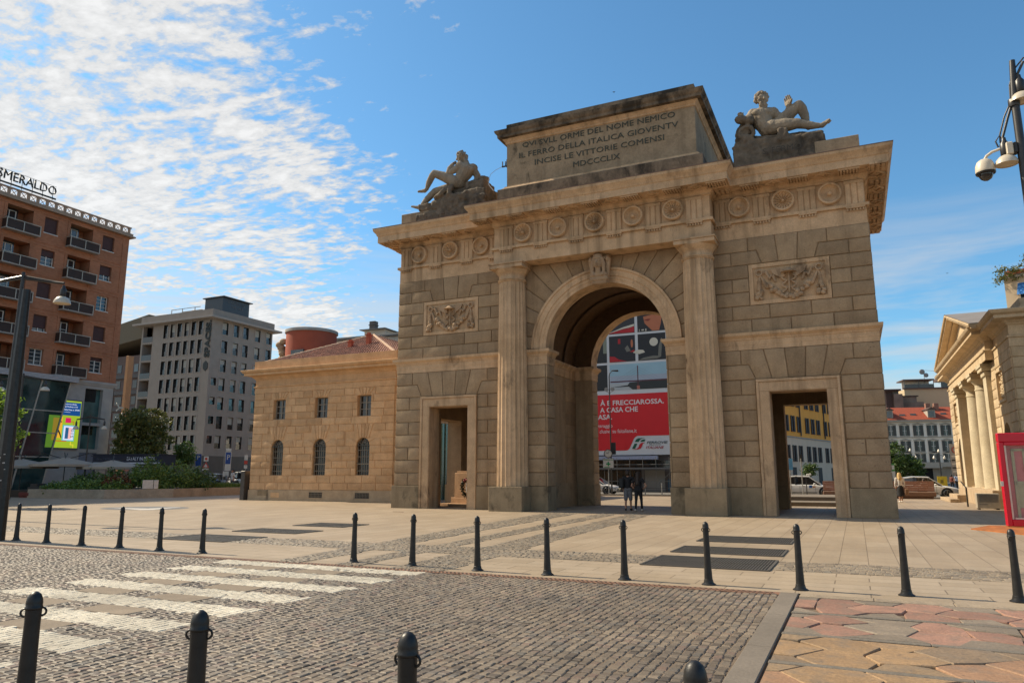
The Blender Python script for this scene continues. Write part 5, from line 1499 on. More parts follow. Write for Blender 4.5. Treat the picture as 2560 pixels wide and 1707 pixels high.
# white base with display screen and slanted glass front
m = MB()
wh = [(17.93+OX, 19.9+OX, 6.95, 10.45, .5), (17.93+OX, 19.9+OX, 4.25, 6.65, .5), (17.93+OX, 19.9+OX, .1, 3.9, .12)]
wall(m, 10+OX, X1-.05, 0, 10.8, wh, .05, .5); m.box(-14, X1-.05, .9, 14, 0, 11.2); m.box(X1-.1, X1-.05, .05, .9, 0, 10.8)
m.box(-14, X1+.15, -.05, .3, 10.8, 11.0); m.box(-14, X1+.22, -.14, .3, 11.0, 11.25)
wb = m.build('stone_base', M_concr, bb)
M_teal = glassy('teal_window', (.05, .11, .10), .25)
for a, b, z0, z1, d in wh[:2]:
    m = MB(); m.box(a, b, .50, .53, z0, z1); w0 = m.build('base_window', M_teal, wb)
    m = MB(); m.box(a, b-.5, .44, .49, z0 + (z1-z0)*.62, z1); m.build('blind', M_dglass, w0)
m = MB(); m.box(wh[2][0], wh[2][1], .16, .2, .1, 3.9); m.build('base_panel', plain('blue_grey_panel', (.17, .18, .22), .6), wb)
M_gfront = glassy('green_glass_front', (.022, .045, .040), .05, .7)
m = MB(); T_ = 16.2+OX
# glass box leans: right edge from (16.0, 10.7) to (14.2, 0)
m.prism([(-6, 0), (14.15+OX, 0), (15.98+OX, 10.75), (-6, 10.75)], -.35, .04)
gf = m.build('glass_front', M_gfront, bb)
m = MB()
for x0_ in (14.15, 11.3, 8.3): m.bar((x0_+OX, -.38, 0), (x0_+1.83+OX, -.38, 10.75), .12, .12)
for z in (.0, 3.3, 5.6, 7.9 if 0 else 7.75): m.box(-6, 14.1+OX+z*.17, -.42, -.36, z, z+.10)
m.build('glass_mullions', M_metal, gf)
m = MB(); m.box(-8, 16.5+OX, -.9, .05, 10.80, 11.28); o = m.build('metal_fascia', plain('slatted_white_metal', (.42, .40, .40), .4, .2), bb)
m = MB()
for z in (10.92, 11.04, 11.16): m.box(-8, 16.51+OX, -.915, -.90, z, z+.025)
m.build('fascia_grooves', plain('grey_groove', (.15, .15, .17), .6), o)
# display screen
E_ = lambda n, c, s=1.: emit(n, c, s)
m = MB(); m.box(14.95+OX, 17.62+OX, -.10, .03, 4.15, 9.12)
scn = m.build('display_screen', plain('screen_housing', (.12, .12, .12), .5), bb)
def scr(name, col, rects, s=.75, y=-.115):
    m = MB()
    for a, b, c, d in rects: m.box(a+OX, b+OX, y, y+.012, c, d)
    return m.build(name, emit('lit_' + name, col, s), scn)
scr('green_field', (.30, .42, .02), [(15.0, 17.55, 4.3, 9.0)], .85)
scr('blue_panel', (.004, .06, .22), [(15.05, 17.50, 7.52, 8.83)], .8, -.13)
scr('orange_field', (.85, .45, .03), [(15.0, 15.75, 5.25, 7.35)], .7, -.13)
scr('pink_square', (.62, .01, .10), [(16.05, 16.62, 6.78, 7.28)], .8, -.13)
scr('cyan_frame', (.05, .5, .55), [(15.85, 17.1, 4.98, 6.55)], .7, -.13)
scr('white_box', (.65, .68, .85), [(15.95, 17.02, 5.07, 6.46)], .8, -.145)
scr('phone_image', (.02, .10, .22), [(16.12, 16.45, 5.2, 6.3)], .8, -.16)
scr('phone_pink', (.85, .45, .42), [(16.45, 16.75, 5.2, 6.3)], .8, -.16)
scr('red_line', (.60, .02, .01), [(15.1, 16.35, 4.93, 5.0), (16.62, 16.95, 6.88, 6.93), (16.90, 16.95, 6.55, 6.9)], .7, -.15)
scr('yellow_line', (.85, .65, .05), [(16.75, 16.82, 4.6, 4.93), (16.75, 17.1, 4.6, 4.66), (17.05, 17.1, 4.3, 4.66)], .7, -.15)
M_tx = emit('white_screen_text', (.85, .88, .95), .8)
for body, z, h_, w__ in (('4K Supermobile', 8.55, .16, 1.9), ('Samsung Galaxy S10', 8.30, .16, 2.0), ('telefonata free a 390€', 8.02, .16, 2.25), ('per te subito', 7.80, .09, 1.3), ('TIM', 7.62, .12, .4)):
    text_obj('screen_text', body, M_tx, scn, (15.15+OX, -.136, z), 0, h_, w__, .004)
text_obj('screen_text', 'S10', plain('black_screen_text', (.01, .01, .02), .5), scn, (16.98+OX, -.165, 5.32), 0, .30, .85, .004, tilt=-R(90))
m = MB(); fx = 15.25+OX                                                        # dancing figure on the advert
for pa in (((fx, 6.95), .09, (fx+.02, 6.1), .16), ((fx-.02, 7.1), .1, (fx-.02, 7.14), .1), ((fx, 6.2), .1, (fx-.22, 5.7), .07), ((fx-.22, 5.7), .07, (fx-.05, 5.3), .05), ((fx, 6.2), .1, (fx+.3, 5.75), .07), ((fx+.3, 5.75), .07, (fx+.5, 5.3), .05), ((fx, 6.85), .07, (fx-.3, 6.5), .05), ((fx, 6.85), .07, (fx+.4, 6.85), .05)):
    (a, b), r1, (c, d), r2_ = pa; m.T = Matrix.Diagonal((1, .08, 1, 1)); m.cap((a, -1.8, b), r1, (c, -1.8, d), r2_, 8)
m.build('advert_figure', plain('advert_dark', (.03, .03, .02), .6), scn)
flat_ = lambda n_, c_, pts, y_, s_: (lambda mm: (mm.prism([(a+OX, b) for a, b in pts], y_, y_+.01), mm.build(n_, emit('dim_'+n_, c_, s_), gf)))(MB())
flat_('screen_glow_on_glass', (.16, .36, .03), [(14.1, 4.29), (14.75, 4.29), (15.32, 7.44), (14.2, 7.44)], -.37, .35)  # dim glowing panel in front of the opaque glass, imitating the screen seen through it
flat_('orange_glow_on_glass', (.50, .34, .03), [(14.65, 5.0), (14.86, 5.0), (15.24, 7.2), (14.65, 7.2)], -.385, .35)  # same added glow, for the orange part of the screen
# vertical banner letters beside the base
text_obj('banner_letters', 'EATALY', plain('cream_letters', (.62, .56, .44), .6), bb, (21.95+OX, -.5, 3.6), 0, .8, 5.6, .05, tilt=-R(90))

# --- grey office block with dark vertical lettering
def office():
    ob = empty('office_block', (-91.5, 60.7, 0), 0, 'grey stone office block with dark vertical corner lettering and rooftop box', 'building')
    cor = .0
    m = MB(); F = []
    rows = [28.75 - 3.38*k for k in range(8)]
    for k, zt in enumerate(rows[:7]):
        for j in range(6): x = -12.1 + 1.78*j; F.append((x, x+1.12, zt-2.5, zt, .35))
        F.append((-17.5, -14.9, zt-2.9, zt+.15, 1.8))
    wall(m, -17.9, 0, 4.9, 29.0, F, 0, .35); m.box(-17.8, -.36, 1.9, 14.9, 0, 29.0); m.box(-14.8, -.36, .36, 1.9, 0, 29); m.box(-17.85, -17.6, .01, 2, 0, 29); m.box(-.35, -.01, .01, .36, 0, 29)
    m.T = Matrix.Rotation(R(90), 4, 'Z'); Gh = []
    cols = [2.35, 5.0, 7.3, 10.3, 13.2]
    for k, zt in enumerate(rows[:7]):
        for j, x in enumerate(cols): Gh.append((x, x+1.35, zt-2.25, zt, .35))
        if k >= 3: Gh.append((.55, 1.75, zt-1.45, zt-.1, .35))
    wall(m, 0, 14.9, 4.9, 29.0, Gh, 0, .35); m.T = Matrix()
    m.build('wall', M_greyst, ob)
    m = MB(); m.box(-17.9, .02, -.02, .3, 0, 4.9); m.T = Matrix.Rotation(R(90), 4, 'Z'); m.box(0, 14.9, -.03, .3, 0, 4.9); m.T = Matrix()
    bs = m.build('dark_ground_floor', plain('dark_shopfront', (.035, .035, .038), .35, 0, .3, .7), ob)
    proto = {}; rnw = random.Random(31); M_blind = plain('pale_window_blind', (.36, .36, .32), .8)
    def win(w_, h_, key):
        if key in proto: return proto[key]
        m = MB(); m.box(0, w_, .30, .34, 0, h_); g_ = m.build('window', M_wglass, ob)
        m = MB(); 
        for a, b in ((0, .07), (w_-.07, w_)): m.box(a, b, .22, .30, 0, h_)
        m.box(0, w_, .225, .30, h_*.38, h_*.38+.06); m.box(0, w_, .225, .3, h_-.06, h_)
        m.build('window_frame', M_black, g_)
        m = MB(); m.box(-.10, 0, -.07, .2, -.09, h_+.08); m.box(w_, w_+.10, -.07, .2, -.09, h_+.08); m.box(0, w_, -.07, .2, h_, h_+.08); m.box(0, w_, -.07, .2, -.09, 0)
        m.build('window_surround', M_trim, g_)
        m = MB(); m.box(.05, w_-.05, .20, .22, .05, h_*.4); m.build('lower_panel', M_dglass, g_)
        if key[1:] in ('1', '2'): m = MB(); m.box(.07, w_-.07, .27, .295, h_*(.60 if key[1:] == '1' else .42), h_-.06); m.build('blind', M_blind, g_)
        proto[key] = [g_, False]; return proto[key]
    def put(key, w_, h_, loc, rz):
        key += rnw.choice('0012')
        p_ = win(w_, h_, key)
        if not p_[1]: p_[1] = True; o = p_[0]; o.location = loc; o.rotation_euler.z = rz
        else: inst(p_[0], ob, loc, rz)
    n = 0
    for h in F:
        if h[4] > 1: continue
        put('a', 1.12, 2.5, (h[0], 0, h[2]), 0)
    for h in Gh:
        k = 'b' if h[1]-h[0] > 1.3 else 'c'
        put(k, h[1]-h[0], h[3]-h[2], (0, h[0], h[2]), R(90))
    for k, zt in enumerate(rows[:7]):
        m = MB(); m.box(-17.5, -14.9, -.02, .05, zt-2.9, zt-1.9); m.build('balcony_rail', M_dglass, ob)
    m = MB(); m.box(-19.2, 1.2, -1.2, 16.2, 29.0, 29.35)
    m.build('roof_slab', M_trim, ob)
    m = MB(); m.box(-18.2, .1, -.1, .2, 29.35, 30.75); m.box(-.2, .1, .2, 15.2, 29.35, 30.75); m.build('parapet', M_greyst, ob)
    m = MB(); m.box(-4.6, -.2+.0, 2.2, 8.6, 30.0, 33.4); m.box(-5.0, .3, 1.9, 9.0, 33.4, 33.55)
    bx_ = m.build('rooftop_box', plain('dark_blue_steel', (.045, .055, .065), .4, .3), ob)
    for body, z, yy_, w__ in (('GARDEN', 32.5, 3.4, 2.9), ('IN', 32.5, 6.7, .8), ('THE', 31.7, 4.2, 1.2), ('SKY', 31.7, 5.8, 1.3)):
        text_obj('box_lettering', body, plain('grey_paint', (.10, .11, .12), .5), bx_, (-.18, yy_, z), R(90), .5, w__, .02)
    m = MB(); m.box(-9.5, -4.7, 1.6, 6, 30.0, 31.4); m.build('roof_room', plain('ochre_render', (.42, .30, .18), .8), ob)
    m = MB()
    for x in (-12.4, -9.6, -6.4): m.box(x, x+.1, 1.5, 1.6, 30, 32.0)
    m.box(-12.4, -5, 1.5, 1.6, 31.9, 32.0); m.build('pergola', M_metal, ob)
    text_obj('vertical_sign', 'SPACES.', M_sign, ob, (-.08, -.08, 22.0), 0, 1.25, 6.7, .12, .035, tilt=-R(90))
    m = MB(); m.prism([(-.85+.62*math.cos(a)*1.0, 20.5+.9*math.sin(a)) for a in [PI/6+PI/3*k for k in range(6)]], -.12, -.01); m.build('sign_hexagon', M_sign, ob)
    text_obj('shop_sign', 'KRUK', plain('white_sign', (.6, .6, .58), .5), bs, (-.1, -.08, 3.6), 0, .4, 1.6, .03, align='RIGHT') if 0 else None
office()
# --- dark brown flats and the ochre pylon between
db = empty('brown_flats', (-112, 63, 0), 0, 'dark brown glazed flats half hidden between brick block and office block', 'building')
m = MB(); m.box(-22, 2, 0, 14, 0, 24.2); m.build('wall', plain('dark_brown_panels', (.09, .055, .045), .6, 0, .2, .3), db)
m = MB(); m.prism([(-22, 24.2), (3, 27.2), (3, 31.5), (-22, 27.6)], -1.5, 14); m.build('roof_band', plain('olive_roof_band', (.14, .115, .075), .8), db)
rn = random.Random(2)
for k in range(7):
    for j in range(9):
        x = -20 + 2.3*j; z = 2.4 + 3.1*k
        m = MB(); m.box(x, x+rn.choice([1.1, 1.8]), -.06, .02, z, z+1.5); m.build('window', rn.choice([M_wglass, M_dglass, plain('brick_red_panel', (.26, .10, .07), .8)]) if j % 3 else M_dglass, db)
    m = MB(); m.box(-22, 2, -.35, -.05, 1.2+3.1*k, 1.9+3.1*k); m.build('balcony_band', plain('grey_balcony_band', (.07, .065, .065), .6), db)
m = MB(); m.bbox(-.30, .30, -.45, .45, 0, 19.4, .03); o = m.build('ochre_pylon', plain('ochre_render', (.42, .22, .10), .8, 0, .1, 1), None, None, (-88.8, 43.2, 0)); tag(o, 'tall slim ochre pylon standing before the dark brown flats', 'pylon')
# --- round red tower and white flats behind the left customs house
rt = empty('round_tower', (-64.1, 55.0, 0), 0, 'round terracotta red tower block rising behind the barred-window customs house', 'tower')
m = MB(); m.lathe([(3.75, 0), (3.75, 22.8)], (0,0,0), 48, caps=False); m.build('wall', plain('terracotta_red', (.36, .075, .035), .8, 0, .12, .6, bmp=.1), rt, 30)
m = MB(); m.lathe([(3.85, 22.75), (3.95, 22.8), (3.95, 23.2), (.1, 23.25)], (0,0,0), 48); m.build('rim', M_concr, rt, 30)
m = MB(); m.box(-.5, 1.8, -3.83, -3.5, 18.9, 19.8); m.build('window', M_wglass, rt)
m = MB(); m.lathe([(5.6, 0), (5.6, 18.6), (5.3, 18.6)], (2, 0, 0), 40); m.build('curved_terrace', M_concr, rt, 30)
m = MB(); 
for k in range(9): m.sphere((-3.9+rnd.uniform(-.4, .4), -1.9+rnd.uniform(-.3, .3), 18+.45*k), (.7, .6, .5), 7, 5)
m.build('facade_sculpture', M_relief, rt, 60)
wf = empty('white_flats', (-68.5, 64.0, 0), R(2), 'white and grey flats with roof terrace rising behind the tiled customs house roof', 'building')
m = MB(); m.box(0, 30, 0, 12, 0, 24.0); m.box(6, 10, 2, 9, 24, 25.2); m.box(17, 30, 1, 9, 24, 26.2); m.build('wall', plain('white_render', (.46, .42, .36), .85, 0, .1, .7), wf)
m = MB(); m.box(-.4, 30.4, -.5, 12, 23.5, 23.75); m.box(5.5, 10.5, 1.2, 9, 25.2, 25.35); m.box(16, 30.5, -.2, 9, 26.2, 26.5); m.build('roof_slab', plain('grey_slab', (.16, .15, .14), .8), wf)
m = MB(); m.bbox(6.6, 7.7, 2.4, 3.4, 24, 26.9, .03); m.box(6.5, 7.8, 2.3, 3.5, 26.2, 26.3); m.build('chimney', plain('dark_chimney', (.11, .10, .09), .8), wf)
for k in range(9): m = MB(); x = 1.5+3*k; m.box(x, x+1.6, -.05, .02, 21.3, 22.7); m.build('window', M_wglass, wf)

# --- banner building: scaffold carrying a huge printed banner
bn = empty('banner_building', (0, 40.0, 0), 0, 'scaffolded building covered by a huge red railway advertising banner, seen through the archway', 'building')
m = MB(); m.box(-34, -.5, .6, 14, 0, 22); m.build('wall', plain('dark_grey_facade', (.11, .10, .10), .8, 0, .2, .4), bn)  # one dark grey tone over the whole wall
def flat(name, col, rects, y, parent, rough=.6, M=None):
    m = MB()
    for q in rects:
        if len(q) == 4 and not isinstance(q[0], tuple): a, b, c, d = q; m.box(a, b, y, y+.012, c, d)
        else: m.prism(list(q), y, y+.012)
    return m.build(name, M or plain(name + '_print', col, rough, 0, .04, 1), parent)
m = MB(); m.box(-19.5, -6.15, -.10, -.02, 3.55, 19.5); ban = m.build('banner', plain('white_banner', (.60, .61, .62), .6, 0, .04, .8), bn)
flat('red_field', (.62, .012, .018), [(-19.3, -6.28, 5.42, 9.62), (-19.3, -10.7, 4.0, 5.43), ((-10.72, 5.43), (-10.72, 4.0), (-10.45, 4.05), (-10.3, 4.2), (-9.85, 5.1), (-9.7, 5.3), (-9.45, 5.43))], -.125, ban)
sky_ = flat('bridge_photo_sky', (.30, .47, .56), [(-12.15, -6.30, 10.75, 12.68)], -.125, ban)
flat('bridge_photo_haze', (.36, .42, .50), [(-12.15, -6.30, 10.75, 11.5)], -.127, ban)
flat('bridge_photo_water', (.42, .45, .46), [(-12.15, -6.30, 10.05, 10.76)], -.126, ban)
flat('bridge_photo_shore', (.03, .035, .035), [((-12.1, 10.35), (-11, 10.45), (-10.3, 10.52), (-10.1, 10.78), (-6.3, 10.95), (-6.3, 10.05), (-9.8, 10.05), (-10.2, 10.35))], -.130, ban)
flat('bridge_photo_deck', (.10, .03, .04), [(-12.1, -6.30, 10.84, 10.97), (-9.28, -9.18, 10.1, 12.45)], -.134, ban)
flat('bridge_photo_foot', (.42, .14, .10), [(-9.36, -9.06, 10.06, 10.42)], -.136, ban)
m = MB()
for k in range(4):
    for q in (-1, 1): m.bar((-9.23, -.135, 12.35-.25*k), (-9.23+q*(2.4-.5*k), -.135, 11.0), .012)
m.build('bridge_photo_cables', plain('cable_print', (.22, .3, .34), .6), ban)
for nm, c, q in (('train_photo', (.020, .020, .026), [(-12.15, -9.42, 12.92, 15.62)]), ('table_photo', (.018, .020, .024), [(-9.12, -6.30, 12.92, 15.62)]), ('face_photo', (.022, .022, .024), [(-9.12, -6.30, 15.85, 18.5)]), ('snow_photo', (.035, .035, .04), [(-12.15, -9.42, 15.85, 18.5)]), ('side_photo', (.022, .024, .025), [(-15.2, -12.42, 12.92, 15.62), (-15.2, -12.42, 10.05, 12.68)]), ('side_glow', (.20, .22, .17), [(-12.8, -12.42, 13.9, 15.5)])):
    flat(nm, c, q, -.125 if nm != 'side_glow' else -.13, ban)
def disc(cx, cz, rx, rz, n=18, a0=0., a1=2*PI): return tuple((cx+rx*math.cos(a0+(a1-a0)*k/n), cz+rz*math.sin(a0+(a1-a0)*k/n)) for k in range(n if a1-a0 > 6 else n+1))
flat('photo_red', (.42, .012, .02), [((-12.12, 12.95), (-10.3, 12.95), (-11.2, 13.2), (-11.6, 13.5), (-12.12, 13.55)), (-11.2, -10.95, 14.8, 15.3), ((-12.1, 15.9), (-9.45, 15.9), (-9.45, 16.5), (-10.1, 16.35), (-10.6, 16.3), (-12.1, 15.95)), ((-10.0, 13.9), (-9.5, 14.1), (-9.5, 13.85))], -.135, ban)
flat('photo_white', (.60, .56, .46), [disc(-7.5, 14.75, .43, .43), ((-12.1, 15.96), (-10.6, 16.33), (-10.0, 16.4), (-9.45, 16.54), (-9.45, 16.75), (-10.6, 16.5), (-12.1, 16.0)), ((-9.65, 13.9), (-9.1, 14.05), (-8.6, 14.0), (-8.4, 13.75), (-9.0, 13.6), (-9.6, 13.75)), (-8.95, -8.9, 15.9, 16.15), (-8.7, -8.45, 15.98, 16.1), (-8.3, -8.2, 15.9, 16.15)], -.134, ban)
flat('photo_grey', (.16, .155, .13), [((-9.1, 12.95), (-8.6, 13.2), (-7.6, 13.35), (-7.1, 13.3), (-7.0, 14.3), (-6.75, 15.05), (-6.65, 15.1), (-6.7, 14.2), (-6.8, 13.2), (-7.2, 13.05), (-8.5, 13.0)), ((-10.5, 14.3), (-10.2, 14.6), (-9.9, 14.0), (-10.3, 13.9))], -.133, ban)
flat('photo_skin', (.45, .15, .07), [((-8.5, 17.4), (-8.35, 16.7), (-7.6, 15.9), (-6.9, 15.9), (-6.7, 16.6), (-6.6, 17.3), (-7.2, 17.6)), disc(-9.75, 14.75, .12, .42)], -.132, ban)
flat('photo_lips', (.22, .03, .02), [((-8.45, 17.05), (-8.0, 17.15), (-7.7, 17.1), (-8.0, 16.9))], -.137, ban)
M_bt = plain('white_banner_lettering', (.72, .66, .64), .6)
for body, xr, zb, h_, w__ in (("À E FRECCIAROSSA.", -6.70, 8.53, .50, 6.55), ):
    text_obj('banner_text', body, M_bt, ban, (xr, -.128, zb), 0, h_*1.25, w__, .01, .02, 'RIGHT')
text_obj('banner_text', 'A CASA CHE', M_bt, ban, (-9.33, -.128, 7.82), 0, .52, 3.95, .01, .02, 'RIGHT')
text_obj('banner_text', 'ASA.', M_bt, ban, (-12.03, -.128, 7.12), 0, .52, 1.5, .01, .02, 'RIGHT')
text_obj('banner_text', 'ttraggio', M_bt, ban, (-12.0, -.128, 6.22), 0, .42, 1.5, .01, .0, 'RIGHT')
text_obj('banner_text', 'clusiva su fsitaliane.it', M_bt, ban, (-9.52, -.128, 5.75), 0, .38, 3.85, .01, .0, 'RIGHT')
text_obj('banner_text', 'FERROVIE', plain('dark_teal_print', (.02, .05, .06), .6), ban, (-6.45, -.128, 4.62), 0, .24, 2.1, .01, .01, 'RIGHT', shear=.3)
text_obj('banner_text', 'DELLO STATO', plain('dark_teal_print', (.02, .05, .06), .6), ban, (-7.15, -.128, 4.47), 0, .09, 1.15, .01, .0, 'RIGHT', shear=.3)
text_obj('banner_text', 'ITALIANE', plain('dark_red_print', (.35, .01, .03), .6), ban, (-6.85, -.128, 4.14), 0, .24, 1.8, .01, .01, 'RIGHT', shear=.3)
flat('logo_green', (.004, .09, .05), [((-9.75, 4.82), (-9.6, 5.08), (-9.4, 5.18), (-8.7, 5.2), (-9.1, 5.12), (-9.25, 5.0), (-9.35, 4.82)), ((-9.2, 4.84), (-9.05, 5.0), (-8.85, 5.05), (-8.65, 5.05), (-8.8, 4.84)), ((-10.05, 4.16), (-9.8, 4.66), (-9.5, 4.66), (-9.75, 4.16))], -.132, ban)
flat('logo_red', (.50, .01, .02), [((-10.1, 4.08), (-9.5, 4.08), (-9.2, 4.15), (-9.05, 4.35), (-8.95, 4.6), (-8.75, 4.74), (-9.1, 4.72), (-9.3, 4.55), (-9.4, 4.3), (-9.6, 4.14))], -.132, ban)
m = MB(); m.box(-19.5, -7.5, -.3, .1, 3.1, 3.45); m.build('fascia', plain('pale_blue_fascia', (.30, .33, .44), .6), bn)
m = MB()
for x in [-18+1.3*k for k in range(11)]: m.tube([(x, -.6, 0), (x, -.6, 3.3)], .03, 6)
for z in (1.0, 2.28, 2.6): m.tube([(-19, -.6, z), (-1, -.6, z)], .03, 6)
m.box(-19, -1, -.9, .3, 2.16, 2.28); m.tube([(-7.4, -.6, .8), (-5.8, -.6, 2.2)], .03, 6)
m.build('scaffold', plain('galvanised_scaffold', (.17, .165, .155), .5, .5), bn)
flat('shop_window', 0, [(-18, -9.4, .2, 2.1), (-18, -6, 2.3, 3.0)], .5, bn, M=M_dglass)
flat('shop_shutter', (.22, .21, .19), [(-9.0, -7.0, .0, 2.1)], .45, bn)
flat('blue_door', (.04, .09, .14), [(-6.75, -6.2, .0, 1.2)], .45, bn)

# --- yellow and white street front seen through the right doorway
def street_front():
    yb_ = empty('yellow_white_palazzo', (1.0, 79.0, 0), R(90-14.0), 'long ochre and white street front with dark shutters seen through the right doorway', 'building')
    L_ = 62
    m = MB(); m.box(0, L_, 0, 12, 0, 7.0); m.build('white_wall', plain('offwhite_render', (.68, .49, .35), .85, 0, .08, .5), yb_)
    m = MB(); m.box(0, L_, .02, 12, 7.0, 19); m.build('ochre_wall', plain('yellow_ochre_render', (.85, .35, .05), .85, 0, .1, .5), yb_)
    m = MB(); m.box(0, L_, -.12, .1, 6.95, 7.12); m.box(0, L_, -.5, .1, 18.6, 19.2); m.build('string_course', M_trim, yb_)
    pr = None; x = .5; i = 0
    M_sh = plain('dark_brown_shutter', (.035, .022, .018), .7)
    while x < L_-3:
        for z in (3.6, 7.9, 11.6, 15.2):
            if pr is None:
                m = MB(); m.box(-.25, .25, -.03, .03, 0, 2.2); pr = m.build('window', M_dglass, yb_)
                m = MB()
                for s in (-1, 1): m.bbox(s*.27-.02 if s > 0 else -.85, .85 if s > 0 else -.25, -.12, -.04, 0, 2.25, .01)
                m.box(-.9, .9, -.14, 0, -.08, 0); m.build('shutter', M_sh, pr); pr.location = (x+1, 0, z)
            else: inst(pr, yb_, (x+1, 0, z))
        x += 2.75 + (1.1 if i % 3 == 2 else 0); i += 1
    for a in (7.5, 19.5): m = MB(); m.tube([(a, -.12, 7.3), (a, -.12, 18.5)], .09, 6); m.build('downpipe', M_iron, yb_)
    for a, w_ in ((3, 1.6), (8.5, 1.6), (15, 1.8), (22, 2.4), (28, 2.4)):
        m = MB(); m.box(a, a+w_, -.06, .02, 0, 2.7); m.build('shop_door', M_sh, yb_)
street_front()
# --- white palazzo with red roof at the end of the street
wp = empty('white_palazzo', (8.0, 158.0, 0), R(13), 'white palazzo with red tiled roof and dormers between gate and right customs house', 'building')
M_wpr = plain('white_stucco', (.82, .76, .66), .8, 0, .06, .4); M_gtr = plain('grey_stucco_trim', (.38, .34, .28), .8)
m = MB(); m.box(0, 34, 0, 14, 0, 14.0); m.build('wall', M_wpr, wp)
m = MB(); m.box(-.3, 34.3, -.9, 0, 13.7, 14.1); m.box(0, 34, -.3, 0, 10.05, 10.2); m.box(0, 34, -1.0, 0, 3.4, 3.6); m.box(0, 34, -1.0, -.95, 3.6, 4.4); m.box(14, 20, -1.3, 0, 3.1, 3.4); m.build('trim', M_gtr, wp)
m = MB(); m.box(0, 34, -.05, .1, 0, 3.3); m.build('stone_ground_floor', plain('grey_brown_ground_floor', (.30, .25, .19), .8, 0, .25, .6), wp)
m = MB(); m.cur = .5; m.poly([(-.4, -1.0, 14.1), (34.4, -1.0, 14.1), (34.4, 5, 17.4), (-.4, 5, 17.4)]); m.poly([(-.4, 5, 17.4), (34.4, 5, 17.4), (34.4, 14, 14), (-.4, 14, 14)]); rf = m.build('roof', plain('red_tile_roof', (.30, .058, .024), .85, 0, .25, 3), wp)
for x in (10.2, 19.2, 25.5):
    m = MB(); m.box(x-.8, x+.8, -.2, 3.4, 14.6, 16.4); d0 = m.build('dormer', M_gtr, rf)
    m = MB(); m.prism([(x-1.1, 16.4), (x+1.1, 16.4), (x, 17.0)], -.5, 3.6); m.build('dormer_roof', plain('dark_dormer_roof', (.10, .06, .045), .8), d0)
    m = MB(); m.box(x-.6, x+.6, -.25, -.18, 14.8, 16.1); m.build('dormer_window', M_wglass, d0)
for x, z in ((13.3, 15.2), (15.7, 15.3), (22.2, 15.4)): m = MB(); yy = -1+ (z-14.1)/3.3*6; m.bbox(x-.6, x+.6, yy-.1, yy+.9, z-.1, z+.35, .03); m.build('skylight', M_wglass, rf)
for x in (19.8, 21.6): m = MB(); m.bbox(x-.5, x+.5, 3.4, 4.4, 15.5, 18.2, .03); m.build('chimney', plain('brick_chimney', (.26, .13, .09), .9), rf)
pr = None; M_gsh = plain('grey_green_shutter', (.06, .062, .055), .7)
for j in range(12):
    for z, k in ((10.5, 0), (6.9, 1), (4.0, 2)):
        if pr is None:
            m = MB(); m.box(-.42, .42, -.04, .03, 0, 2.3); pr = m.build('window', M_dglass, wp)
            m = MB(); m.box(-.06, .06, -.09, -.04, 0, 2.3); m.box(-.42, .42, -.085, -.04, 1.1, 1.16); m.build('window_frame', M_whitep, pr)
            for s in (-1, 1): m = MB(); m.box(s*.76-.32, s*.76+.32, -.14, -.02, 0, 2.35); m.build('shutter', M_gsh, pr)
            m = MB(); m.box(-1.2, 1.2, -.25, 0, 2.5, 2.62); m.prism([(-1.0, 2.62), (1.0, 2.62), (0, 2.9)], -.2, 0); m.box(-1, 1, -.2, 0, -.35, -.02); m.build('window_hood', M_gtr, pr)
            pr.location = (1.6+2.9*j, 0, z)
        else: inst(pr, wp, (1.6+2.9*j, 0, z))
for x, z, n_ in ((9, 12.5, 'downpipe'), (24.8, 12.5, 'downpipe')): m = MB(); m.tube([(x, -.15, .2), (x, -.15, 13.7)], .1, 6); m.build(n_, M_gtr, wp)
m = MB(); m.box(15.5, 18.3, -.1, 0, 0, 3.0); m.build('doorway', M_black, wp)
# --- blind beige block and older blocks behind
bk = empty('beige_blind_block', (22.9, 182, 0), R(13), 'tall blank beige block with glazed penthouse terrace behind the red tiled roof', 'building')
m = MB(); m.box(0, 26, 0, 14, 0, 23.4); m.build('wall', plain('beige_render', (.50, .38, .235), .85, 0, .05, .3), bk)
m = MB(); m.box(-.4, 26, -.4, .1, 23.4, 23.7); m.box(0, 7.4, .2, 6, 25.7, 26.0); m.box(9, 26, .5, 6, 25.6, 26.4); m.build('roof_edge', plain('brown_edge', (.10, .06, .05), .7), bk)
m = MB(); m.box(.2, 7.2, .3, .4, 23.7, 24.7); m.box(9, 25, .6, .7, 23.7, 25.5)
for x in (.2, 3.6, 7.1): m.box(x, x+.12, .2, .3, 23.7, 25.7)
m.build('terrace_glazing', M_dglass, bk)
m = MB(); m.box(.4, 7, 3, 3.2, 23.7, 25.7); m.build('terrace_wall', M_whitep, bk)
m = MB()
for x, h_ in ((6.0, 2.8), (9.4, 3.5), (11.0, 4.2), (10.9, 4.0)): m.tube([(x, 3, 25), (x, 3, 26+h_)], .07, 5)
m.tube([(6, 3, 28.6), (10.9, 3, 28.2)], .04, 5); m.sphere((5.6, 3, 28.2), (.7, .2, .7), 10, 6); m.sphere((6.5, 3, 27.3), (.6, .2, .6), 10, 6); m.bbox(12, 13.2, 2, 3, 26, 28.2, .05); m.bbox(18, 18.8, 2, 3, 26, 28.2, .05)
m.build('antenna', plain('antenna_grey', (.22, .21, .2), .5, .3), bk)
ok_ = empty('old_block', (12.5, 172, 0), R(13), 'grey old tenement block with rooftop clutter just right of the gate', 'building')
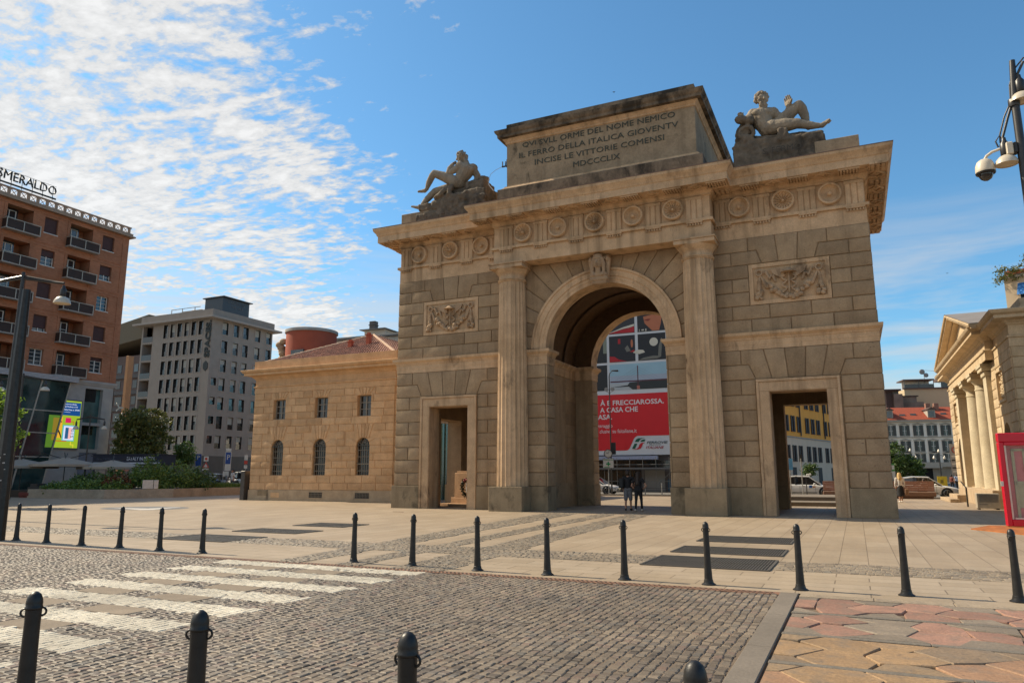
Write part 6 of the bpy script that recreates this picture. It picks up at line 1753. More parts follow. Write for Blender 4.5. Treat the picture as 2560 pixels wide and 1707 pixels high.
m = MB(); m.box(0, 8.8, 0, 10, 0, 22.2); m.box(7.4, 9.4, -1, 8, 0, 21.4); m.box(8.8, 15, 2, 12, 0, 19.6); m.box(9.2, 13.6, 2.5, 8, 19.6, 21.0); m.build('wall', plain('stained_grey_render', (.17, .15, .12), .9, 0, .35, .5), ok_)
m = MB(); m.box(-.3, 9.1, -1.3, 10, 22.2, 22.6); m.box(9, 14, 2.2, 8, 21.0, 21.25); m.box(5.9, 7.4, -.1, .05, 10, 22); m.build('roof_edge', plain('dark_roof_edge', (.06, .05, .045), .9), ok_)
# --- beige block with planted terrace above the right customs house
up = empty('terraced_block', (22.0, 37.5, 0), R(-20), 'cream block with planted roof terrace above the right customs house', 'building')
m = MB(); m.box(0, 20, 0, 12, 0, 17.3); m.box(1.8, 20, 2, 12, 17.3, 20.5); m.build('wall', plain('cream_render', (.60, .46, .30), .85, 0, .06, .5), up)
m = MB(); m.box(-.15, 20.1, -.15, 0, 17.2, 17.45); m.build('coping', M_trim, up)
m = MB(); m.box(1.0, 2.1, -.04, .02, 14.4, 16.6); m.box(3.1, 3.7, -.04, .02, 14.9, 16.6); m.build('window', M_dglass, up)
m = MB(); m.poly([(.9, -.9, 15.6), (2.2, -.9, 15.6), (2.2, -.02, 16.7), (.9, -.02, 16.7)]); m.build('blue_awning', plain('blue_awning_cloth', (.03, .16, .42), .7), up)
m = MB(); m.bbox(.1, 4, -.1, .3, 17.45, 17.8, .02); m.build('planter_box', M_chim, up)
# ------------------------------------------------------------------ plants
def leaf_mat(name, c1, c2, tr=.25):
    m, t, p = new_mat(name); v = obj_vec(t)
    a = nd(t, 'Attribute', attribute_name='v').outputs['Fac']
    n = noi(t, v, .9, 3)
    c = mixc(t, mth(t, 'MULTIPLY_ADD', a, .7, mth(t, 'MULTIPLY', n, .3)), c1, c2)
    t.links.new(c, p.inputs['Base Color']); p.inputs['Roughness'].default_value = .5
    tl = nd(t, 'BsdfTranslucent', {'Color': c}); mx = nd(t, 'MixShader', {0: tr, 1: p.outputs[0], 2: tl.outputs[0]})
    o = [n_ for n_ in t.nodes if n_.type == 'OUTPUT_MATERIAL'][0]; t.links.new(mx.outputs[0], o.inputs[0])
    return m
M_leafd = leaf_mat('dark_green_leaves', (.03, .06, .014), (.13, .20, .035))
M_leafb = leaf_mat('russet_tipped_leaves', (.045, .07, .015), (.24, .22, .05))
M_leafy = leaf_mat('bright_green_leaves', (.07, .15, .015), (.30, .42, .05), .4)
M_leafr = leaf_mat('reddish_leaves', (.10, .03, .012), (.22, .09, .03))
M_bark = plain('bark', (.07, .05, .035), .9, 0, .3, 5, bmp=.5)
def leaf(mb, c, s, rn, nrm=None):
    a = Vector((rn.gauss(0, 1), rn.gauss(0, 1), rn.gauss(0, 1))).normalized() if nrm is None else nrm
    b = a.orthogonal().normalized(); d = a.cross(b); an = rn.uniform(0, 6.28)
    u = (b*math.cos(an) + d*math.sin(an))*s; w_ = (d*math.cos(an) - b*math.sin(an))*s*.55
    c = Vector(c); mb.face([mb.vv(c-u), mb.vv(c+w_*1.0-u*.1), mb.vv(c+u), mb.vv(c-w_-u*.1)], rn.random())
def tree(name, loc, h, crown, mat, leaf_s, n, seed, label, group=None, trunk_r=.14):
    """crown: list of lobes (x,y,z,rx,ry,rz)"""
    rn = random.Random(seed); root = empty(name, loc, 0, label, 'tree', group)
    m = MB(); zc = min(l[2] - l[5]*.6 for l in crown)
    m.tube([(0, 0, 0), (.05, 0, zc*.5), (0, .05, zc+.2)], [trunk_r, trunk_r*.8, trunk_r*.65], 8)
    for l in crown:
        m.tube([(0, .03, zc), (l[0]*.5, l[1]*.5, (zc+l[2])/2), (l[0], l[1], l[2]+l[5]*.4)], [trunk_r*.6, trunk_r*.4, .02], 6)
        for k in range(4):
            e = (l[0]+rn.uniform(-1, 1)*l[3]*.7, l[1]+rn.uniform(-1, 1)*l[4]*.7, l[2]+rn.uniform(-.5, .8)*l[5]); m.tube([(l[0]*.5, l[1]*.5, (zc+l[2])/2), e], [trunk_r*.28, .012], 5)
    m.build('trunk', M_bark, root, 60)
    m = MB(); vol = [l[3]*l[4]*l[5] for l in crown]; tot = sum(vol)
    for l, vv_ in zip(crown, vol):
        nc = max(6, int(n/26*vv_/tot))
        for k in range(nc):
            while True:
                p = Vector((rn.uniform(-1, 1), rn.uniform(-1, 1), rn.uniform(-1, 1)))
                if .25 < p.length < 1: break
            p = p * (.72 + .28*rn.random()/max(p.length, .3)) if p.length < .7 else p
            c = Vector((l[0]+p.x*l[3], l[1]+p.y*l[4], l[2]+p.z*l[5])); cr = rn.uniform(.5, 1.25)*leaf_s*2.6
            for j in range(26):
                q = Vector((rn.gauss(0, .5), rn.gauss(0, .5), rn.gauss(0, .35)))*cr
                leaf(m, c+q, leaf_s*rn.uniform(.6, 1.2), rn)
    m.build('crown', mat, root)
    return root
tree('maple_tree', (-56.6, 20.8, 0), 9.4, [(0, 0, 5.8, 2.4, 2.4, 2.4), (1.3, .4, 7.2, 1.7, 1.7, 1.6), (-1.5, 0, 6.6, 1.6, 1.6, 1.5), (.3, 0, 4.2, 2.6, 2.4, 1.2), (-.4, 0, 7.6, 1.3, 1.3, 1.2), (1.9, .8, 5.2, 1.3, 1.3, 1.4)], M_leafb, .16, 12000, 1, 'large russet tipped tree before the grey office block')
tree('young_tree', (-52.6, 23.2, 0), 5.3, [(0, 0, 3.9, 1.15, 1.15, 1.2), (.2, 0, 2.9, .9, .9, .7), (-.5, 0, 3.3, .9, .8, .7)], M_leafd, .12, 3600, 2, 'small dark young tree right of the large russet tipped tree', None, .08)
tree('sapling', (-30.6, -8.1, 0), 6.0, [(0, 0, 4.6, 1.2, 1.2, 1.5), (.3, .1, 3.4, 1.2, 1.2, 1.0), (-.6, 0, 5.2, 1., 1., .9)], M_leafy, .11, 4200, 3, 'bright green sunlit tree behind the dark steel post at the left edge', None, .08)
tree('street_tree', (14.3, 71.2, 0), 6, [(0, 0, 4.0, 1.6, 1.6, 1.5), (1.2, 0, 2.6, 1.7, 1.5, 1.5), (-1.0, 0, 2.8, 1.6, 1.5, 1.5)], M_leafd, .15, 6000, 4, 'dark green tree between the gate and the white palazzo, nearer the gate', 'street trees behind the gate')
tree('street_tree', (16.3, 72.5, 0), 4, [(0, 0, 2.3, 1.3, 1.2, 1.3), (-.6, 0, 3.0, .8, .8, .8)], M_leafd, .13, 3600, 5, 'lower dark green tree right beside the taller tree before the palazzo doorway', 'street trees behind the gate')
tree('potted_tree', (5.3, 56.3, 0), 3, [(0, 0, 2.0, .75, .7, .8), (.55, 0, 2.7, .35, .3, .4)], M_leafd, .10, 1500, 6, 'small street tree seen through the right doorway above the white taxi', None, .05)
# raised planter
M_pl = stone('mottled_granite_panels', (.27, .22, .165), (.36, .295, .22), var=.3, big=1.2, fine=14, bmp=.3)
pl = [(-44.95, 2.91), (-38.8, 3.36), (-37.67, 3.66), (-35.86, 7.88), (-36.46, 10.08), (-36.7, 16.5)]
po = empty('raised_planter', (-38, 5, 0), 0, 'low mottled granite planter wall curving across the left side of the plaza', 'planter')
inn = [(-44.9, 3.4), (-39.0, 3.85), (-38.0, 4.1), (-36.35, 7.95), (-36.9, 10.1), (-37.15, 16.5)]
for i, (a, b, c, d) in enumerate(zip(pl, pl[1:], inn, inn[1:])):
    m = MB(Matrix.Translation((38, -5, 0))); m.cur = [.2, .6, .8, .1, .9][i]
    m.prismz([a, b, d, c], 0, .62); m.build('granite_panel', M_pl, po)
m = MB(); m.prismz([(-44.9, 3.3), (-38.1, 4.1), (-36.4, 7.9), (-36.95, 10.1), (-37.2, 16.4), (-50, 16.4), (-50, 3.3)], 0, .5); tag(m.build('planter_soil', plain('soil', (.05, .035, .025), 1.)), None, None, None, 'structure')
m = MB(); m.box(-75, -37.3, 16.6, 60, -.05, .25); tag(m.build('raised_pavement', M_asph), None, None, None, 'structure')
def shrub(x, y, z, r, h, mat, ls, n, seed, lab, upright=False):
    rn = random.Random(seed); root = empty('shrub', (x, y, z), 0, lab, 'shrub', 'shrubs in the raised planter')
    m = MB()
    for k in range(5): m.tube([(0, 0, 0), (rn.uniform(-.5, .5)*r, rn.uniform(-.5, .5)*r, h*.8)], [.02, .006], 5)
    m.build('stems', M_bark, root)
    m = MB()
    for k in range(max(8, n//18)):
        an = rn.uniform(0, 6.28); rr = r*math.sqrt(rn.random()); zz_ = h*(1-(rr/r)**2*.6)*rn.uniform(.25, 1)
        c = Vector((rr*math.cos(an), rr*math.sin(an), zz_))
        for j in range(18):
            if upright: leaf(m, c+Vector((rn.gauss(0, .10), rn.gauss(0, .10), rn.gauss(0, .12))), ls*rn.uniform(.7, 1.4), rn, Vector((rn.gauss(0, 1), rn.gauss(0, 1), rn.gauss(0, .3))).normalized())
            else: leaf(m, c+Vector((rn.gauss(0, .16), rn.gauss(0, .16), rn.gauss(0, .12))), ls*rn.uniform(.6, 1.3), rn)
    m.build('foliage', mat, root)
M_lg1 = leaf_mat('mid_green_leaves', (.06, .11, .02), (.20, .28, .05))
specs = [(-43.2, 4.3, 1.0, .55, M_lg1, 'low feathery green shrub at the left end of the planter'), (-41.5, 4.5, .95, .6, M_lg1, 'low green shrub second from the left end of the planter'),
 (-43.0, 6.3, 1.3, 1.2, M_leafd, 'dark shrub behind the left end of the planter under the parasols'), (-40.6, 6.6, 1.3, 1.35, M_leafd, 'dark leafy shrub behind the planter, left of the reddish shrub'),
 (-39.9, 4.6, .85, .6, M_lg1, 'low round green shrub just left of the planter bend'), (-39.0, 5.6, .8, 1.05, M_leafr, 'reddish brown shrub in the middle of the planter'),
 (-38.2, 5.0, .7, .65, M_lg1, 'bright low shrub just right of the planter bend'), (-38.3, 7.6, 1.3, 1.9, M_lg1, 'tall leafy green shrub behind the white information boards'),
 (-39.8, 9.2, 1.5, 2.1, M_leafd, 'tall dark shrub below the café awning'), (-37.4, 7.6, .8, .7, M_lg1, 'low shrub just left of the white information boards'),
 (-38.0, 10.0, 1.3, 1.9, M_lg1, 'tall green shrub right of the white information boards'), (-37.6, 11.6, 1.0, 1.2, M_leafd, 'dark dense shrub near the grey planter panel'),
 (-38.6, 12.5, 1.2, 1.5, M_leafd, 'dark shrub in front of the parked cars'), (-41.8, 10.8, 1.5, 1.8, M_leafd, 'dark shrub deep in the planter before the awning')]
for i, (x, y, r, h, mt, lab) in enumerate(specs): shrub(x, y, .45, r*1.1, h*1.22, mt, .10, int(1500*r), 40+i, lab)
m = MB(); rn = random.Random(4)
for k in range(5200):
    x, y = rn.uniform(-40, -37.2), rn.uniform(12.2, 16.3); h = rn.uniform(.25, .6)
    d_ = Vector((rn.gauss(0, .12), rn.gauss(0, .12), h)); b_ = Vector((rn.uniform(-1, 1), rn.uniform(-1, 1), 0)).normalized()*.03; p_ = Vector((x, y, .48))
    m.face([m.vv(p_-b_), m.vv(p_+b_), m.vv(p_+d_)], rn.random())
tag(m.build('ornamental_grass', M_lg1), 'green ornamental grass filling the right end of the planter', 'grass', None, 'stuff')
# vine on the terrace top right
root = empty('terrace_planting', (22.3, 37.0, 17.4), 0, 'bushy green plants spilling over the cream terrace parapet, top right', 'plant')
m = MB(); rn = random.Random(9)
for k in range(90):
    c = Vector((rn.uniform(-.9, 3.5), rn.uniform(-.6, .5), 0)); c.z = rn.uniform(-.5, .3) + 1.3*min(1, max(0, (c.x+.9)/2.2))*rn.random()
    for j in range(22): leaf(m, c+Vector((rn.gauss(0, .16), rn.gauss(0, .16), rn.gauss(0, .14))), .085*rn.uniform(.6, 1.3), rn)
m.build('foliage', leaf_mat('terrace_leaves', (.07, .08, .015), (.22, .22, .05)), root)
# ------------------------------------------------------------------ café awnings, parasols, boards
ca = empty('cafe_pavilion', (-53.5, 17.4, 0), R(25), 'dark navy café pavilion with lettered awning behind the planter', 'pavilion')
M_navy = plain('navy_awning', (.018, .02, .035), .7, 0, .15, 1)
m = MB(); m.box(-3.4, 3.2, 0, 3, 2.55, 3.55); m.box(-3.5, 3.3, -.05, 3.1, 3.55, 3.62)
for x in (-3.3, -.8, 3.1): m.box(x, x+.1, .1, .2, 0, 2.6)
m.build('awning', M_navy, ca)
m = MB(); m.box(-3.3, -1.0, -.03, 0, 2.68, 2.83); m.box(-.7, 3.1, -.03, 0, 2.68, 2.83); m.box(-2.2, 3.4, -.6, -.1, 2.45, 2.48); m.build('white_stripe', plain('white_valance', (.5, .5, .52), .7), ca)
M_awt = plain('pale_awning_lettering', (.70, .70, .72), .7)
text_obj('awning_text', 'EATALY IN PIAZZA', M_awt, ca, (-.1, -.012, 3.0), 0, .34, 2.7, .01); text_obj('awning_text', 'EATALY IN PIAZZA', plain('faded_lettering', (.10, .10, .13), .7), ca, (-3.0, -.012, 3.02), 0, .22, 1.7, .01)
um = empty('cafe_parasol', (-47.2, 7.0, 0), R(24), 'wide flat beige café parasol beyond the planter, at the far left', 'parasol')
M_canv = plain('beige_canvas', (.36, .29, .22), .8, 0, .1, 1)
def parasol(root, r):
    m = MB(); n = 8; top = m.vv((0, 0, .58)); rg = [m.vv((r*math.cos(2*PI*k/n+.39), r*math.sin(2*PI*k/n+.39), 0)) for k in range(n)]; lo = [m.vv((r*math.cos(2*PI*k/n+.39), r*math.sin(2*PI*k/n+.39), -.18)) for k in range(n)]
    m.skin(lo, rg)
    for k in range(n): m.face([top, rg[k], rg[(k+1) % n]])
    m.T = Matrix(); o = m.build('canopy', M_canv, root, None, (0, 0, 2.45))
    m = MB(); m.tube([(0, 0, 0), (0, 0, 2.9)], .035, 8); m.build('pole', M_iron, root)
    m = MB()
    for k in range(4): a = PI/2*k+.5; m.tube([(.1*math.cos(a), .1*math.sin(a), 2.88), (1.6*math.cos(a), 1.6*math.sin(a), 3.35)], .03, 6)
    m.build('stretcher', M_iron, root)
parasol(um, 2.6)
um2 = copy_tree(um); um2.location = (-50.4, 5.6, -.12); tag(um2, 'beige café parasol left of and behind the widest parasol', 'parasol')
um3 = copy_tree(um); um3.location = (-44.8, 9.4, -.2); tag(um3, 'beige café parasol reaching towards the navy pavilion', 'parasol')
for o, c_ in ((um, 1), (um2, 1), (um3, 1)): o['group'] = 'café parasols'
wbd = empty('information_board', (-36.62, 6.6, .64), R(60), 'pair of blank white information boards standing in the planter', 'board')
for x, w_ in ((-.62, .70), (.12, .30)): m = MB(); m.bbox(x, x+w_, -.04, .04, .0, .62, .01); m.build('board', plain('pinkish_white_board', (.62, .54, .46), .7), wbd)
m = MB(); m.bbox(-.9, .9, -.5, .5, .0, .75, .03); m.box(-.7, .1, -.42, .3, .75, 1.0); o = m.build('cafe_counter', plain('dark_wicker', (.04, .035, .03), .8), None, None, (-45.9, 4.5, 0)); tag(o, 'dark café counter under the parasols at the far left', 'counter')
m = MB(); m.bbox(-.6, .6, -.3, .3, .1, .38, .04); m.box(-.55, .55, -.25, .25, 0, .12); o = m.build('red_planter_box', plain('dull_red_box', (.12, .02, .012), .6), None, None, (-45.4, 3.2, 0)); tag(o, 'low dull red box at the left end of the planter wall', 'box')
# ------------------------------------------------------------------ lamps and posts
M_bowl = plain('cream_lamp_bowl', (.55, .47, .36), .35, 0, .06, 2)
M_bowl_in = plain('lamp_bowl_inside', (.50, .42, .30), .5)
M_pole = plain('dark_grey_lamp_pole', (.05, .047, .045), .4, .5, .2, 4)
def bowl(parent, loc, r=.27, tilt=0.):
    m = MB(); m.lathe([(.05, r*.98), (.3*r, r*.93), (.6*r, r*.78), (.85*r, r*.5), (.97*r, r*.2), (r, 0), (.97*r, 0), (.93*r, r*.18)], (0,0,0), 28, caps=False)
    o = m.build('lamp_bowl', M_bowl, parent, 50, loc); o.rotation_euler.x = tilt
    m = MB(); m.lathe([(.001, r*.12), (.93*r, r*.10)], (0,0,0), 24, caps=False); m.lathe([(.2*r, .06), (.25*r, .1)], (0,0,0), 10); m.build('reflector', M_bowl_in, o)
    m = MB(); m.lathe([(.09, r*.95), (.10, r*1.0), (.10, r*1.0+.26), (.05, r*1.0+.34), (.04, r*1.0+.42)], (0,0,0), 14); m.build('lamp_holder', M_pole, o, 40)
    return o
def arm(parent, a, b, sag=.5, r=.022):
    """curved upper rod, straight lower rod and little struts between them"""
    a, b = Vector(a), Vector(b); m = MB(); top = []
    for k in range(9):
        q = k/8; p = a.lerp(b, q); p.z += math.sin(q*PI)*sag*.45; top.append(p)
    m.tube(top, r, 6); lo = [a.lerp(b, q/8) - Vector((0, 0, .10*(1-q/8))) for q in range(9)]; m.tube([lo[0], lo[-1]], r*1.5, 6)
    for k in (2, 4, 6): m.tube([top[k], lo[k]], r*.6, 5)
    m.build('arm', M_pole, parent, 50)
lp = empty('street_lamp', (-18.6, -14.6, 0), R(25), 'dark street lamp with a cream bowl on its arm beside the tall steel post, left', 'street lamp')
m = MB(); m.tube([(0, 0, 0), (0, 0, 9.3)], [.10, .06], 12); m.lathe([(.16, 0), (.16, .5), (.10, .6)], (0,0,0), 12); m.build('pole', M_pole, lp, 40)
for s in (-1, 1): arm(lp, (0, 0, 9.15), (s*1.55, .1, 8.88), .0, .035); bowl(lp, (s*1.55, .1, 8.08), .30)
lp2 = copy_tree(lp); lp2.location = (-42.56, .2, -.65); tag(lp2, 'street lamp with cream bowl before the green glass front', 'street lamp')
lp3 = copy_tree(lp); lp3.location = (-47.0, 8.6, -2.75); lp3.scale = (.75, .75, 1); tag(lp3, 'thin double armed lamp before the white stone base right of the display screen', 'street lamp')
for o in (lp, lp2, lp3): o['group'] = 'bowl street lamps on the left side'
m = MB(); m.prismz([(.13*math.cos(a), .13*math.sin(a)) for a in [2*PI*k/8+.39 for k in range(8)]], 0, .01)
for k in range(20):
    z0, z1 = 6.46*k/20, 6.46*(k+1)/20; r0, r1 = .195-.095*k/20, .195-.095*(k+1)/20
    A = [m.vv((r0*math.cos(a), r0*math.sin(a), z0)) for a in [2*PI*q/10 for q in range(10)]]; Bq = [m.vv((r1*math.cos(a), r1*math.sin(a), z1)) for a in [2*PI*q/10 for q in range(10)]]
    m.skin(A, Bq)
m.face(Bq); 
sp = empty('steel_post', (-9.74, -19.62, 0), 0, 'tall thick dark steel post with stickers at the left edge of the plaza', 'post'); m.build('shaft', M_iron, sp, 30)
m = MB(); rn = random.Random(6)
for k in range(9):
    a = rn.uniform(-1.9, -.5); z = rn.uniform(.8, 2.4); r0 = .198-.095*z/6.46; s_ = rn.uniform(.012, .03)
    c = Vector((r0*math.cos(a), r0*math.sin(a), z)); u = Vector((-math.sin(a), math.cos(a), 0))
    m.poly([c-u*s_, c+u*s_, c+u*s_+Vector((0, 0, s_*rn.uniform(.8, 2))), c-u*s_+Vector((0, 0, s_))])
m.build('stickers', plain('torn_sticker', (.45, .42, .38), .7), sp)
text_obj('vertical_lettering', 'COMUNE DI MILANO', plain('white_stencil', (.4, .4, .38), .6), sp, (-.02, -.14, 5.9), R(-25), .05, 1.3, .004, tilt=R(90)) if 0 else None
# pole with two bowls and a dome camera, right edge
lr = empty('lamp_pole_with_camera', (13.95, -12.0, 0), 0, 'tall dark lamp pole with two cream bowls at the right edge of the photo', 'street lamp')
m = MB(); m.tube([(0, 0, 0), (0, 0, 10.15), (.05, -.01, 11.2)], [.11, .085, .06], 14); m.lathe([(.11, 10.05), (.12, 10.1), (.12, 10.22), (.10, 10.25)], (-.02, 0, 0), 12); m.build('pole', M_pole, lr, 40)
for pth in ([(-.10, .02, 10.15), (-.24, .04, 9.85), (-.36, .08, 9.45), (-.37, .08, 9.25)], [(-.06, 0, 10.15), (-.18, .03, 9.8), (-.32, .06, 9.35)], [(-.08, 0, 10.22), (-.06, 0, 10.6), (.05, -.02, 10.95), (.27, -.06, 11.2)], [(-.01, 0, 10.3), (.1, -.03, 10.8), (.25, -.06, 11.1)], [(-.42, .08, 9.15), (-.46, .08, 9.3), (-.38, .08, 9.42), (-.28, .08, 9.3), (-.27, .08, 9.15)]):
    m = MB(); m.tube(pth, .018 if len(pth) > 3 else .03, 8); m.build('arm', plain('dark_blue_arm', (.012, .014, .035), .4, .4) if 0 else M_pole, lr, 50)
bowl(lr, (-.30, .06, 8.69), .24); bowl(lr, (.13, -.03, 10.14), .24)
dc = empty('dome_camera', (13.95, -12.0, 8.5), 0, 'white dome surveillance camera on a curved bracket clamped to the lamp pole', 'camera')
M_camw = plain('cream_camera_casing', (.62, .53, .40), .4, 0, .05, 2)
m = MB(); m.lathe([(.02, .42), (.10, .41), (.16, .36), (.195, .27), (.205, .15), (.205, .10), (.20, .09)], (-.72, .14, 0), 28); m.build('housing', M_camw, dc, 40)
m = MB(); m.lathe([(.205, .10), (.21, .09), (.20, .06), (.16, .05)], (-.72, .14, 0), 28); m.build('rim', M_iron, dc, 40)
m = MB(); m.lathe([(.15, .06), (.145, .0), (.11, -.06), (.05, -.10), (.002, -.11)], (-.72, .14, 0), 24); m.build('dome', glassy('smoked_dome', (.01, .01, .012), .08), dc, 60)
m = MB(); m.tube([(-.72, .14, .40), (-.66, .13, .50), (-.55, .11, .57), (-.40, .08, .60), (-.28, .05, .58)], .032, 10); m.build('bracket', M_camw, dc, 50)
m = MB(); m.bbox(-.30, -.16, -.10, .18, .38, .68, .02); m.build('junction_box', M_camw, dc); m = MB(); m.bbox(-.16, -.07, -.09, .12, .40, .66, .02); m.tube([(-.08, 0, .42), (.10, .10, .42)], .02, 6); m.tube([(-.08, 0, .62), (.10, .10, .62)], .02, 6); m.build('clamp', M_iron, dc)
# ------------------------------------------------------------------ signs
M_post = plain('grey_sign_post', (.28, .27, .25), .5, .3)
def sign(name, loc, rz, h, label, cat='sign'):
    s = empty(name, loc, rz, label, cat); m = MB(); m.tube([(0, 0, 0), (0, 0, h)], .035, 8); m.build('post', M_post, s, 40); return s
def plate(parent, name, x0, x1, z0, z1, mat, y=-.06, bev=.0): m = MB(); m.box(x0, x1, y, y+.03, z0, z1); return m.build(name, mat, parent)
M_blue = plain('sign_blue', (.01, .05, .22), .5); M_swhite = plain('sign_white', (.55, .52, .46), .5); M_sred = plain('sign_red', (.45, .04, .02), .5); M_sblack = plain('sign_black', (.02, .02, .02), .5)
s = sign('parking_sign', (-42.1, 18.42, .25), R(26), 3.2, 'blue letter P parking sign on a post above the parked cars')
p_ = plate(s, 'panel', .12, .66, 1.75, 3.45, M_swhite); plate(s, 'blue_field', .16, .62, 2.35, 3.4, M_blue, -.075); text_obj('letter', 'P', M_swhite, s, (.30, -.08, 2.75), 0, .42, .26, .01); plate(s, 'notice', .0, .52, 1.25, 1.7, M_swhite); plate(s, 'top_notice', .14, .62, 3.5, 3.75, M_swhite)
s = sign('warning_sign', (-43.5, 17.7, .25), R(26), 3.0, 'red and white triangular warning sign with a square sign above it')
plate(s, 'square_plate', -.22, .2, 2.6, 3.05, M_swhite); m = MB(); m.prism([(.12*math.cos(a), 2.82+.12*math.sin(a)) for a in [2*PI*k/12 for k in range(12)]], -.08, -.065); m.build('red_dot', M_sred, s)
m = MB(); m.prism([(-.32, 2.0), (.32, 2.0), (.0, 2.55)], -.06, -.03); m.build('triangle', M_sred, s); m = MB(); m.prism([(-.18, 2.08), (.18, 2.08), (.0, 2.4)], -.08, -.065); m.build('triangle_face', M_swhite, s); plate(s, 'notice', -.3, .3, 1.78, 1.97, M_swhite)
s = sign('small_notice_sign', (-40.2, 19.2, .25), R(26), 3.3, 'narrow post with white notices at the edge of the barred-window customs house')
plate(s, 'upper_notice', -.15, .15, 2.7, 3.15, M_swhite); plate(s, 'red_disc', -.15, .15, 2.35, 2.65, M_sred); plate(s, 'lower_notice', -.15, .15, 1.95, 2.25, M_swhite)
s = sign('garage_sign', (-55.5, 27.6, 0), R(26), 3.8, 'small blue letter P garage sign on the dark wall right of the young tree')
plate(s, 'blue_panel', -.3, .3, 2.6, 3.9, M_blue); text_obj('letter', 'P', M_swhite, s, (-.12, -.08, 3.3), 0, .45, .28, .01)
# totems seen right of the gate
s = sign('green_info_totem', (12.6, 39.4, 0), R(25), 2.6, 'green and white information totem just right of the gate'); plate(s, 'green_panel', -.1, .35, 1.9, 2.55, plain('sign_green', (.05, .22, .04), .5)); plate(s, 'white_panel', -.1, .35, 1.25, 1.9, M_swhite); plate(s, 'text_panel', -.05, .3, 2.05, 2.4, M_swhite, -.075)
s = sign('road_sign', (17.8, 42.0, 0), R(25), 4.4, 'tall post with grey sign panels at the corner of the columned portico'); plate(s, 'sign_panel', -.55, .3, 1.6, 4.2, plain('grey_sign_back', (.30, .28, .26), .6)); m = MB(); m.tube([(-.1+.24*math.cos(a), -.08, 3.7+.24*math.sin(a)) for a in [2*PI*k/16 for k in range(17)]], .04, 5); m.build('red_ring', M_sred, s)
for k in range(5): plate(s, 'text_row', -.45, .2, 1.8+.32*k, 1.93+.32*k, M_sblack if k % 2 else M_swhite, -.075)
s = sign('round_sign', (6.42, 25.0, 0), 0, 3.05, 'thin post with dark sign back seen through the right doorway'); plate(s, 'sign_panel', -.05, .1, 2.75, 3.05, M_sblack)
m = MB(); m.tube([(0, 0, 0), (0, 0, 1.04)], .035, 8); o = m.build('short_post', M_pole, None, 40, (6.68, 24.9, 0)); tag(o, 'short grey post beside the thin sign post, through the right doorway', 'post')
s = sign('blue_panel_sign', (5.62, 25.3, 0), 0, 2.8, 'blue panel sign at the left inner edge of the right doorway'); plate(s, 'blue_panel', -.05, .22, 1.95, 2.75, plain('sky_blue_sign', (.08, .25, .42), .5))
yp = empty('yellow_poster_board', (17.9, 56.7, 0), R(25), 'bright yellow poster board beyond the white car at right', 'poster'); plate(yp, 'poster', -.5, .5, .15, 1.45, plain('yellow_poster_print', (.60, .42, .015), .6)); plate(yp, 'print', -.2, .1, .75, 1.1, plain('dark_yellow_print', (.22, .15, .01), .6), -.075); m = MB(); m.box(-.5, -.45, -.05, .05, 0, .2); m.box(.45, .5, -.05, .05, 0, .2); m.build('feet', M_iron, yp)
# old lantern posts before the palazzo
for i, (x, y, h_, lab) in enumerate(((19.4, 73.6, 4.6, 'dark three-lantern lamp post standing before the white palazzo doorway'), (16.2, 72.0, 4.7, 'slim lamp post with white globes among the dark trees'))):
    s = empty('lantern_post', (x, y, 0), R(25), lab, 'street lamp', 'lantern posts before the palazzo'); m = MB(); m.tube([(0, 0, 0), (0, 0, h_)], [.09, .05], 8); m.tube([(-.65, 0, 3.75), (-.3, 0, 3.95), (.3, 0, 3.95), (.65, 0, 3.75)], .03, 6); m.build('post', M_pole, s, 40)
    for q in (-.65, .65, 0): m = MB(); m.sphere((q, 0, 3.6 if q else h_-.2), (.16, .16, .16 if q else .12), 10, 6); m.lathe([(.15, 0), (.02, .25)], (q, 0, (3.68 if q else h_-.12)), 8); m.build('lantern', M_bowl if i or not q else M_bowl, s)
# clock post with pharmacy sign, tall lamp mast behind
s = empty('clock_post', (-8.78, 28.0, 0), R(14), 'street clock on a post above a green cross pharmacy sign, seen through the archway', 'clock'); m = MB(); m.tube([(0, 0, 0), (0, 0, 3.3)], .04, 8); m.build('post', M_post, s, 40)
m = MB(); m.lathe([(.34, -.08), (.36, -.06), (.36, .08), (.33, .10)], (0, 0, 3.36), 28, 'y'); c_ = m.build('clock_case', M_iron, s, 40)
m = MB(); m.lathe([(.30, .10), (.001, .105)], (0, 0, 3.36), 28, 'y', caps=False); m.build('clock_face', M_swhite, c_)
m = MB(); m.bar((0, -.115, 3.36), (-.16, -.115, 3.44), .025); m.bar((0, -.115, 3.36), (.09, -.115, 3.58), .02)
for k in range(12): a = PI/6*k; m.bar((.24*math.cos(a), -.112, 3.36+.24*math.sin(a)), (.28*math.cos(a), -.112, 3.36+.28*math.sin(a)), .016)
m.build('clock_hands', M_sblack, c_)
b_ = MB(); b_.box(-.46, .46, -.09, .09, 2.15, 2.96); pb = b_.build('pharmacy_box', M_iron, s); plate(pb, 'white_panel', -.43, .43, 2.18, 2.93, M_swhite, -.11)
M_sgreen = plain('pharmacy_green', (.01, .22, .07), .5); m = MB(); m.box(-.18, .18, -.13, -.11, 2.45, 2.56); m.box(-.055, .055, -.131, -.11, 2.33, 2.69); m.build('green_cross', M_sgreen, pb); text_obj('pharmacy_text', 'FARMACIA', M_sgreen, pb, (-.38, -.115, 2.78), 0, .11, .76, .008); plate(pb, 'small_print', -.35, .1, 2.22, 2.27, M_sgreen, -.12)
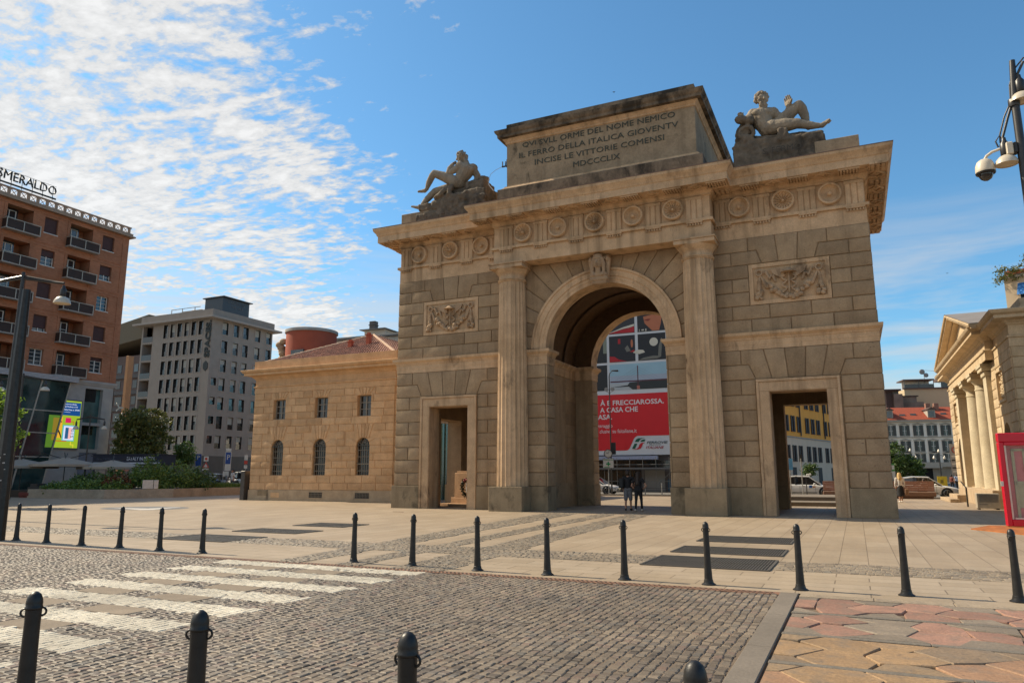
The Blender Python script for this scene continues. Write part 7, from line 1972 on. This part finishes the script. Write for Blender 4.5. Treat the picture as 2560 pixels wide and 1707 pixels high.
s = empty('lamp_mast', (-8.72, 28.6, 0), 0, 'tall slim lamp mast with a single curved arm before the red banner', 'street lamp'); m = MB(); m.tube([(0, 0, 0), (0, 0, 9.9), (.06, 0, 10.2), (.25, 0, 10.35)], [.07, .045, .035, .03], 8); m.build('mast', M_pole, s, 40)
m = MB(); m.cap((.25, 0, 10.42), .05, (.75, 0, 10.38), .09, 8); m.build('lamp_head', M_pole, s, 60); m = MB(); m.box(.06, .42, -.05, .05, 3.3, 4.3); m.build('back_panel', M_sblack, s)
for q in (-1, 1): m = MB(); m.tube([(0, 0, 8.4), (q*.15, 0, 8.6), (q*.27, 0, 8.6)], .02, 6); m.lathe([(.17, -.06), (.17, .06)], (q*.27, 0, 8.82), 14, 'y'); m.build('spotlight', M_post, s, 40)
# railing on the far kerb
rl = empty('kerb_railing', (-5.1, 28.1, 0), 0, 'low grey tubular kerb railing beyond the archway', 'railing'); m = MB()
for x in (-.65, .72, 2.1, -2.0): m.tube([(x, 0, 0), (x, 0, .96)], .045, 8)
m.build('posts', M_post, rl, 40); m = MB(); m.tube([(-2.0, 0, .55), (2.1, 0, .55)], .02, 6); m.tube([(-2, 0, .35), (2.1, 0, .35)], .02, 6); m.build('rails', M_pole, rl, 40)
# ------------------------------------------------------------------ benches
M_slat = plain('reddish_wood_slats', (.27, .135, .09), .65, 0, .15, 3); M_bst = plain('brown_bench_body', (.19, .10, .06), .7, 0, .15, 2)
def bench(loc, rz, L_, lab):
    b = empty('plaza_bench', loc, rz, lab, 'bench', 'slatted plaza benches')
    for k in range(5): m = MB(); y0 = -.02 + .035*k; m.bbox(-L_/2, L_/2, y0, y0+.05, .50+.135*k, .50+.135*k+.128, .006); m.build('back_slat', M_slat, b)
    m = MB(); m.bbox(-L_/2-.03, L_/2+.05, -.32, .80, .14, .46, .05); m.build('seat_base', M_bst, b); m = MB(); m.bbox(-L_/2+.1, L_/2-.1, -.2, .65, 0, .14, .02); m.build('plinth', M_bst, b); m = MB(); m.box(-L_/2-.02, L_/2+.04, -.33, -.30, .465, .49); m.build('seat_edge', M_trim, b)
bench((13.1, 25.75, 0), R(1), 3.0, 'long reddish slatted bench between the gate and the right customs house'); bench((8.9, 26.2, 0), 0, 2.4, 'reddish slatted bench half hidden by the right doorway frame'); bench((-9.3, 23.6, 0), R(-62), 2.4, 'dark slatted bench end at the left inside the archway view')
# ------------------------------------------------------------------ cars
M_paint = plain('white_car_paint', (.62, .60, .56), .22, 0, .02, 1); M_tyre = plain('tyre_rubber', (.012, .012, .012), .8); M_rim = plain('alloy_rim', (.16, .155, .15), .3, .8); M_cgl = glassy('car_glass', (.012, .013, .015), .04, .9); M_lamp = glassy('headlight_glass', (.25, .26, .27), .1); M_tail = plain('red_tail_lamp', (.4, .02, .015), .3); M_csill = plain('black_sill', (.015, .015, .015), .6)
def car(loc, rz, L_, W_, H_, label, suv=False, paint=None, group='parked and passing cars', taxi=False):
    c = empty('car', loc, rz, label, 'car', group); pm = paint or M_paint
    hw = W_/2; bz = H_*.60; wr = .33 if not suv else .36; wf, wb = L_*.30, -L_*.30
    # lower body lofted along x
    st = [(-.5, .78, .40, .74), (-.485, .90, .30, .88), (-.44, .97, .24, .97), (-.36, 1, .22, 1.0), (-.2, 1, .20, 1.02), (0, 1, .20, 1.0), (.15, 1, .20, .98), (.26, 1, .21, .93), (.36, .98, .22, .86), (.44, .92, .24, .76), (.485, .80, .30, .64), (.5, .66, .38, .54)]
    m = MB(); prev = None
    for q, wq, sz_, tz in st:
        x = q*L_; w_ = hw*wq; top = bz*tz
        rg = [m.vv((x, y, z)) for y, z in ((-w_*.9, sz_), (-w_, sz_+.14), (-w_*1.0, top*.72), (-w_*.95, top*.93), (-w_*.86, top), (0, top+.03), (w_*.86, top), (w_*.95, top*.93), (w_, top*.72), (w_, sz_+.14), (w_*.9, sz_))]
        if prev: m.skin(prev, rg)
        else: m.face(rg[::-1])
        prev = rg
    m.face(prev); bd = m.build('body', pm, c, 35)
    m = MB(); prev = None
    r0, r1 = (-.46, -.40) if suv else (-.44, -.32)
    cab = [(r0, bz*.95, .80, 0), (r1, H_*.93, .74, 1), (-.15, H_, .74, 1), (.05, H_*.985, .74, 1), (.24, bz*1.0, .84, 0)]
    for q, z, wq, up in cab:
        x = q*L_; zb = bz*.92
        rg = [m.vv(p) for p in ((x if up else x, -hw*.90, zb), (x, -hw*wq, z), (x, hw*wq, z), (x, hw*.90, zb))]
        if prev: m.skin(prev, rg, False)
        else: m.face(rg[::-1])
        prev = rg
    m.face(prev); m.build('windows', M_cgl, c)
    m = MB(); prev = None
    for q, z, wq, up in cab[1:4] + [(.08, H_*.965, .74, 1)]:
        rg = [m.vv((q*L_, y*hw*wq, z+d)) for y, d in ((-1.03, -.05), (-1.0, .015), (-.6, .04), (.6, .04), (1.0, .015), (1.03, -.05))]
        if prev: m.skin(prev, rg, False)
        prev = rg
    mp = MB()
    for s_ in (-1, 1):
        for k_, ((a, za, wa), (b, zb_, wb_)) in enumerate(((((.06), H_*.975, .75), (.245, bz*.99, .86)), ((r1, H_*.94, .75), (r0, bz*.96, .82)), ((-.13, H_*.99, .76), (-.145, bz*.97, .91)))):
            (m if k_ < 2 else mp).bar((a*L_, s_*hw*wa, za), (b*L_, s_*hw*wb_, zb_), .06, .05)
    mp.build('door_pillars', M_csill, c); m.build('roof', pm, c, 40)
    for k, (x, s_) in enumerate(((wf, -1), (wf, 1), (wb, -1), (wb, 1))):
        m = MB(); m.lathe([(wr+.045, -.01), (wr+.045, .012)], (x, s_*(hw*.995) - (.0), wr), 24, 'y'); m.build('wheel_arch', M_csill, c)
        m = MB(); m.lathe([(wr*.7, -.10), (wr, -.085), (wr, .085), (wr*.7, .10)], (x, s_*(hw-.065), wr), 24, 'y'); w0 = m.build('wheel', M_tyre, c, 40)
        m = MB()
        for q in range(5): a = 2*PI*q/5+.3; m.bar((x, s_*(hw+.045), wr), (x+wr*.62*math.cos(a), s_*(hw+.045), wr+wr*.62*math.sin(a)), .07, .02)
        m.tube([(x+wr*.64*math.cos(a), s_*(hw+.04), wr+wr*.64*math.sin(a)) for a in [2*PI*q/20 for q in range(21)]], .03, 5); m.build('rim', M_rim, w0)
    for s_ in (-1, 1):
        m = MB(); m.bbox(L_*.42, L_*.485, s_*hw*.72-.16, s_*hw*.72+.16, bz*.60, bz*.72, .03); m.build('headlight', M_lamp, c); m = MB(); m.bbox(-L_*.495, -L_*.45, s_*hw*.72-.16, s_*hw*.72+.16, bz*.66, bz*.86, .02); m.build('tail_light', M_tail, c)
        m = MB(); m.cap((L_*.17, s_*(hw+.02), bz*1.02), .06, (L_*.15, s_*(hw+.12), bz*1.03), .08, 8); m.build('mirror', pm, c, 60)
        m = MB()
        for q in (-.02, -.22): m.bbox(L_*q-.09, L_*q+.09, s_*hw*1.0-.012, s_*hw*1.0+.02, bz*.84, bz*.87, .005)
        m.build('door_handle', M_rim, c); m = MB()
        for q in (.16, -.08, -.30): m.box(L_*q-.006, L_*q+.006, s_*hw*1.002-.004, s_*hw*1.002+.004, .36, bz*.9)
        m.box(-L_*.2, L_*.18, s_*hw*1.0-.004, s_*hw*1.0+.012, .30, .35); m.build('door_seam', M_csill, c)
    m = MB(); m.box(L_*.46, L_*.5, -.35, .35, .42, .52); m.build('grille', M_csill, c)
    return c
car((14.25, 29.75, 0), R(0), 4.55, 1.8, 1.46, 'white car passing behind the long slatted bench, right of the gate')
tx_ = car((6.45, 27.9, 0), R(0), 4.4, 1.85, 1.52, 'white taxi with blue door badge seen through the right doorway', True)
m = MB(); m.bbox(.28, .50, -.985+.04, -.93, .66, .86, .004); m.build('blue_badge', plain('taxi_badge_blue', (.02, .10, .32), .5), tx_); m = MB(); m.box(.53, .70, -.955, -.93, .69, .80); m.build('orange_badge', plain('taxi_badge_orange', (.45, .16, .04), .5), tx_); m = MB(); m.bbox(.1, .45, -.1, .1, 1.55, 1.68, .03); m.build('taxi_light', M_swhite, tx_)
car((-10.7, 30.2, 0), R(0), 4.3, 1.8, 1.42, 'white car nose beside the clock post, seen through the archway')
car((-49.2, 19.9, .25), R(-40), 4.3, 1.75, 1.5, 'white parked car left of the parking sign, above the planter grass')
car((-46.0, 20.7, .25), R(-70), 4.2, 1.75, 1.48, 'silver blue parked car behind the parking sign post', False, plain('silver_blue_paint', (.22, .26, .32), .25, .3, .02))
car((-42.8, 21.6, .25), R(155), 4.5, 1.85, 1.66, 'large white parked car just left of the barred-window customs house', True)
def scooter(loc, rz, lab):
    s = empty('scooter', loc, rz, lab, 'scooter', 'scooters parked behind the planter')
    for x in (-.6, .6): m = MB(); m.lathe([(.15, -.05), (.24, -.04), (.24, .04), (.15, .05)], (x, 0, .24), 16, 'y'); m.build('wheel', M_tyre, s, 40)
    m = MB(); m.cap((-.5, 0, .62), .17, (-.1, 0, .58), .15); m.cap((-.1, 0, .4), .1, (.35, 0, .32), .09); m.cap((.35, 0, .35), .12, (.5, 0, .85), .1); m.build('body', plain('scooter_grey', (.14, .14, .15), .3, .2), s, 60)
    m = MB(); m.cap((-.6, 0, .80), .07, (-.1, 0, .80), .09); m.build('seat', M_tyre, s, 60); m = MB(); m.tube([(.45, -.3, 1.02), (.5, 0, .98), (.45, .3, 1.02)], .025, 6); m.build('handlebar', M_tyre, s); m = MB(); m.prism([(.5, .95), (.42, 1.35), (.45, 1.35), (.55, .95)], -.2, .2); m.build('windscreen', M_lamp, s)
for i, (x, y, a) in enumerate(((-45.2, 17.6, 40), (-43.2, 17.1, 60), (-41.2, 17.4, 70), (-39.0, 17.3, 50))): scooter((x, y, .25), R(a), ['leftmost grey scooter behind the planter grass', 'grey scooter below the parking sign', 'grey scooter beside the pedestrian in white', 'grey scooter nearest the barred-window customs house'][i])
# ------------------------------------------------------------------ people
M_skin = plain('skin', (.38, .20, .13), .6, 0, .05, 5); M_hairb = plain('blonde_hair', (.55, .36, .14), .6, 0, .25, 30); M_haird = plain('dark_hair', (.03, .018, .012), .6, 0, .3, 30); M_blk = plain('black_cloth', (.012, .012, .014), .85); M_wsh = plain('white_cloth', (.62, .57, .52), .8, 0, .05, 8); M_gsho = plain('grey_shorts', (.13, .13, .14), .85)
def person(loc, rz, h, top, bottom, hairm, label, skirt=False, longhair=False, shorts=False, arms=((.0, .0), (.0, .0)), step=.12, sleeves=False, sit=False):
    """stands facing +y (away from the camera at rz=0)"""
    k = h/1.75; p = empty('person', loc, rz, label, 'person'); dz = .42 if sit else 0
    def S(x, y, z): return Vector((x, y, z-dz))*k
    def leg(s_, fy):
        if sit: return [Vector((s_*.09, .02, .52))*k, Vector((s_*.13, .44, .53))*k, Vector((s_*.13, .42, .09))*k, Vector((s_*.13, .40, .05))*k, Vector((s_*.14, .58, .035))*k]
        return [S(s_*.09, 0, .92), S(s_*.10, fy*.5+.02, .50), S(s_*.10, fy, .09), S(s_*.10, fy-.03, .05), S(s_*.12, fy+.16, .035)]
    b = MB(); hipz = .92
    for s_ in (-1, 1):
        fy = s_*step
        lg = leg(s_, fy); limb(b, (lg[0], .085*k), (lg[1], .058*k), (lg[2], .04*k)); b.cap(lg[3], .04*k, lg[4], .034*k, 8)
        ar = arms[0 if s_ < 0 else 1]; sh = S(s_*.19, 0, 1.43); el = S(s_*(.25+ar[1]*.4), -.02+ar[0]*.2, 1.13); wr_ = S(s_*(.24-ar[1]*.3), .03+ar[0], .90+ar[0]*.5)
        limb(b, (sh, .052*k), (el, .040*k), (wr_, .028*k)); hand(b, wr_, wr_+(wr_-el).normalized()*.17*k, .07*k, .3, S(0, 1, 0), .08, .55*k)
    b.cap(S(-.08, 0, .95), .12*k, S(.08, 0, .95), .12*k); b.cap(S(0, 0, 1.0), .13*k, S(0, 0, 1.30), .145*k); b.cap(S(-.13, 0, 1.40), .07*k, S(.13, 0, 1.40), .07*k); b.cap(S(0, 0, 1.4), .06*k, S(0, .01, 1.55), .052*k)
    b.cap(S(0, .0, 1.66), .095*k, S(0, .03, 1.61), .085*k); b.cap(S(0, .11, 1.63), .02*k, S(0, .125, 1.60), .025*k, 6); b.cap(S(0, .05, 1.57), .055*k, S(0, .08, 1.54), .035*k)
    for s_ in (-1, 1): b.sphere(S(s_*.095, 0, 1.62), .022*k, 6, 5); b.sphere(S(s_*.035, .095, 1.64), .016*k, 6, 4)
    bd = sculpt('body', b, M_skin, p, .014, 2)
    g_ = MB()
    g_.cap(S(0, 0, 1.0), .145*k, S(0, 0, 1.30), .165*k); g_.cap(S(-.13, 0, 1.40), .085*k, S(.13, 0, 1.40), .085*k); g_.cap(S(-.07, 0, .98), .13*k, S(.07, 0, .98), .13*k)
    for s_ in (-1, 1):
        ar = arms[0 if s_ < 0 else 1]; sh = S(s_*.19, 0, 1.43); el = S(s_*(.25+ar[1]*.4), -.02+ar[0]*.2, 1.13); wr_ = S(s_*(.24-ar[1]*.3), .03+ar[0], .90+ar[0]*.5)
        g_.cap(sh, .068*k, sh.lerp(el, .95 if sleeves else .5), .058*k)
        if sleeves: g_.cap(el, .056*k, el.lerp(wr_, .9), .046*k)
    sculpt('shirt', g_, top, p, .016, 2, .003, 9)
    g_ = MB()
    if skirt:
        g_.lathe([(.13*k, 1.04*k), (.17*k, .95*k), (.19*k, .8*k), (.215*k, .45*k), (.22*k, .36*k)], (0, 0, 0), 18); sculpt('skirt', g_, bottom, p, .018, 2, .006, 8)
    else:
        g_.cap(S(-.07, 0, .95), .135*k, S(.07, 0, .95), .135*k)
        for s_ in (-1, 1):
            fy = s_*step; lg = leg(s_, fy); kn = lg[1]; g_.cap(lg[0], .105*k, kn, (.088 if shorts else .068)*k)
            if not shorts: g_.cap(kn, .066*k, lg[2], .048*k)
        sculpt('shorts' if shorts else 'trousers', g_, bottom, p, .016, 2)
    g_ = MB(); rn = random.Random(3); g_.cap(S(0, -.02, 1.68), .11*k, S(0, -.04, 1.62), .10*k)
    if longhair: g_.cap(S(0, -.05, 1.62), .11*k, S(0, -.10, 1.38 if longhair == 1 else 1.22), .10*k); g_.cap(S(-.07, -.02, 1.6), .06*k, S(-.09, -.06, 1.42), .05*k); g_.cap(S(.07, -.02, 1.6), .06*k, S(.09, -.06, 1.42), .05*k)
    sculpt('hair', g_, hairm, p, .014, 1, .008, 14)
    g_ = MB()
    for s_ in (-1, 1): lg = leg(s_, s_*step); g_.cap(lg[3], .048*k, lg[4], .042*k, 8)
    sculpt('shoes', g_, M_whitep if skirt or longhair else M_blk, p, .012, 1)
    return p
c1 = person((.35, 1.95, 0), R(8), 1.80, M_blk, M_gsho, M_haird, 'person in black t-shirt and grey shorts under the arch, left of the couple', shorts=True, arms=((.0, .1), (.25, .3)), step=.10)
m = MB(); m.bbox(-.38, -.14, -.22, .0, 1.0, 1.45, .05); bg_ = sculpt('backpack', m, plain('dark_backpack', (.02, .022, .022), .8), None, .02, 2); bg_.location = (.35, 1.9, 0); tag(bg_, 'dark backpack slung on the back of the person in grey shorts', 'backpack')
person((.90, 1.72, 0), R(-6), 1.72, M_blk, M_blk, M_haird, 'person with long dark hair and black trousers under the arch, right of the couple', longhair=2, arms=((.1, .2), (.12, .35)), step=.14)
person((12.22, 18.5, 0), R(12), 1.70, M_wsh, M_blk, M_hairb, 'blonde person in white blouse and long black skirt walking right of the gate', skirt=True, longhair=1, sleeves=True, step=.16)
m = MB(); m.bbox(-.10, .10, -.16, .16, 0, .34, .03); m.tube([(0, -.12, .33), (0, -.06, .52), (0, .06, .52), (0, .12, .33)], .012, 6); o = m.build('handbag', plain('tan_handbag', (.22, .12, .06), .6), None, 40, (12.55, 18.45, .45)); tag(o, 'tan handbag held by the blonde person in the black skirt', 'handbag')
sp_ = person((14.05, 26.32, .02), R(35), 1.72, M_wsh, M_blk, M_haird, 'person in white shirt sitting behind the long slatted bench backrest', arms=((.3, .1), (.3, .1)), step=.03, sit=True)
person((-41.0, 18.5, .25), R(160), 1.85, M_wsh, M_wsh, M_haird, 'person dressed in white among the parked cars at left', step=.1)
person((19.6, 60.5, 0), R(30), 1.7, plain('pale_blue_shirt', (.35, .42, .55), .8), M_blk, M_haird, 'distant person in pale blue shirt right of the yellow poster')
person((20.4, 56.5, 0), R(70), 1.7, M_wsh, M_blk, M_haird, 'distant person in white at the edge of the portico wall')
person((18.9, 58.0, 0), R(-40), 1.6, plain('maroon_shirt', (.16, .04, .03), .8), M_blk, M_haird, 'distant person in maroon just below the yellow poster')
# ------------------------------------------------------------------ memorial stone with wreath in the left doorway
M_mem = stone('memorial_stone', (.34, .20, .11), (.45, .28, .16), var=.1, big=1, fine=18, bmp=.3)
s = empty('memorial_stone', (-9.25, 4.0, 0), R(-18), 'upright memorial stone with stepped foot inside the left doorway', 'memorial'); m = MB(); m.bbox(-.62, 1.2, -.25, .25, .42, 1.72, .02); m.build('slab', M_mem, s); m = MB(); m.bbox(-.75, 1.35, -.38, .38, .0, .42, .02); m.bbox(-.9, 1.6, -1.2, .6, 0, .12, .01); m.build('foot', M_mem, s); m = MB(); m.bbox(-.5, 1.1, -.18, .18, 1.72, 1.82, .01); m.build('cap', M_mem, s)
w_ = empty('wreath', (-8.72, 3.15, .95), R(-18), 'dark laurel wreath with red bow leaning on the memorial stone', 'wreath'); m = MB(); rn = random.Random(12)
for k in range(700):
    a = rn.uniform(0, 2*PI); c = Vector((.33*math.cos(a)+rn.gauss(0, .05), rn.gauss(0, .05), .40*math.sin(a)+rn.gauss(0, .05))); leaf(m, c, .055, rn)
m.build('leaves', leaf_mat('laurel_leaves', (.015, .02, .01), (.07, .06, .03)), w_)
m = MB()
for k in range(9): m.sphere((rn.uniform(-.15, .15), -.06, .38+rn.uniform(-.07, .08)), .045, 6, 5)
m.build('bow', plain('red_ribbon', (.45, .03, .04), .6), w_); m = MB(); m.box(.02, .07, -.08, -.07, -.25, .25); m.box(.1, .14, -.08, -.07, -.2, .2); m.build('ribbon', plain('white_ribbon', (.6, .55, .5), .6), w_)
# greenish glazed shopfront glimpsed through the gate's side opening
gp = empty('glazed_porch', (-14.95, 12.6, 0), R(90), 'dark green glazed porch glimpsed through the left doorway', 'porch'); m = MB(); m.box(-1.6, 1.6, 0, .05, .0, 5.0); m.build('glazing', glassy('bottle_green_glass', (.02, .06, .04), .1), gp); m = MB()
for x in (-1.6, -1.1, -.5, 0, .6, 1.1): m.box(x, x+.07, -.06, 0, 0, 5)
m.build('mullions', plain('pale_green_mullion', (.16, .22, .15), .5), gp)
# ------------------------------------------------------------------ red display kiosk on a rusty base, right edge
kx = empty('red_display_case', (14.0, -4.07, 0), R(4), 'tall glossy red display case with pink decorations at the right edge', 'kiosk')
M_redg = plain('glossy_red_lacquer', (.52, .003, .022), .25, 0, .03, 1)
m = MB(); m.bbox(0, .15, -.0, .24, .05, 2.60, .02); m.bbox(1.9, 2.05, 0, .24, .05, 2.60, .02); m.bbox(.15, 1.9, .002, .24, 2.5, 2.6, .01); m.bbox(0, 2.05, .0, .24, 2.602, 2.88, .02); m.bbox(.15, 1.9, .002, .24, .05, .26, .02); m.build('frame', M_redg, kx, 30)
m = MB(); m.box(.15, .20, .03, .07, .26, 2.5); m.box(1.84, 1.9, .03, .07, .26, 2.5); m.box(.23, 1.84, .03, .07, .26, .31); m.build('inner_trim', plain('pale_trim', (.62, .5, .42), .4), kx)
m = MB(); m.box(.15, 1.9, .21, .23, .26, 2.5); m.build('pink_backdrop', plain('pink_backdrop_print', (.45, .13, .12), .6, 0, .2, 2), kx)
m = MB()
for a in (.35, .65): m.box(a, a+.08, .17, .2, .3, 2.4)
m.box(.35, .73, .17, .205, 2.32, 2.4); m.box(.35, .73, .17, .205, 1.3, 1.4); m.box(.4, .68, .18, .2, .6, 1.3); m.build('green_door_prop', plain('sage_green', (.30, .30, .17), .6), kx)
rn = random.Random(5); M_pk = plain('pink_petals', (.62, .22, .20), .6, 0, .2, 9); M_pk2 = plain('pale_pink_paper', (.70, .42, .38), .7)
for (x, z, r) in ((.98, 2.22, .16), (1.25, 2.15, .20), (1.55, 2.2, .17)): m = MB(); m.sphere((x, .15, z), (r, .05, r), 14, 10); m.build('balloon', M_pk2, kx, 60)
m = MB()
for k in range(70): m.sphere((rn.uniform(.95, 1.7), .13+rn.uniform(-.03, .03), 1.15+rn.gauss(0, .16)), rn.uniform(.02, .04), 6, 4)
m.build('flowers', M_pk, kx)
m = MB()
for (a, b, c_, d_) in ((.85, 1.15, 1.75, 2.05), (.8, 1.1, 1.5, 1.72), (.9, 1.25, .3, .95), (1.3, 1.7, .3, 1.0), (1.25, 1.7, 1.4, 1.9)): m.box(a, b, .165, .18, c_, d_)
m.build('paper_panels', M_pk2, kx)
text_obj('case_lettering', 'Sephora', plain('dark_pink_print', (.3, .03, .05), .5), kx, (.55, .068, .75), 0, .10, .5, .004) if 0 else None
m = MB(); m.bbox(-.06, .02, -.02, .0, 1.25, 1.40, .003); m.build('lock_plate', M_swhite, kx)
gm, gt, gpb = new_mat('case_glass'); gpb.inputs['Base Color'].default_value = (1, 1, 1, 1); gpb.inputs['Roughness'].default_value = .02
tr = nd(gt, 'BsdfTransparent'); mxs = nd(gt, 'MixShader', {0: .04, 1: tr.outputs[0], 2: gpb.outputs[0]}); gt.links.new(mxs.outputs[0], [n_ for n_ in gt.nodes if n_.type == 'OUTPUT_MATERIAL'][0].inputs[0])
m = MB(); m.box(.2, 1.85, .045, .055, .28, 2.5); m.build('glass_pane', gm, kx)
m = MB(); m.prismz([(12.88, -5.28), (14.2, -7.6), (16.4, -5.6), (16.4, -3.2), (13.6, -3.4)], .0, .03); o = m.build('rusty_base_plate', plain('orange_rust', (.36, .12, .03), .8, .1, .45, 3, bmp=.4)); tag(o, 'flat orange rusty steel plate under the red display case', 'plate')
# birds
for i, (x, y, z) in enumerate(((-8, 30, 37), (-3, 25, 30), (6, 60, 62), (22, 70, 26))):
    m = MB(); m.poly([(-.18, 0, .05), (0, .06, 0), (.18, 0, .05), (0, -.08, 0)]); m.cap((0, -.1, 0), .03, (0, .12, 0), .02, 6); o = m.build('bird', M_sblack, None, None, (x, y, z)); tag(o, ['tiny dark bird high above the inscribed attic', 'tiny dark bird above the left statue', 'tiny dark bird above the middle of the gate', 'tiny dark bird above the right customs house'][i], 'bird', 'birds in the sky')
